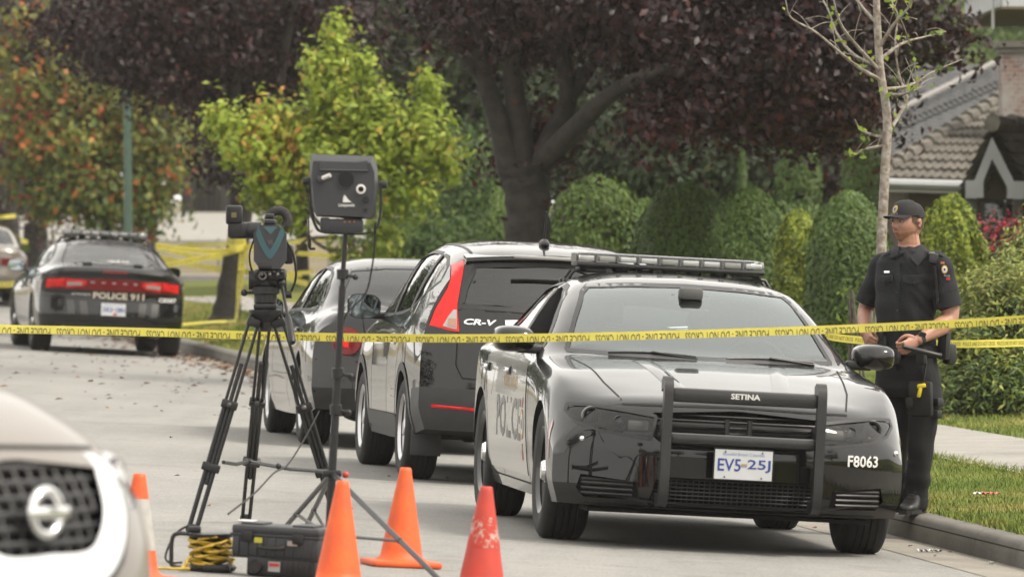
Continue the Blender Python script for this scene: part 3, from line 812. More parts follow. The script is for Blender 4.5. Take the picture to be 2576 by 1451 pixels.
def charger_gaps(c):
    for side in ('left', 'right'):
        for L in ([(-.80, .98), (-.70, .80), (-.62, .5), (-.66, .27)], [(-1.98, 1.02), (-2.0, .75), (-2.0, .27)], [(-3.10, 1.09), (-2.98, .95), (-2.80, .80), (-2.68, .65), (-2.62, .4), (-2.6, .28)], [(-.66, .265), (-2.6, .265)]):
            c.strip(side, L, .009, DARK, .0015, 'panel_gap')
    for side, sg in (('left', 1), ('right', -1)):
        for x in (-1.78, -2.78):
            l, d = c.hit(side, x, .86); b = MB(); b.box(l + d * .022 + Vector((0, 0, 0)), (.19, .024, .028), bev=.010)
            b.box(l + d * .004, (.20, .014, .05), m=1, bev=.006)
            b.build('door_handle', [CHROME if True else PAINT, TRIM], c.root, 40)
def light_bar(c, x, z, w=1.18, feet=True):
    "clear-lensed roof light bar on a black base with mounting feet"
    root = c.root
    b = MB(); b.box((x, 0, z - .014), (.28, w, .026), bev=.01, m=0)
    for y in (-.28, -.14, 0, .14, .28): b.lathe([(.05, -.03), (.046, -.045), (.03, -.052), (.001, -.052)], 12, 'z', (x + .07, y, z), m=0)
    for sg in (1, -1):
        b.box((x, sg * (w / 2 - .10), z - .045), (.20, .16, .03), bev=.008, m=0)
        for dx in (.10, -.08):
            b.tube([(x + dx, sg * (w / 2 - .06), z - .04), (x + dx, sg * (w / 2 + .01), z - .055), (x + dx, sg * (w / 2 + .045), z - .11)], .011, 6, m=0)
            b.box((x + dx, sg * (w / 2 + .05), z - .115), (.05, .035, .03), m=0, bev=.006)
        b.tube([(x + .1, sg * (w / 2 + .005), z - .05), (x + .1, sg * (w / 2 - .10), z - .085), (x + .1, sg * (w / 2 - .12), z - .065)], .008, 6, m=0)
    o = b.build('light_bar', [TRIM], root, 40)
    q = MB(); segs = 9
    for k in range(segs):
        y0 = -w / 2 + w * k / segs; y = y0 + w / segs / 2
        for dx, dd in ((.085, 1), (-.085, -1)):
            q.box((x + dx, y, z + .022), (.035, w / segs - .028, .030), m=0 if k % 3 != 1 else 1, bev=.004)
        q.box((x, y, z + .012), (.12, w / segs - .012, .012), m=2)
        q.box((x, y0, z + .022), (.22, .006, .048), m=2)
    q.build('led_module', [REFLECT, mat("led_grey", (.35, .35, .33), rough=.3, metal=.4), mat("bar_inner", (.16, .16, .155), rough=.5)], o, 40)
    e = MB()
    def f(u, v):
        a = math.pi * u; p = abs(math.cos(a)) ** .45 * math.copysign(1, math.cos(a)); s_ = math.sin(a) ** .5
        taper = 1 - .35 * max(0, (abs(2 * v - 1) - .82) / .18) ** 2
        return Vector((x + .135 * p * taper, (v - .5) * w, z + .056 * s_ * (1 - .15 * max(0, (abs(2 * v - 1) - .9) / .1))))
    e.grid(f, 17, 26, 0)
    for sg in (-1, 1):
        n = 17; vs = [f(i / 16, .5 + .5 * sg) for i in range(n)]; e.add(vs, [tuple(range(n))], 0)
    e.build('lens', glass_mat("bar_lens", (.86, .87, .86), ior=1.5, rough=.06), o, 60)
    return o
# ---------------------------------------------------------------- front police car, nose to the camera
root = thing('police_car', 'black police patrol car facing the camera with a push bumper and white door panels', 'police car')
c = charger_shell(root)
lamp = {1: [(.43, .70), (.60, .722), (.76, .738), (.865, .735), (.875, .70), (.83, .645), (.72, .61), (.46, .578)]}
lamp[-1] = [(-p, q) for p, q in lamp[1]]
for sg in (1, -1): c.recess('front', lamp[sg], .09, mat("lamp_housing", (.015, .015, .016), rough=.35), 8, 12)
grille = [(-.47, .615), (-.46, .705), (-.42, .73), (0, .745), (.42, .73), (.46, .705), (.47, .615), (.41, .56), (.34, .54), (0, .53), (-.34, .54), (-.41, .56)]
c.recess('front', grille, .07, DARK, 9, 18)
lower = [(-.46, .235), (-.42, .385), (.42, .385), (.46, .235)]
c.recess('front', lower, .06, DARK, 6, 16)
vent = {1: [(.50, .255), (.52, .36), (.80, .375), (.82, .30), (.78, .255)]}; vent[-1] = [(-p, q) for p, q in vent[1]]
for sg in (1, -1): c.recess('front', vent[sg], .04, DARK, 6, 8)
c.finish(PAINT)
charger_glass(c, open_right=True); charger_gaps(c)
# hood and bumper shut lines
for L in ([(.70, -.60), (.35, -.655), (-.1, -.69), (-.55, -.735)], [(.70, .60), (.35, .655), (-.1, .69), (-.55, .735)]): c.strip('top', L, .010, DARK, .0015, 'hood_gap')
c.strip('front', [(-.60, .752), (-.3, .758), (0, .765), (.3, .758), (.60, .752)], .010, DARK, .004, 'hood_gap')
# hood power bulge creases
for sg in (1, -1):
    mb = MB()
    L = [(.62, sg * .26), (.3, sg * .30), (-.1, sg * .34), (-.36, sg * .37)]; P = crom([(a, b, 0) for a, b in L], 8); vs = []
    for i, p in enumerate(P):
        k = math.sin(math.pi * i / (len(P) - 1)) ** .5
        for dy, h in ((-.045, .0006), (-.012, .010 * k), (.012, .010 * k), (.05, .0006)):
            l, d = c.hit('top', p.x, p.y + dy * sg); vs.append(l + Vector((0, 0, h + .0008)))
    mb.add(vs, [(4 * i + j, 4 * i + j + 1, 4 * i + j + 5, 4 * i + j + 4) for i in range(len(P) - 1) for j in range(3)])
    mb.build('hood_crease', PAINT, root, 80)
# grille bars: crosshair of two wide bars on a dark mesh
b = MB()
for q, w in ((.712, .43), (.685, .45), (.655, .46), (.625, .46), (.595, .43), (.565, .38)):
    for k in range(15):
        y = -w + 2 * w * k / 14
        if k == 14: continue
        y2 = -w + 2 * w * (k + 1) / 14
        a, d = c.hit('front', y, q); e, d = c.hit('front', y2, q)
        b.tube([a - d * -.0 + Vector((-.035, 0, 0)), e + Vector((-.035, 0, 0))], .006, 6, m=0)
for (y0, y1, q) in ((-.42, -.06, .658), (.06, .42, .658), (-.42, -.06, .605), (.06, .42, .605)):
    pts = []
    for k in range(9):
        y = y0 + (y1 - y0) * k / 8; l, d = c.hit('front', y, q); pts.append(l + Vector((-.012, 0, 0)))
    b.tube(pts, .016, 8, m=1)
for y in (-.06, .06):
    l, d = c.hit('front', y, .63); x = l.x - .012
    b.tube([(x, y, .70), (x, y, .66), (x, y, .575)], .014, 8, m=1)
b.build('grille', [TRIM, mat("satin_black", (.02, .02, .021), rough=.3)], root, 40)
b = MB()
for q in np.linspace(.25, .375, 7):
    l, d = c.hit('front', 0, float(q)); b.tube([c.hit('front', y, float(q))[0] + Vector((-.03, 0, 0)) for y in np.linspace(-.44, .44, 13)], .0055, 6)
for y in np.linspace(-.43, .43, 30):
    b.tube([c.hit('front', float(y), .245)[0] + Vector((-.032, 0, 0)), c.hit('front', float(y), .375)[0] + Vector((-.032, 0, 0))], .0035, 5)
b.build('lower_grille', TRIM, root, 40)
for sg in (1, -1):
    b = MB()
    for q in (.278, .305, .332, .352):
        b.tube([c.hit('front', sg * y, q)[0] + Vector((-.018, 0, 0)) for y in np.linspace(.54, .79, 7)], .008, 6)
    b.build('bumper_vent', TRIM, root, 40)
# headlights: projectors and a grey reflector bowl behind smoked glass
for sg in (1, -1):
    h = MB()
    for (y, q, r) in ((.75, .678, .040), (.61, .655, .030)):
        l, d = c.hit('front', sg * y, q)
        h.lathe([(r * 1.35, -.005), (r * 1.25, .02), (r, .012), (r * .9, -.02)], 20, 'x', (l.x - .055, sg * y, q), m=0)
        h.sphere((l.x - .055, sg * y, q), (.022, r * .85, r * .85), 14, m=2, k=10)
    pts = [c.hit('front', sg * y, q)[0] + Vector((-.03, 0, 0)) for y, q in ((.46, .685), (.58, .705), (.72, .722), (.835, .722), (.85, .69), (.80, .645), (.68, .615))]
    h.tube(crom(pts, 5), .009, 6, m=0)
    l, d = c.hit('front', sg * .50, .64); h.box((l.x - .06, sg * .52, .645), (.03, .11, .055), m=1, bev=.01); h.box((l.x - .05, sg * .52, .60), (.03, .15, .018), m=0, bev=.005)
    c.strip('front', lamp[sg] + [lamp[sg][0]], .016, TRIM, .004, 'lamp_gasket', sub=3)
    hl = h.build('headlight', [mat("lamp_trim", (.14, .14, .135), rough=.3, metal=.4), REFLECT, mat("projector_lens", (.12, .13, .17), rough=.03, coat=1.0, metal=.3)], root, 40)
    c.patch('headlight_lens', 'front', lamp[sg], LENS_SMOKE, -.004, 10, 14, parent=hl)
# amber side markers, parking sensors, tow cover
for side in ('left', 'right'):
    c.patch('side_marker', side, [(.462, .44), (.468, .65), (.492, .62), (.482, .44)], mat("orange_marker", (.55, .06, .015), rough=.2, coat=1), .004, 8, 4)
for y in (.885, -.80):
    l, d = c.hit('front', y, .56); MB().sphere(l, (.012, .015, .015), 12, k=8).build('corner_lamp', CHROME, root, 50)
c.patch('splitter', 'front', [(-.80, .185), (-.78, .222), (.78, .222), (.80, .185)], TRIM, .012, 5, 24)
b = MB(); b.box((.45, 0, .19), (.5, 1.5, .02)); b.build('undertray', DARK, root, 0)
# push bumper
PB = mat("push_bumper_black", (.022, .022, .023), rough=.38, var=.15, vscale=40)
b = MB()
X1 = 1.10
for sg in (1, -1):
    y = sg * .405
    path = crom([(X1 - .10, y, .865), (X1 - .03, y, .885), (X1 + .005, y, .86), (X1 + .012, y, .78), (X1 + .012, y, .55), (X1 + .012, y, .36), (X1 - .01, y, .285), (X1 - .07, y, .262), (X1 - .16, y, .27)], 6)
    vs = []; n = len(path)
    for i, p in enumerate(path):
        t = (path[min(i + 1, n - 1)] - path[max(i - 1, 0)]).normalized(); nn = Vector((t.z, 0, -t.x)) * .032
        for a, bb in ((1, 1), (1, -1), (-1, -1), (-1, 1)): vs.append(p + nn * a + Vector((0, .024 * bb, 0)))
    b.add(vs, [(4 * i + j, 4 * i + (j + 1) % 4, 4 * i + 4 + (j + 1) % 4, 4 * i + 4 + j) for i in range(n - 1) for j in range(4)] + [(0, 1, 2, 3), (4 * n - 1, 4 * n - 2, 4 * n - 3, 4 * n - 4)])
    b.box((X1 - .13, y, .42), (.22, .03, .10)); b.box((X1 - .12, y, .64), (.2, .02, .09), bev=.008)
b.box((X1, 0, .822), (.055, .78, .075), bev=.02); b.box((X1, 0, .595), (.05, .78, .058), bev=.02)
pb = b.build('push_bumper', [PB], root, 40)
vs, fs = text_fit('SETINA', .155, .030, .03)
MB().add([(X1 + .0295, v.x, .828 + v.y) for v in vs], fs).build('maker_lettering', WHITE, pb, 0)
plate(c, 'front', None, .305, .155, 'Beautiful British Columbia', 'EV5', '25J', 2, parent=root, loc=(X1 + .005, .01, .472))
c.text('fleet_number', 'front', 'F8063', (.685, .515), .178, .062, WHITE, .02)
# white door panels with lettering
for side in ('left', 'right'):
    dp = c.patch('door_panel', side, [(-.74, .30), (-.70, .44), (-.74, .66), (-.86, .86), (-1.02, .955), (-1.5, .968), (-2.4, .975), (-2.86, .95), (-2.76, .80), (-2.66, .62), (-2.60, .42), (-2.58, .30)], WHITE_V, .0028, 16, 30)
    sg = -1 if side == 'left' else 1
    cx = -1.62
    c.text('door_lettering', side, 'POLICE', (cx, .60), 1.25, .235, GREYPRINT, .02, .0045, dp)
    c.text('door_lettering', side, 'VANCOUVER', (cx + (.0), .80), .72, .07, GOLD, .01, .0045, dp)
    cr = MB()
    def disc(r0, r1, m, n=20, yy=.58, off=.005, sx=1.0):
        vs = []
        for k in range(n):
            a = 2 * math.pi * k / n
            for r_ in (r0, r1):
                l, d = c.hit(side, -.90 + r_ * math.cos(a) * sx, yy + r_ * math.sin(a)); vs.append(l + d * off)
        cr.add(vs, [(2 * k, 2 * k + 1, (2 * k + 3) % (2 * n), (2 * k + 2) % (2 * n)) for k in range(n)], m)
    disc(.001, .06, 1); disc(.06, .085, 0, off=.0052); disc(.001, .03, 2, off=.0056); disc(.0, .03, 3, yy=.70); disc(.0, .022, 0, yy=.455); disc(.0, .03, 3, yy=.41)
    cr.build('door_crest', [GOLD, WHITE, BLUE, REDP], dp, 0, fixn=False)
# mirrors, wipers, inside
for sg in (1, -1): mirror_part(c, -.98, 1.00, 1.045, sg, PAINT, (.11, .23, .145), .87)
for y0, y1 in ((.62, .12), (-.05, -.52)):
    b = MB(); pts = [c.hit('front', y0 + (y1 - y0) * k / 8, .999 + .010 * math.sin(math.pi * k / 8))[0] + Vector((.008, 0, .003)) for k in range(9)]
    b.tube(pts, .006, 6); b.tube([pts[4] + Vector((.006, 0, .004)), pts[0] + Vector((.05, 0, -.012))], .007, 6); b.build('wiper', TRIM, root, 40)
interior(c, -.62, -2.95, .985)
b = MB(); b.box((-1.28, 0, 1.30), (.03, .23, .065), bev=.02); b.tube([(-1.26, 0, 1.30), (-1.25, 0, 1.34)], .012, 6); b.box((-1.24, 0, 1.34), (.10, .13, .07), bev=.02); b.build('rear_view_mirror', mat('mirror_grey', (.10, .10, .10), rough=.7), root, 40)
b = MB(); b.tube([(-1.92, y, z) for y, z in ((-.60, .62), (-.60, 1.10), (-.50, 1.34), (0, 1.37), (.50, 1.34), (.60, 1.10), (.60, .62))], .018, 8); b.box((-1.92, 0, .70), (.03, 1.16, .45)); b.build('partition_frame', INTER, root, 40)
add_wheels(c, 3.052, 1.62, .362, .245, 'steel', [STEEL, DARK, CHROME], .235)
light_bar(c, -2.28, 1.488, 1.08)
place(root, 1.055, 38.65, R(-83.8), 3.052, 1.62)
front_car = root

# ---------------------------------------------------------------- far police car, tail to the camera
root = thing('police_car', 'black police car seen from behind with full-width red tail lamp, parked furthest along kerb', 'police car')
c = charger_shell(root)
strip = [(-.86, .795), (-.845, .925), (-.40, .945), (0, .94), (.40, .945), (.845, .925), (.86, .795), (.50, .80), (.40, .83), (-.40, .83), (-.50, .80)]
c.finish(PAINT); charger_glass(c); charger_gaps(c)
bez = [(-.885, .775), (-.875, .945), (-.40, .965), (0, .96), (.40, .965), (.875, .945), (.885, .775), (.5, .775), (.38, .81), (-.38, .81), (-.5, .775)]
tl = c.patch('tail_lamp', 'rear', [(-.84, .795), (-.835, .93), (-.30, .942), (.30, .942), (.835, .93), (.84, .795), (.52, .80), (.40, .838), (-.40, .838), (-.52, .80)], RED_D, .008, 10, 30)
for sg in (1, -1):
    c.patch('lamp_segment', 'rear', [(sg * .835, .80), (sg * .825, .925), (sg * .61, .93), (sg * .605, .805)], RED, .013, 6, 8, parent=tl)
    c.patch('lamp_segment', 'rear', [(sg * .595, .805), (sg * .60, .93), (sg * .36, .925), (sg * .34, .87), (sg * .42, .815)], RED, .012, 6, 8, parent=tl)
    c.patch('reversing_lamp', 'rear', [(sg * .585, .835), (sg * .585, .885), (sg * .40, .885), (sg * .40, .84)], mat("white_lens", (.40, .385, .37), rough=.2, coat=1), .016, 5, 6, parent=tl)
c.strip('rear', [(-.86, .785), (-.855, .935), (-.3, .955), (.3, .955), (.855, .935), (.86, .785), (.5, .788), (.4, .825), (-.4, .825), (-.5, .788), (-.86, .785)], .022, TRIM, .006, 'lamp_surround')
for k, ch in enumerate('DODGE'): c.text('badge_letter', 'rear', ch, (.27 - .135 * k, .893), .046, .024, CHROME, .02, .014, tl)
c.text('trunk_lettering', 'rear', 'POLICE 911', (-.065, .735), .64, .082, SILVER_PRINT, .035, .006)
c.text('model_script', 'rear', 'CHARGER', (.40, .742), .24, .026, CHROME, .01, .006)
c.text('fleet_number', 'rear', 'C8287', (-.69, .712), .235, .052, WHITE, .03, .007)
c.text('side_lettering', 'left', '911', (-3.58, .80), .26, .16, SILVER_PRINT, .03, .005)
c.patch('brake_light', 'rear', [(-.15, 1.015), (-.15, 1.042), (.15, 1.042), (.15, 1.015)], RED_D, .008, 4, 6)
plate(c, 'rear', None, .305, .155, 'Beautiful British Columbia', '383', 'XMN', -6, root, True, loc=(-4.115, 0, .565))
for sg in (1, -1):
    for y in (.36, .52): c.patch('reflective_stripe', 'rear', [(sg * (y - .05), .49), (sg * (y - .03), .66), (sg * (y + .06), .66), (sg * (y + .04), .49)], mat("grey_stripe", (.035, .034, .031), rough=.35, coat=.5), .005, 6, 4)
    l, d = c.hit('rear', sg * .52, .30)
    b = MB(); b.lathe([(.055, 0), (.062, -.03), (.056, -.04), (.05, .05)], 20, 'x', (l.x + .03, sg * .56, .295)); o = b.build('exhaust_tip', CHROME, root, 40)
    l, d = c.hit('top', -3.68, sg * .32); MB().box(l + Vector((0, 0, .02)), (.08, .12, .045), bev=.012).build('warning_light', TRIM, root, 40)
c.strip('rear', [(-.86, .462), (-.5, .475), (.5, .475), (.86, .462)], .016, DARK, .004, 'bumper_gap')
for L in ([(-.66, 1.05), (-.66, .97)], [(.66, 1.05), (.66, .97)], [(-.88, .70), (-.45, .69), (.45, .69), (.88, .70)]): c.strip('rear', L, .009, DARK, .004, 'panel_gap')
c.patch('diffuser', 'rear', [(-.72, .305), (-.70, .39), (.70, .39), (.72, .305)], TRIM, .006, 5, 20)
for sg in (1, -1): mirror_part(c, -.98, 1.00, 1.045, sg, PAINT, (.10, .23, .14), .87)
c.text('window_sticker', 'rear', 'vpd.ca', (-.08, 1.165), .28, .035, WHITE, .01, .004)
interior(c, -.62, -2.95, .985)
add_wheels(c, 3.052, 1.62, .362, .245, 'steel', [STEEL, DARK, CHROME], .235)
light_bar(c, -2.28, 1.488, 1.08)
place(root, -5.58, 93.56, R(98.2), 3.052, 1.62)
# ---------------------------------------------------------------- crossover cars and saloons
SUV = dict(nose=.90, tail=-3.63,
    cols=[
        [(.90, 0, .84), (.82, 0, .915), (.70, 0, .965), (.4, 0, 1.02), (0, 0, 1.06), (-.25, 0, 1.085), (-.35, 0, 1.13), (-.7, 0, 1.345), (-1.05, 0, 1.525), (-1.35, 0, 1.615), (-1.8, 0, 1.655), (-2.4, 0, 1.658), (-3.0, 0, 1.635), (-3.4, 0, 1.60), (-3.63, 0, 1.565)],
        [(.90, .36, .83), (.82, .36, .905), (.70, .36, .955), (.4, .37, 1.01), (0, .38, 1.05), (-.25, .38, 1.075), (-.38, .39, 1.12), (-.73, .37, 1.335), (-1.08, .35, 1.515), (-1.38, .34, 1.605), (-1.8, .33, 1.645), (-2.4, .33, 1.648), (-3.0, .32, 1.625), (-3.4, .32, 1.588), (-3.63, .32, 1.55)],
        [(.90, .60, .79), (.80, .61, .87), (.66, .63, .93), (.4, .65, .985), (0, .67, 1.03), (-.3, .69, 1.055), (-.45, .73, 1.07), (-.7, .70, 1.235), (-1.05, .64, 1.44), (-1.4, .605, 1.555), (-2.0, .59, 1.60), (-2.8, .575, 1.585), (-3.3, .56, 1.555), (-3.63, .545, 1.51)],
        [(.90, .78, .72), (.75, .79, .83), (.5, .81, .92), (0, .84, 1.0), (-.5, .86, 1.045), (-1.5, .865, 1.075), (-2.5, .86, 1.12), (-3.1, .835, 1.20), (-3.63, .80, 1.20)],
        [(.90, .86, .64), (.6, .875, .80), (.3, .89, .88), (0, .90, .91), (-.6, .893, .92), (-1.5, .89, .93), (-2.0, .892, .94), (-2.62, .905, .98), (-3.3, .885, 1.03), (-3.63, .86, 1.01)],
        [(.90, .895, .52), (.4, .905, .66), (0, .91, .72), (-.6, .90, .69), (-1.5, .897, .68), (-2.62, .91, .76), (-3.63, .88, .80)],
        [(.90, .88, .40), (.4, .90, .44), (-.6, .89, .44), (-1.5, .885, .44), (-2.62, .90, .48), (-3.63, .88, .54)],
        [(.90, .85, .25), (.4, .86, .25), (-1.5, .85, .25), (-2.62, .86, .28), (-3.63, .83, .36)]])
def suv_shell(root, front, rear):
    c = Car(root, SUV['cols'], SUV['nose'], SUV['tail'], front, rear)
    for x in (0, -2.62):
        for sg in (1, -1): c.arch(x, .345, .385, sg * .58, sg * 1.1, DARK)
    c.cabin(-3.2, -.42, INTER)
    c.sw = [[(-.62, 1.085), (-.86, 1.27), (-1.10, 1.415), (-1.34, 1.50), (-1.52, 1.525), (-1.50, 1.10), (-1.0, 1.09)],
            [(-1.60, 1.105), (-1.62, 1.535), (-2.0, 1.55), (-2.42, 1.545), (-2.40, 1.15), (-2.0, 1.12)],
            [(-2.50, 1.165), (-2.52, 1.535), (-2.78, 1.52), (-3.02, 1.455), (-3.12, 1.36), (-2.85, 1.25)]]
    for o in c.sw:
        for sg in (1, -1): c.through('y', o, sg * .42, sg * 1.05, TRIM)
    c.ws = [(-.70, 1.115), (0, 1.105), (.70, 1.115), (.62, 1.36), (.565, 1.49), (0, 1.56), (-.565, 1.49), (-.62, 1.36)]
    c.rw = [(-.63, 1.195), (0, 1.185), (.63, 1.195), (.60, 1.32), (.535, 1.475), (0, 1.505), (-.535, 1.475), (-.60, 1.32)]
    c.through('x', c.ws, -.1, -1.45, TRIM); c.through('x', c.rw, -3.8, -2.9, TRIM)
    return c
def suv_glass(c):
    c.patch('windshield', 'front', c.ws, GLASS, -.006, 14, 18)
    c.patch('rear_window', 'rear', c.rw, GLASS_T, -.004, 14, 18)
    for side in ('left', 'right'):
        for o in c.sw: c.patch('side_window', side, o, GLASS_T, -.006, 10, 8); c.strip(side, o + [o[0]], .022, TRIM, .003, 'window_seal', sub=4)
        c.strip(side, [(-1.55, 1.10), (-1.57, 1.53)], .07, TRIM, .0045, 'pillar_trim'); c.strip(side, [(-2.45, 1.16), (-2.47, 1.54)], .07, TRIM, .0045, 'pillar_trim')
        for L in ([(-.62, 1.05), (-.60, .7), (-.62, .42)], [(-1.55, 1.08), (-1.56, .7), (-1.55, .40)], [(-2.40, 1.12), (-2.34, .95), (-2.20, .75), (-2.16, .42)]): c.strip(side, L, .009, DARK, .0015, 'panel_gap')
        for x in (-1.36, -2.22):
            l, d = c.hit(side, x, .93); b = MB(); b.box(l + d * .022, (.20, .026, .03), bev=.011); b.build('door_handle', PAINT, c.root, 40)
    for o in (c.rw,): c.strip('rear', o + [o[0]], .03, TRIM, .004, 'window_seal', sub=4)
def regrey(c, m, test):
    me = c.body.data; me.materials.append(m); k = len(me.materials) - 1
    for p in me.polygons:
        if p.material_index == 0 and test(p.center): p.material_index = k

# black compact crossover, tail to the camera
root = thing('crossover_car', 'black crossover car with tall red tail lamps parked behind the front police car', 'car')
c = suv_shell(root, (0, .42, 3.0, [(.25, .10), (.4, .03), (.6, 0), (.8, .05), (.9, .09)]), (-2.3, .20, 3.0, [(.34, .07), (.45, .02), (.6, 0), (.80, .015), (.95, .04), (1.1, .10), (1.25, .175), (1.42, .27), (1.5, .30), (1.57, .27)]))
for sg in (1, -1): c.recess('rear', [(sg * .64, 1.02), (sg * .845, 1.03), (sg * .80, 1.16), (sg * .715, 1.32), (sg * .665, 1.49), (sg * .60, 1.51), (sg * .625, 1.36), (sg * .655, 1.2)], .03, DARK, 12, 5, .2)
c.finish(PAINT); suv_glass(c)
regrey(c, GREYP, lambda p: (p.z < .66 and p.x < -3.05 and p.x < -3.05 - (p.z - .5) * .6) or p.z < .40)
for side in ('left', 'right'):
    for x in (0, -2.62):
        c.strip(side, [(x + .415 * math.cos(a), .345 + .415 * math.sin(a)) for a in np.linspace(-.15, math.pi + .15, 20)], .06, GREYP, .006, 'arch_moulding', sub=1)
    c.strip(side, [(-.42, .36), (-2.2, .37)], .10, GREYP, .008, 'sill_moulding')
for sg in (1, -1):
    tl = c.patch('tail_lamp', 'rear', [(sg * .643, 1.023), (sg * .84, 1.033), (sg * .797, 1.16), (sg * .712, 1.32), (sg * .662, 1.487), (sg * .603, 1.507), (sg * .628, 1.36), (sg * .657, 1.2)], RED, .006, 16, 7)
    c.patch('clear_lens', 'rear', [(sg * .66, 1.04), (sg * .755, 1.043), (sg * .715, 1.12), (sg * .68, 1.17), (sg * .66, 1.17)], mat("white_lens", (.40, .385, .37), rough=.2, coat=1), .010, 9, 6, parent=tl)
    c.patch('orange_lens', 'rear', [(sg * .665, 1.05), (sg * .72, 1.053), (sg * .712, 1.11), (sg * .665, 1.11)], mat("orange_lens", (.42, .20, .13), rough=.2, coat=1), .013, 6, 4, parent=tl)
    c.patch('rear_reflector', 'rear', [(sg * .53, .50), (sg * .53, .525), (sg * .80, .53), (sg * .80, .505)], RED, .008, 4, 6)
    c.strip('rear', [(sg * .655, 1.02), (sg * .66, .80), (sg * .62, .72)], .010, DARK, .003, 'panel_gap')
c.strip('rear', [(-.62, .715), (-.3, .70), (.3, .70), (.62, .715)], .012, DARK, .003, 'panel_gap')
c.strip('rear', [(-.66, 1.17), (.66, 1.17)], .008, DARK, .003, 'panel_gap')
c.text('model_lettering', 'rear', 'CR-V', (.51, 1.095), .21, .04, CHROME, .03, .006, shear=.25)
c.strip('rear', [(.35, 1.10), (.15, 1.112), (-.15, 1.112), (-.35, 1.10)], .035, CHROME, .008, 'chrome_strip')
b = MB(); b.lathe([(.04, 0), (.04, .012), (.001, .012)], 20, 'x', (-3.60, 0, 1.0)); b.build('badge', CHROME, root, 40)
plate(c, 'rear', None, .305, .155, 'Beautiful British Columbia', 'DK4', '17R', -6, root, True, loc=(-3.625, 0, .88))
# spoiler, brake lamp, wiper, antenna
b = MB(); vs = []
for k in range(15):
    y = -.60 + 1.2 * k / 14; q = 1.545 - .035 * (y / .6) ** 2
    l, d = c.hit('rear', y, q - .05); e = 1 - .35 * (y / .6) ** 2
    vs += [(l.x + .16, y, q + .035), (l.x - .05 * e, y, q + .012), (l.x - .055 * e, y, q - .012), (l.x + .03, y, q - .045)]
b.add(vs, [(4 * k + j, 4 * k + (j + 1) % 4, 4 * k + 4 + (j + 1) % 4, 4 * k + 4 + j) for k in range(14) for j in range(4)] + [(0, 1, 2, 3), (59, 58, 57, 56)])
sp = b.build('spoiler', PAINT, root, 40)
b = MB(); b.box((-3.475, 0, 1.547), (.02, .62, .022), bev=.006); b.build('high_brake_lamp', mat("white_lens", (.40, .385, .37)), sp, 40)
b = MB(); pts = [c.hit('rear', .02 - .42 * k / 6, 1.225)[0] + Vector((-.02, 0, .006 * math.sin(k / 2))) for k in range(7)]; b.tube(pts, .011, 6); b.sphere(c.hit('rear', .02, 1.215)[0] + Vector((-.01, 0, 0)), .03, 8); b.build('rear_wiper', TRIM, root, 40)
b = MB(); b.sphere((-2.95, .05, 1.642), (.10, .035, .035), 12); b.tube([(-2.93, .05, 1.66), (-3.0, .05, 1.86)], [.009, .006], 6); b.build('aerial', TRIM, root, 40)
c.strip('top', [(-3.35, .545), (-2.0, .575), (-1.4, .60)], .02, TRIM, .004, 'roof_rail'); c.strip('top', [(-3.35, -.545), (-2.0, -.575), (-1.4, -.60)], .02, TRIM, .004, 'roof_rail')
for sg in (1, -1): mirror_part(c, -.80, 1.00, 1.14, sg, PAINT, (.11, .23, .175), .86)
for sg in (1, -1):
    b = MB(); b.box((-3.02, sg * .77, .26), (.012, .20, .18), bev=.005); b.build('mud_flap', GREYP, root, 40)
b = MB(); b.box((-3.25, 0, .28), (.3, .9, .10), bev=.03); b.tube([(-3.4, -.3, .26), (-3.0, -.3, .25)], .05, 10); b.build('undertray', DARK, root, 40)
interior(c, -.40, -2.75, 1.07, True, 1, .55)
add_wheels(c, 2.62, 1.57, .345, .225, 'alloy5', [ALLOY, DARK, ALLOY], .225)
place(root, -.1825, 50.12, R(97.0), 2.62, 1.57); root.scale = (1, 1, .967)

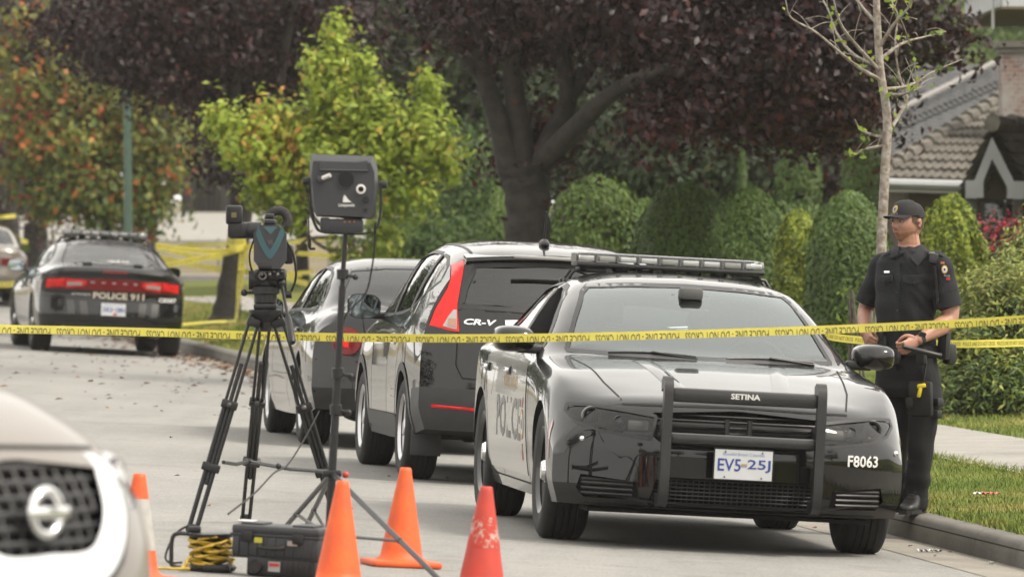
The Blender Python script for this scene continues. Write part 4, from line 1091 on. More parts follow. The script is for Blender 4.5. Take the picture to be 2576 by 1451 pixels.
# saloons with notchback roofs
SED = dict(nose=1.05, tail=-4.0,
    cols=[
        [(1.05, 0, .68), (.95, 0, .76), (.8, 0, .80), (.4, 0, .86), (0, 0, .91), (-.35, 0, .95), (-.45, 0, .975), (-.8, 0, 1.14), (-1.15, 0, 1.30), (-1.45, 0, 1.395), (-1.9, 0, 1.44), (-2.4, 0, 1.435), (-2.75, 0, 1.385), (-3.05, 0, 1.255), (-3.32, 0, 1.10), (-3.45, 0, 1.065), (-3.8, 0, 1.055), (-3.93, 0, 1.045), (-4.0, 0, .98)],
        [(1.05, .36, .67), (.95, .36, .75), (.8, .36, .79), (.4, .36, .85), (0, .37, .902), (-.35, .38, .942), (-.5, .39, .968), (-.85, .38, 1.125), (-1.18, .36, 1.285), (-1.48, .35, 1.382), (-1.9, .34, 1.428), (-2.4, .34, 1.423), (-2.75, .35, 1.372), (-3.05, .36, 1.243), (-3.32, .37, 1.092), (-3.48, .38, 1.058), (-3.8, .38, 1.048), (-3.93, .38, 1.038), (-4.0, .38, .97)],
        [(1.05, .62, .63), (.93, .63, .72), (.75, .64, .765), (.4, .66, .83), (0, .68, .885), (-.4, .70, .93), (-.62, .735, .955), (-.85, .71, 1.05), (-1.2, .66, 1.23), (-1.55, .615, 1.345), (-1.9, .595, 1.378), (-2.4, .595, 1.370), (-2.75, .615, 1.31), (-3.05, .655, 1.17), (-3.28, .69, 1.06), (-3.45, .71, 1.035), (-3.8, .70, 1.022), (-3.93, .695, 1.01), (-4.0, .69, .94)],
        [(1.05, .80, .58), (.85, .81, .69), (.5, .83, .80), (0, .85, .865), (-.5, .86, .93), (-1.5, .858, .955), (-2.5, .85, .97), (-3.2, .83, .985), (-3.8, .80, .975), (-4.0, .79, .92)],
        [(1.05, .87, .52), (.7, .885, .65), (.3, .90, .75), (0, .905, .79), (-1, .905, .83), (-2.4, .905, .85), (-2.9, .91, .87), (-3.6, .89, .88), (-4.0, .87, .85)],
        [(1.05, .905, .45), (.4, .92, .58), (-1, .92, .62), (-2.4, .92, .63), (-3.0, .925, .66), (-4.0, .90, .66)],
        [(1.05, .90, .36), (.4, .915, .40), (-1, .91, .41), (-2.8, .915, .42), (-4.0, .90, .46)],
        [(1.05, .86, .22), (.4, .87, .20), (-1, .865, .20), (-2.8, .87, .22), (-4.0, .86, .29)]])
def sedan(root, paint, lamps=True):
    c = Car(root, SED['cols'], SED['nose'], SED['tail'], (.1, .40, 3.2, [(.2, .08), (.35, .0), (.5, .0), (.62, .04), (.78, .12)]), (-3.2, .30, 3.4, [(.28, .08), (.42, .0), (.55, .0), (.66, .035), (.85, .05), (1.0, .07), (1.06, .06)]))
    for x in (0, -2.807):
        for sg in (1, -1): c.arch(x, .33, .37, sg * .58, sg * 1.1, DARK)
    c.cabin(-3.2, -.52, INTER)
    sf = [(-.88, .985), (-1.15, 1.13), (-1.45, 1.265), (-1.65, 1.315), (-1.86, 1.335), (-1.84, 1.0)]
    sr = [(-1.94, 1.003), (-1.96, 1.337), (-2.35, 1.33), (-2.62, 1.285), (-2.85, 1.18), (-2.98, 1.085), (-2.95, 1.02)]
    for o in (sf, sr):
        for sg in (1, -1): c.through('y', o, sg * .42, sg * 1.05, TRIM)
    ws = [(-.69, .995), (0, .985), (.69, .995), (.60, 1.2), (.55, 1.32), (0, 1.37), (-.55, 1.32), (-.60, 1.2)]
    rw = [(-.66, 1.085), (0, 1.08), (.66, 1.085), (.62, 1.2), (.555, 1.325), (.3, 1.36), (0, 1.37), (-.3, 1.36), (-.555, 1.325), (-.62, 1.2)]
    c.through('x', ws, -.2, -1.6, TRIM); c.through('x', rw, -3.6, -2.4, TRIM, rows=14)
    c.finish(paint)
    c.patch('windshield', 'front', ws, GLASS, -.006, 12, 16); c.patch('rear_window', 'rear', rw, GLASS_T, -.005, 16, 18)
    for o, side in ((ws, 'front'), (rw, 'rear')): c.strip(side, o + [o[0]], .02, TRIM, .003, 'window_seal', sub=4)
    for side in ('left', 'right'):
        for o in (sf, sr): c.patch('side_window', side, o, GLASS_T, -.007, 10, 8); c.strip(side, o + [o[0]], .022, TRIM, .003, 'window_seal', sub=4)
        c.strip(side, [(-1.89, .99), (-1.91, 1.335)], .06, TRIM, .0045, 'pillar_trim')
        for L in ([(-.70, .95), (-.60, .6), (-.62, .27)], [(-1.88, .98), (-1.9, .6), (-1.88, .26)], [(-2.95, 1.0), (-2.72, .85), (-2.5, .62), (-2.42, .30)]): c.strip(side, L, .009, DARK, .0015, 'panel_gap')
        c.strip(side, [(-.45, .47), (-2.38, .49)], .045, paint, .012, 'side_moulding'); c.strip(side, [(-3.22, .50), (-3.9, .51)], .04, paint, .012, 'side_moulding')
        for x in (-1.68, -2.62):
            l, d = c.hit(side, x, .86); MB().box(l + d * .02, (.18, .024, .03), bev=.01).build('door_handle', paint, root, 40)
    for sg in (1, -1): mirror_part(c, -.86, .99, 1.00, sg, paint, (.10, .22, .15), .86)
    interior(c, -.52, -2.75, .95)
    add_wheels(c, 2.807, 1.56, .33, .22, 'alloy7', [ALLOY, DARK, ALLOY], .215)
    return c
root = thing('sedan_car', 'black sedan with round red tail lamps parked just beyond the black crossover', 'car')
c = sedan(root, PAINT2)
def round_lamp(y, z, r):
    P = MB(); n = 28
    def ringp(rr, off): return [c.hit('rear', y + rr * math.cos(2 * math.pi * k / n), z + rr * math.sin(2 * math.pi * k / n))[0] + Vector((-off, 0, 0)) for k in range(n)]
    A, B, C_ = ringp(r, .002), ringp(r * .93, .016), ringp(r * .5, .020)
    P.add(A + B + C_, [(k, (k + 1) % n, n + (k + 1) % n, n + k) for k in range(n)] + [(n + k, n + (k + 1) % n, 2 * n + (k + 1) % n, 2 * n + k) for k in range(n)] + [tuple(range(2 * n, 3 * n))])
    return P.build('tail_lamp', RED_D, root, 40)
for sg in (1, -1):
    for y in (.665, .415):
        tl = round_lamp(sg * y, .80, .105)
        l, d = c.hit('rear', sg * y, .80); MB().lathe([(.001, -.018), (.045, -.022), (.052, -.01)], 20, 'x', (l.x - .006, sg * y, .80)).build('reflector_ring', RED, tl, 40)
    c.strip('rear', [(sg * .56, .98), (sg * .53, .80), (sg * .50, .66)], .009, DARK, .003, 'panel_gap')
c.patch('bumper_band', 'rear', [(-.86, .54), (-.85, .60), (.85, .60), (.86, .54)], PAINT2, .016, 4, 24); c.strip('rear', [(-.88, .655), (.88, .655)], .012, DARK, .003, 'panel_gap'); c.strip('rear', [(-.88, .42), (.88, .42)], .014, DARK, .003, 'panel_gap')
plate(c, 'rear', None, .305, .155, 'Beautiful British Columbia', 'AJ2', '60K', -5, root, True, loc=(-3.98, 0, .76))
b = MB(); b.lathe([(.045, 0), (.052, -.03), (.048, -.04), (.04, .08)], 20, 'x', (-3.92, .52, .265)); b.build('exhaust_tip', CHROME, root, 40)
b = MB(); b.box((-3.55, .35, .29), (.5, .55, .16), bev=.06); b.build('silencer', DARK, root, 40)
place(root, -1.077, 57.19, R(97.0), 2.807, 1.56)

root = thing('sedan_car', 'beige sedan at the left edge parked ahead of the far police car', 'car')
BEIGE = mat("champagne_paint", (.24, .21, .175), rough=.34, metal=.2, coat=1.0, coat_rough=.04)
c = sedan(root, BEIGE)
for sg in (1, -1):
    tl = c.patch('tail_lamp', 'rear', [(sg * .88, .70), (sg * .86, .88), (sg * .42, .87), (sg * .42, .72)], RED_D, .01, 8, 12)
    c.patch('reversing_lamp', 'rear', [(sg * .86, .80), (sg * .85, .87), (sg * .66, .87), (sg * .66, .80)], mat("white_lens", (.40, .385, .37)), .014, 5, 6, parent=tl)
    l, d = c.hit('left' if sg > 0 else 'right', -3.75, .80); c.patch('tail_lamp_side', 'left' if sg > 0 else 'right', [(-3.62, .72), (-3.66, .87), (-3.88, .87), (-3.88, .71)], RED_D, .006, 5, 6, parent=tl)
regrey(c, TRIM, lambda p: p.z < .38)
_d, _e = 5.98, 128.0
place(root, *xy(_d, _e + 2.8), R(97.0), 2.807, 1.56)

# pale crossover in the near left corner, seen obliquely across its grille
root = thing('crossover_car', 'pale silver crossover in the near left corner with a chrome grille and round badge', 'car')
PEARL = mat("pale_silver_paint", (.21, .185, .16), rough=.45, metal=.0, coat=.45, coat_rough=.10)
c = suv_shell(root, (-.1, .50, 2.4, [(.25, .06), (.4, -.03), (.52, -.07), (.62, -.06), (.72, -.03), (.80, .02), (.88, .07), (.95, .13)]), (-2.3, .20, 3.0, [(.34, .07), (.45, .02), (.6, 0), (.80, .015), (1.1, .10), (1.42, .27), (1.5, .30), (1.57, .27)]))
grille = [(-.19, .60), (-.30, .70), (-.40, .84), (0, .855), (.40, .84), (.30, .70), (.19, .60)]
c.recess('front', grille, .06, DARK, 9, 16)
hl = {1: [(.48, .72), (.46, .83), (.70, .86), (.86, .88), (.84, .80), (.70, .74)]}; hl[-1] = [(-p, q) for p, q in hl[1]]
for sg in (1, -1): c.recess('front', hl[sg], .06, mat("lamp_housing", (.015, .015, .016)), 7, 9)
lowg = [(-.55, .32), (-.60, .48), (.60, .48), (.55, .32)]; c.recess('front', lowg, .05, DARK, 6, 14)
c.finish(PEARL); suv_glass(c)
regrey(c, GREYP, lambda p: p.z < .40)
b = MB()
for q in np.linspace(.63, .835, 7):
    w = .20 + (q - .60) * .85; b.tube([c.hit('front', y, float(q))[0] + Vector((-.028, 0, 0)) for y in np.linspace(-w, w, 15)], .009, 6)
for y in np.linspace(-.34, .34, 13):
    q0 = .615 + max(0, abs(y) - .18) * 1.1; b.tube([c.hit('front', float(y), q)[0] + Vector((-.03, 0, 0)) for q in np.linspace(q0, .84, 5)], .006, 5)
b.build('grille', GREYP, root, 40)
b = MB(); L = [(-.385, .845), (-.335, .74), (-.26, .655), (-.165, .605), (0, .60), (.165, .605), (.26, .655), (.335, .74), (.385, .845)]
P = crom([(y, q, 0) for y, q in L], 6); vs = []
for i, p in enumerate(P):
    t = (P[min(i + 1, len(P) - 1)] - P[max(i - 1, 0)]).normalized(); nn = Vector((-t.y, t.x, 0)) * .042
    for dy, o in ((1, .004), (.7, .022), (-.7, .028), (-1, .0)):
        l, d = c.hit('front', p.x + nn.x * dy, p.y + nn.y * dy); vs.append(l + d * o)
b.add(vs, [(4 * i + j, 4 * i + j + 1, 4 * i + j + 5, 4 * i + j + 4) for i in range(len(P) - 1) for j in range(3)])
b.build('chrome_grille_frame', CHROME, root, 60)
c.strip('front', [(-.45, .835), (-.405, .74), (-.315, .63), (-.18, .555), (0, .545), (.18, .555), (.315, .63), (.405, .74), (.45, .835)], .045, TRIM, .006, 'grille_shade_band')  # black band standing in for the shade along the outside of the chrome frame
b = MB(); l, d = c.hit('front', 0, .735); cx = l.x + .022; pts = [Vector((cx, .054 * math.cos(a), .735 + .050 * math.sin(a))) for a in np.linspace(0, 2 * math.pi, 33)]
b.tube(pts, .013, 10, flat=1.0); b.box((cx + .006, 0, .735), (.018, .155, .030), bev=.005); b.box((cx - .03, 0, .735), (.03, .12, .03)); b.build('badge', CHROME, root, 40)
for sg in (1, -1):
    h = MB()
    for y in (.56, .70):
        l, d = c.hit('front', sg * y, .80); h.lathe([(.05, -.005), (.045, .02), (.035, .01), (.032, -.02)], 18, 'x', (l.x - .045, sg * y, .80), m=0); h.sphere((l.x - .045, sg * y, .80), (.02, .033, .033), 12, m=1)
    pts = [c.hit('front', sg * y, q)[0] + Vector((-.03, 0, 0)) for y, q in ((.47, .78), (.60, .80), (.72, .80), (.84, .82))]; h.tube(crom(pts, 4), .03, 8, m=0)
    o = h.build('headlight', [REFLECT, mat("projector_lens", (.12, .13, .17))], root, 40); c.patch('headlight_lens', 'front', hl[sg], LENS, -.003, 8, 10, parent=o)
    c.strip('front', [(sg * .80, .46), (sg * .66, .50), (sg * .62, .40)], .03, CHROME, .006, 'fog_lamp_trim')
c.strip('front', [(-.45, .868), (0, .883), (.45, .868)], .010, DARK, .003, 'hood_gap')
b = MB()
for q in np.linspace(.34, .46, 5): b.tube([c.hit('front', y, float(q))[0] + Vector((-.02, 0, 0)) for y in np.linspace(-.52, .52, 13)], .008, 6)
b.build('lower_grille', TRIM, root, 40)
for sg in (1, -1): mirror_part(c, -.80, 1.00, 1.14, sg, PEARL, (.11, .23, .175), .86)
interior(c, -.40, -2.75, 1.07, True, 1, .55)
add_wheels(c, 2.62, 1.57, .345, .225, 'alloy5', [ALLOY, DARK, ALLOY], .225)
_y = R(-37); _f = Vector((math.cos(_y), math.sin(_y))); _b = Vector((-1.24, 18.5))
place(root, _b.x - _f.x * .92, _b.y - _f.y * .92, _y, 2.62, 1.57); root.scale = (1.03, 1.03, 1.13)
# ================================================================== officer
OY = 41.2
OB = at(2284, 1290, OY); OB.z = 0.152
officer = thing('person', 'police officer in dark short-sleeved uniform and cap standing on the kerb with hands at belt', 'person', OB)
def P_(u, v, dy=0.0): return at(u, v, OY) + Vector((0, dy, 0)) - OB
SKIN = mat("skin", (.48, .245, .175), rough=.5, var=.10, vscale=18, sss=.15)
BEARD = mat("stubble_skin", (.34, .165, .095), rough=.65, var=.18, vscale=90)
LIP = mat("lip", (.30, .125, .10), rough=.5)
NAVY = mat("navy_cloth", (.0035, .0046, .0080), rough=.85, var=.25, vscale=14, bump=.25, bscale=240)
NAVY2 = mat("navy_trouser_cloth", (.0030, .0038, .0060), rough=.88, var=.25, vscale=10, bump=.25, bscale=200)
LEATHER = mat("black_nylon", (.008, .008, .009), rough=.6, var=.3, vscale=30)
BOOT = mat("black_boot", (.010, .0095, .009), rough=.45, var=.4, vscale=30)
FA = R(38); Fd = Vector((-math.sin(FA), -math.cos(FA), 0)); Ld = Vector((math.cos(FA), -math.sin(FA), 0)); Ud = Vector((0, 0, 1))
def remesh(mb, name, mats, parent, vox=.006, smooth=4, fac=.5):
    o = mb.build(name, mats, None, 0)
    md = o.modifiers.new("r", 'REMESH'); md.mode = 'VOXEL'; md.voxel_size = vox; md.use_smooth_shade = True
    ms = o.modifiers.new("s", 'SMOOTH'); ms.factor = fac; ms.iterations = smooth
    dg = bpy.context.evaluated_depsgraph_get(); dg.update(); me = bpy.data.meshes.new_from_object(o.evaluated_get(dg))
    old = o.data; o.modifiers.clear(); o.data = me; bpy.data.meshes.remove(old); me.shade_smooth(); o.parent = parent
    me.materials.clear()
    for m in (mats if isinstance(mats, list) else [mats]): me.materials.append(m)
    return o
def section_loft(b, secs, n=28, e=2.3, fd=None, ld=None):
    "secs: (centre, half-width along left, half-depth along front)"
    fd = fd or Fd; ld = ld or Ld; vs = []
    for c, a, d in secs:
        for k in range(n):
            t = 2 * math.pi * k / n; ca, sa = math.cos(t), math.sin(t)
            vs.append(c + ld * math.copysign(abs(ca) ** (2 / e), ca) * a + fd * math.copysign(abs(sa) ** (2 / e), sa) * d)
    m = len(secs)
    b.add(vs, [(i * n + j, i * n + (j + 1) % n, (i + 1) * n + (j + 1) % n, (i + 1) * n + j) for i in range(m - 1) for j in range(n)] + [tuple(range(n)), tuple(range((m - 1) * n, m * n))])
def limb(b, pts, rad, n=16, k=5):
    P = crom(pts, k); q = np.interp(np.linspace(0, len(pts) - 1, len(P)), range(len(pts)), rad)
    b.tube(P, [float(x) for x in q], n); b.sphere(P[0], float(q[0]) * .98, 14, k=10); b.sphere(P[-1], float(q[-1]) * .98, 14, k=10)
sR, eR_, wR = P_(2221, 668, .13), P_(2182, 785, .22), P_(2176, 838, .01)
sL, eL_, wL = P_(2360, 664, -.12), P_(2388, 798, -.13), P_(2304, 852, -.30)
hR, hL = P_(2186, 858, -.06), P_(2266, 872, -.36)
nb = P_(2286, 622, 0)
body = MB()
# torso, neck, legs under the clothes
torso = [(P_(2284, 628), .10, .075), (P_(2284, 645), .165, .09), (P_(2284, 680), .19, .105), (P_(2282, 730), .18, .115), (P_(2278, 800), .16, .115), (P_(2280, 870), .16, .115), (P_(2282, 930), .17, .12), (P_(2282, 965), .15, .11)]
section_loft(body, torso)
kR, aR = P_(2257, 1068, .04), P_(2252, 1238, .10)
kL, aL = P_(2318, 1076, -.10), P_(2303, 1250, -.02)
limb(body, [P_(2252, 950, .07), kR, aR], [.078, .055, .042]); limb(body, [P_(2316, 955, -.07), kL, aL], [.078, .055, .042])
limb(body, [aR, Vector((aR.x, aR.y, .05))], [.038, .032]); limb(body, [aL, Vector((aL.x, aL.y, .05))], [.038, .032])
limb(body, [sR, eR_, wR], [.056, .046, .030]); limb(body, [sL, eL_, wL], [.056, .047, .031])
limb(body, [(sL + eL_) * .5 + Vector((0, 0, -.04)), eL_, eL_.lerp(wL, .35), wL], [.052, .046, .045, .030]); limb(body, [eR_, eR_.lerp(wR, .35), wR], [.044, .043, .030])
# head, turned to the left of the picture
HA = R(50); hf = Vector((-math.sin(HA), -math.cos(HA), 0)); hl = Vector((math.cos(HA), -math.sin(HA), 0)); hc = P_(2283, 560, 0)
limb(body, [P_(2288, 635, .0), P_(2286, 605, .0), hc + Vector((0, 0, -.04))], [.068, .062, .058])
def H_(f, l, u): return hc + hf * f + hl * l + Ud * u
def hd(u_, v_):
    t = 2 * math.pi * u_; ph = math.pi * (.002 + .996 * v_); z = math.cos(ph); r_ = math.sin(ph)
    x = r_ * math.cos(t); y = r_ * math.sin(t)          # x front, y left
    fx, fy, fz = .098 * x, .077 * y, .122 * z
    low = max(0, -z); fy *= 1 - .20 * low ** 1.5 * (1 if x > -.2 else .5); fx *= 1 + (.04 * low if x > 0 else -.22 * low)
    if z < -.55 and x < .1: fz *= .85
    # brow, sockets, nose, cheek, mouth and chin on the front
    def g(y0, z0, sy, sz): return math.exp(-((fy - y0) / sy) ** 2 - ((fz - z0) / sz) ** 2) if x > 0 else 0
    fx += .006 * (g(.028, .030, .026, .010) + g(-.028, .030, .026, .010)) - .013 * (g(.031, .010, .015, .011) + g(-.031, .010, .015, .011))
    fx += .024 * g(0, -.022, .010, .013) + .014 * g(0, -.002, .008, .020) + .006 * (g(.012, -.026, .007, .008) + g(-.012, -.026, .007, .008))
    fx += .004 * (g(.040, -.018, .016, .016) + g(-.040, -.018, .016, .016)) + .009 * g(0, -.055, .024, .007) - .006 * g(0, -.062, .022, .003) + .008 * g(0, -.069, .020, .006) + .012 * g(0, -.098, .022, .014)
    return H_(fx, fy, fz)
body.grid(hd, 64, 48, 0, True)
for sg in (1, -1):   # ears
    c_ = H_(-.008, sg * .077, -.004)
    for (df, du, rr) in ((-.012, .016, .012), (-.014, .0, .013), (-.008, -.016, .010), (.0, .012, .010)): body.sphere(c_ + hf * df + Ud * du + hl * sg * .006, (rr * .75, rr * .75, rr * 1.2), 10, k=8)
def hand(b, wrist, knuckle, palm_n, thumb_dir, curl, sc_=1.0, spread=.0):
    "palm from the wrist to the knuckles, four curled fingers, thumb from the side"
    d = (knuckle - wrist).normalized(); side = thumb_dir - d * thumb_dir.dot(d); side = side.normalized(); pn = d.cross(side).normalized()
    if pn.dot(palm_n) < 0: pn = -pn
    L = (knuckle - wrist).length
    vs = []
    for t, w_, h_ in ((-.1, .026, .019), (.2, .032, .018), (.6, .041, .017), (1.0, .042, .014)):
        for k in range(14):
            a = 2 * math.pi * k / 14; vs.append(wrist + d * L * t + side * w_ * sc_ * math.cos(a) + pn * h_ * sc_ * math.sin(a))
    b.add(vs, [(i * 14 + j, i * 14 + (j + 1) % 14, (i + 1) * 14 + (j + 1) % 14, (i + 1) * 14 + j) for i in range(3) for j in range(14)] + [tuple(range(14)), tuple(range(42, 56))])
    for i, (off, ln, dc) in enumerate(((.031, .074, 0), (.0105, .080, 4), (-.0105, .075, 8), (-.030, .060, 14))):
        p = knuckle + side * off * sc_ - d * .006; ang = 0; path = [p - d * .012, p]; r0 = .0098 if i < 3 else .0085
        for s_, cu in ((.44, curl[0]), (.31, curl[1]), (.25, curl[2])):
            ang += R(cu + dc * .5); q = d * math.cos(ang) + pn * math.sin(ang); p = p + q * ln * s_ * sc_; path.append(p)
        b.tube(crom(path, 4), [r0 * sc_ * (1 - .28 * k / (4 * (len(path) - 1))) for k in range(4 * (len(path) - 1) + 1)], 10); b.sphere(path[-1], r0 * .74 * sc_, 10)
        b.sphere(path[1], r0 * 1.08 * sc_, 10)
    t0 = wrist + d * L * .28 + side * .030 * sc_; t1 = t0 + (side * .55 + d * .75 + pn * .25).normalized() * .042 * sc_; t2 = t1 + (d * .85 - side * .15 + pn * .55).normalized() * .032 * sc_; t3 = t2 + (d * .7 - side * .55 + pn * .6).normalized() * .024 * sc_
    b.tube(crom([t0 - side * .012, t0, t1, t2, t3], 3), [.013, .013, .0128, .0125, .012, .0117, .0112, .011, .0108, .0105, .010, .0095, .009], 10); b.sphere(t3, .0088 * sc_, 10)
hand(body, wL, hL, Vector((-.2, .9, -.35)), Vector((-.15, -.2, 1)), (48, 62, 38))
hand(body, wR, hR, Vector((.75, .5, -.2)), Vector((.3, -.2, 1)), (40, 58, 38))
bo = remesh(body, 'body', [SKIN, BEARD, LIP], officer, .0042, 3, .45)
for p in bo.data.polygons:
    c_ = p.center - hc; f_, l_, u_ = c_.dot(hf), c_.dot(hl), c_.z
    if c_.length < .16 and u_ > -.14:
        if f_ > -.01 and -.128 < u_ < -.050 - .25 * max(0, f_ - .03) and not (abs(l_) < .028 and u_ > -.050): p.material_index = 1
        if f_ > .05 and abs(l_) < .024 and -.050 < u_ < -.041: p.material_index = 1
        if f_ > .082 and abs(l_) < .019 and -.066 < u_ < -.056: p.material_index = 2
for sg in (1, -1):
    e_ = MB(); c_ = H_(.077, sg * .031, .009); e_.sphere(c_, .0115, 14, m=0, k=10); e_.sphere(c_ + hf * .0068, (.0066, .0066, .0066), 10, m=1)
    e_.build('eye', [mat("eye_white", (.36, .32, .30), rough=.3), mat("iris", (.05, .06, .07), rough=.2)], officer, 60)
    br2 = MB(); br2.tube(crom([H_(.094, sg * .012, .026), H_(.092, sg * .028, .031), H_(.080, sg * .046, .027)], 4), [.004, .0055, .006, .0065, .0065, .006, .005, .004, .003], 6); br2.build('eyebrow', mat("ginger_hair", (.12, .055, .028), rough=.8), officer, 60)
    li = MB(); li.tube(crom([H_(.083, sg * .018, .014), H_(.088, sg * .031, .019), H_(.078, sg * .045, .012)], 4), .0028, 6); li.build('eyelid', SKIN, officer, 60)
# hair round the sides and back
hb = MB()
def hairf(u_, v_):
    t = R(72) + (2 * math.pi - 2 * R(72)) * u_; z = .052 - .088 * v_ * (1 if abs(u_ - .5) < .34 else max(.35, 1 - (abs(u_ - .5) - .34) * 3)); x, y = math.cos(t), math.sin(t)
    s_ = math.sqrt(max(.05, 1 - (z / .124) ** 2)); return H_(.103 * x * s_, .0815 * y * s_, z)
hb.grid(hairf, 40, 10, 0); hb.build('hair', mat("short_hair", (.095, .052, .030), rough=.8, var=.3, vscale=160, bump=.6, bscale=300), officer, 60)
# cap
cb = MB()
def capf(u_, v_):
    t = 2 * math.pi * u_; a = v_ * math.pi / 2; x, y = math.cos(t), math.sin(t); rr = math.cos(a) ** .62
    return H_(.1085 * x * rr - .004, .087 * y * rr, .040 + .090 * math.sin(a) ** 1.05 - (.012 if x < 0 else 0))
cb.grid(capf, 48, 14, 0, True)
cb.sphere(H_(-.004, 0, .130), (.008, .008, .005), 10)
capo = cb.build('cap', mat("cap_cloth", (.0065, .0068, .0090), rough=.8, var=.15, vscale=60), officer, 50)
bm_ = MB()
def brim(u_, v_):
    t = R(-66) + R(132) * u_; ext = .072 * math.cos(t * .95) ** .55; x, y = math.cos(t), math.sin(t); b0 = Vector((.106 * x - .004, .087 * y)); k = v_
    f_ = b0.x + ext * k * (.6 + .4 * x); l_ = b0.y * (1 - .06 * k); return H_(f_, l_, .047 - .010 * k - .012 * (y * y) * (.4 + k) )
bm_.grid(brim, 24, 6, 0); n0 = len(bm_.v); v_old = list(bm_.v); bm_.add([Vector(v) + Vector((0, 0, -.004)) for v in v_old], [f for f in bm_.f[:]])
bm_.build('brim', mat("cap_cloth", (.0065, .0068, .0090)), capo, 50, fixn=False)
def on_cap(l_, u_, off=.004):
    t = math.asin(max(-1, min(1, l_ / .087))); a = max(0, min(.99, (u_ - .034) / .096)); aa = math.asin(a ** (1 / 1.05)); rr = math.cos(aa) ** .62
    return H_((.1085 * math.cos(t)) * rr - .004, l_ * (rr ** .2), u_) + (hf + Ud * .4).normalized() * off
ce = MB()
for (r0, r1, m_, of) in ((.011, .0205, 0, .003), (0.0, .0115, 1, .0035), (.0, .007, 2, .0042)):
    n = 20; vs = []
    for k in range(n):
        a = 2 * math.pi * k / n
        for r_ in (r0 + 1e-4, r1): vs.append(on_cap(r_ * math.sin(a), .076 + r_ * math.cos(a) * 1.1, of))
    ce.add(vs, [(2 * k, 2 * k + 1, (2 * k + 3) % (2 * n), (2 * k + 2) % (2 * n)) for k in range(n)], m_)
ce.build('cap_crest', [GOLD, mat("grey_thread", (.30, .30, .31)), mat("plate_blue", (.03, .06, .30))], capo, 0, fixn=False)
vs, fs = text_fit('POLICE', .054, .013, .02); MB().add([on_cap(v.x, .048 + v.y, .004) for v in vs], fs).build('cap_lettering', mat("grey_thread", (.30, .30, .31)), capo, 0, fixn=False)
# ---- shirt
sh = MB()
section_loft(sh, [(P_(2285, 618, .02), .078, .072), (P_(2284, 630), .115, .088), (P_(2284, 642), .158, .100), (P_(2284, 660), .192, .115), (P_(2283, 700), .205, .130), (P_(2281, 745), .192, .132), (P_(2277, 800), .176, .130), (P_(2278, 850), .180, .130), (P_(2280, 880), .186, .132)], 36)
mR, mL = sR.lerp(eR_, .62), sL.lerp(eL_, .64)
limb(sh, [sR + Vector((.05, -.02, .015)), sR, sR.lerp(eR_, .35), mR], [.060, .066, .072, .072]); limb(sh, [sL + Vector((-.05, .02, .015)), sL, sL.lerp(eL_, .35), mL], [.060, .068, .075, .075])
sho = remesh(sh, 'shirt', NAVY, officer, .0075, 4)
rs = random.Random(4)
for v in sho.data.vertices:      # soft folds
    c_ = v.co; k = math.sin(c_.z * 34 + c_.x * 22 + math.sin(c_.x * 18) * 1.6) * math.sin(c_.x * 15 - c_.z * 11 + 1.3); v.co += v.normal * (.0055 * k + .0035 * math.sin(c_.z * 75 + 9 * math.sin(c_.x * 11)) * max(0, math.sin(c_.x * 13 + c_.z * 5)))
    # open the sleeve ends
for (m_, e_, s_) in ((mR, eR_, sR), (mL, eL_, sL)):
    d_ = (e_ - s_).normalized(); cuff = MB(); n = 24; a_ = d_.orthogonal().normalized(); b_ = d_.cross(a_); vs = []
    for t, r_ in ((-.03, .0775), (.052, .0795), (.054, .070), (-.01, .066)):
        for k in range(n): an = 2 * math.pi * k / n; vs.append(m_ + d_ * t + a_ * r_ * math.cos(an) + b_ * r_ * math.sin(an))
    cuff.add(vs, [(i * n + j, i * n + (j + 1) % n, (i + 1) * n + (j + 1) % n, (i + 1) * n + j) for i in range(3) for j in range(n)]); cuff.build('sleeve_cuff', NAVY, sho, 50)
def shirt_ray(o_v, dr):
    me = sho.data; bv = shirt_ray.bv
    l_, n_, i_, d_ = bv.ray_cast(o_v, dr); return (l_, n_) if l_ is not None else (None, None)
shirt_ray.bv = BVHTree.FromPolygons([v.co.copy() for v in sho.data.vertices], [tuple(p.vertices) for p in sho.data.polygons])
def on_shirt(u, v, off=.004):
    o_v = P_(u, v, -1.2); l_, n_ = shirt_ray(o_v, Vector((0, 1, 0)))
    if l_ is None: l_, n_, _, _ = shirt_ray.bv.find_nearest(P_(u, v, -.15))
    return l_ + Vector((0, -1, 0)) * off
def cloth_patch(name, outline, m, off=.006, n=8, parent=None):
    "a flat piece of cloth lying on the shirt front, outline in photo pixels"
    b = MB(); q0, q1 = min(p[1] for p in outline), max(p[1] for p in outline); G = []
    for r_ in range(n):
        q = q0 + .01 + (q1 - q0 - .02) * r_ / (n - 1); xs = []
        for i in range(len(outline)):
            (a, b1), (c_, d_) = outline[i], outline[(i + 1) % len(outline)]
            if (b1 - q) * (d_ - q) <= 0 and b1 != d_: xs.append(a + (c_ - a) * (q - b1) / (d_ - b1))
        G.append([on_shirt(min(xs) + (max(xs) - min(xs)) * k / (n - 1), q, off) for k in range(n)])
    vs = [p for row in G for p in row]; b.add(vs, [(r_ * n + k, r_ * n + k + 1, (r_ + 1) * n + k + 1, (r_ + 1) * n + k) for r_ in range(n - 1) for k in range(n - 1)])
    vs2 = [p + Vector((0, .006, 0)) for p in vs]; e = [k for k in range(n)] + [r_ * n + n - 1 for r_ in range(1, n)] + [(n - 1) * n + k for k in range(n - 2, -1, -1)] + [r_ * n for r_ in range(n - 2, 0, -1)]; N_ = len(b.v)
    b.add(vs2, []); b.f += [(e[i], e[(i + 1) % len(e)], N_ + e[(i + 1) % len(e)], N_ + e[i]) for i in range(len(e))]; b.mi += [0] * len(e)
    return b.build(name, m, parent or sho, 60, fixn=False)
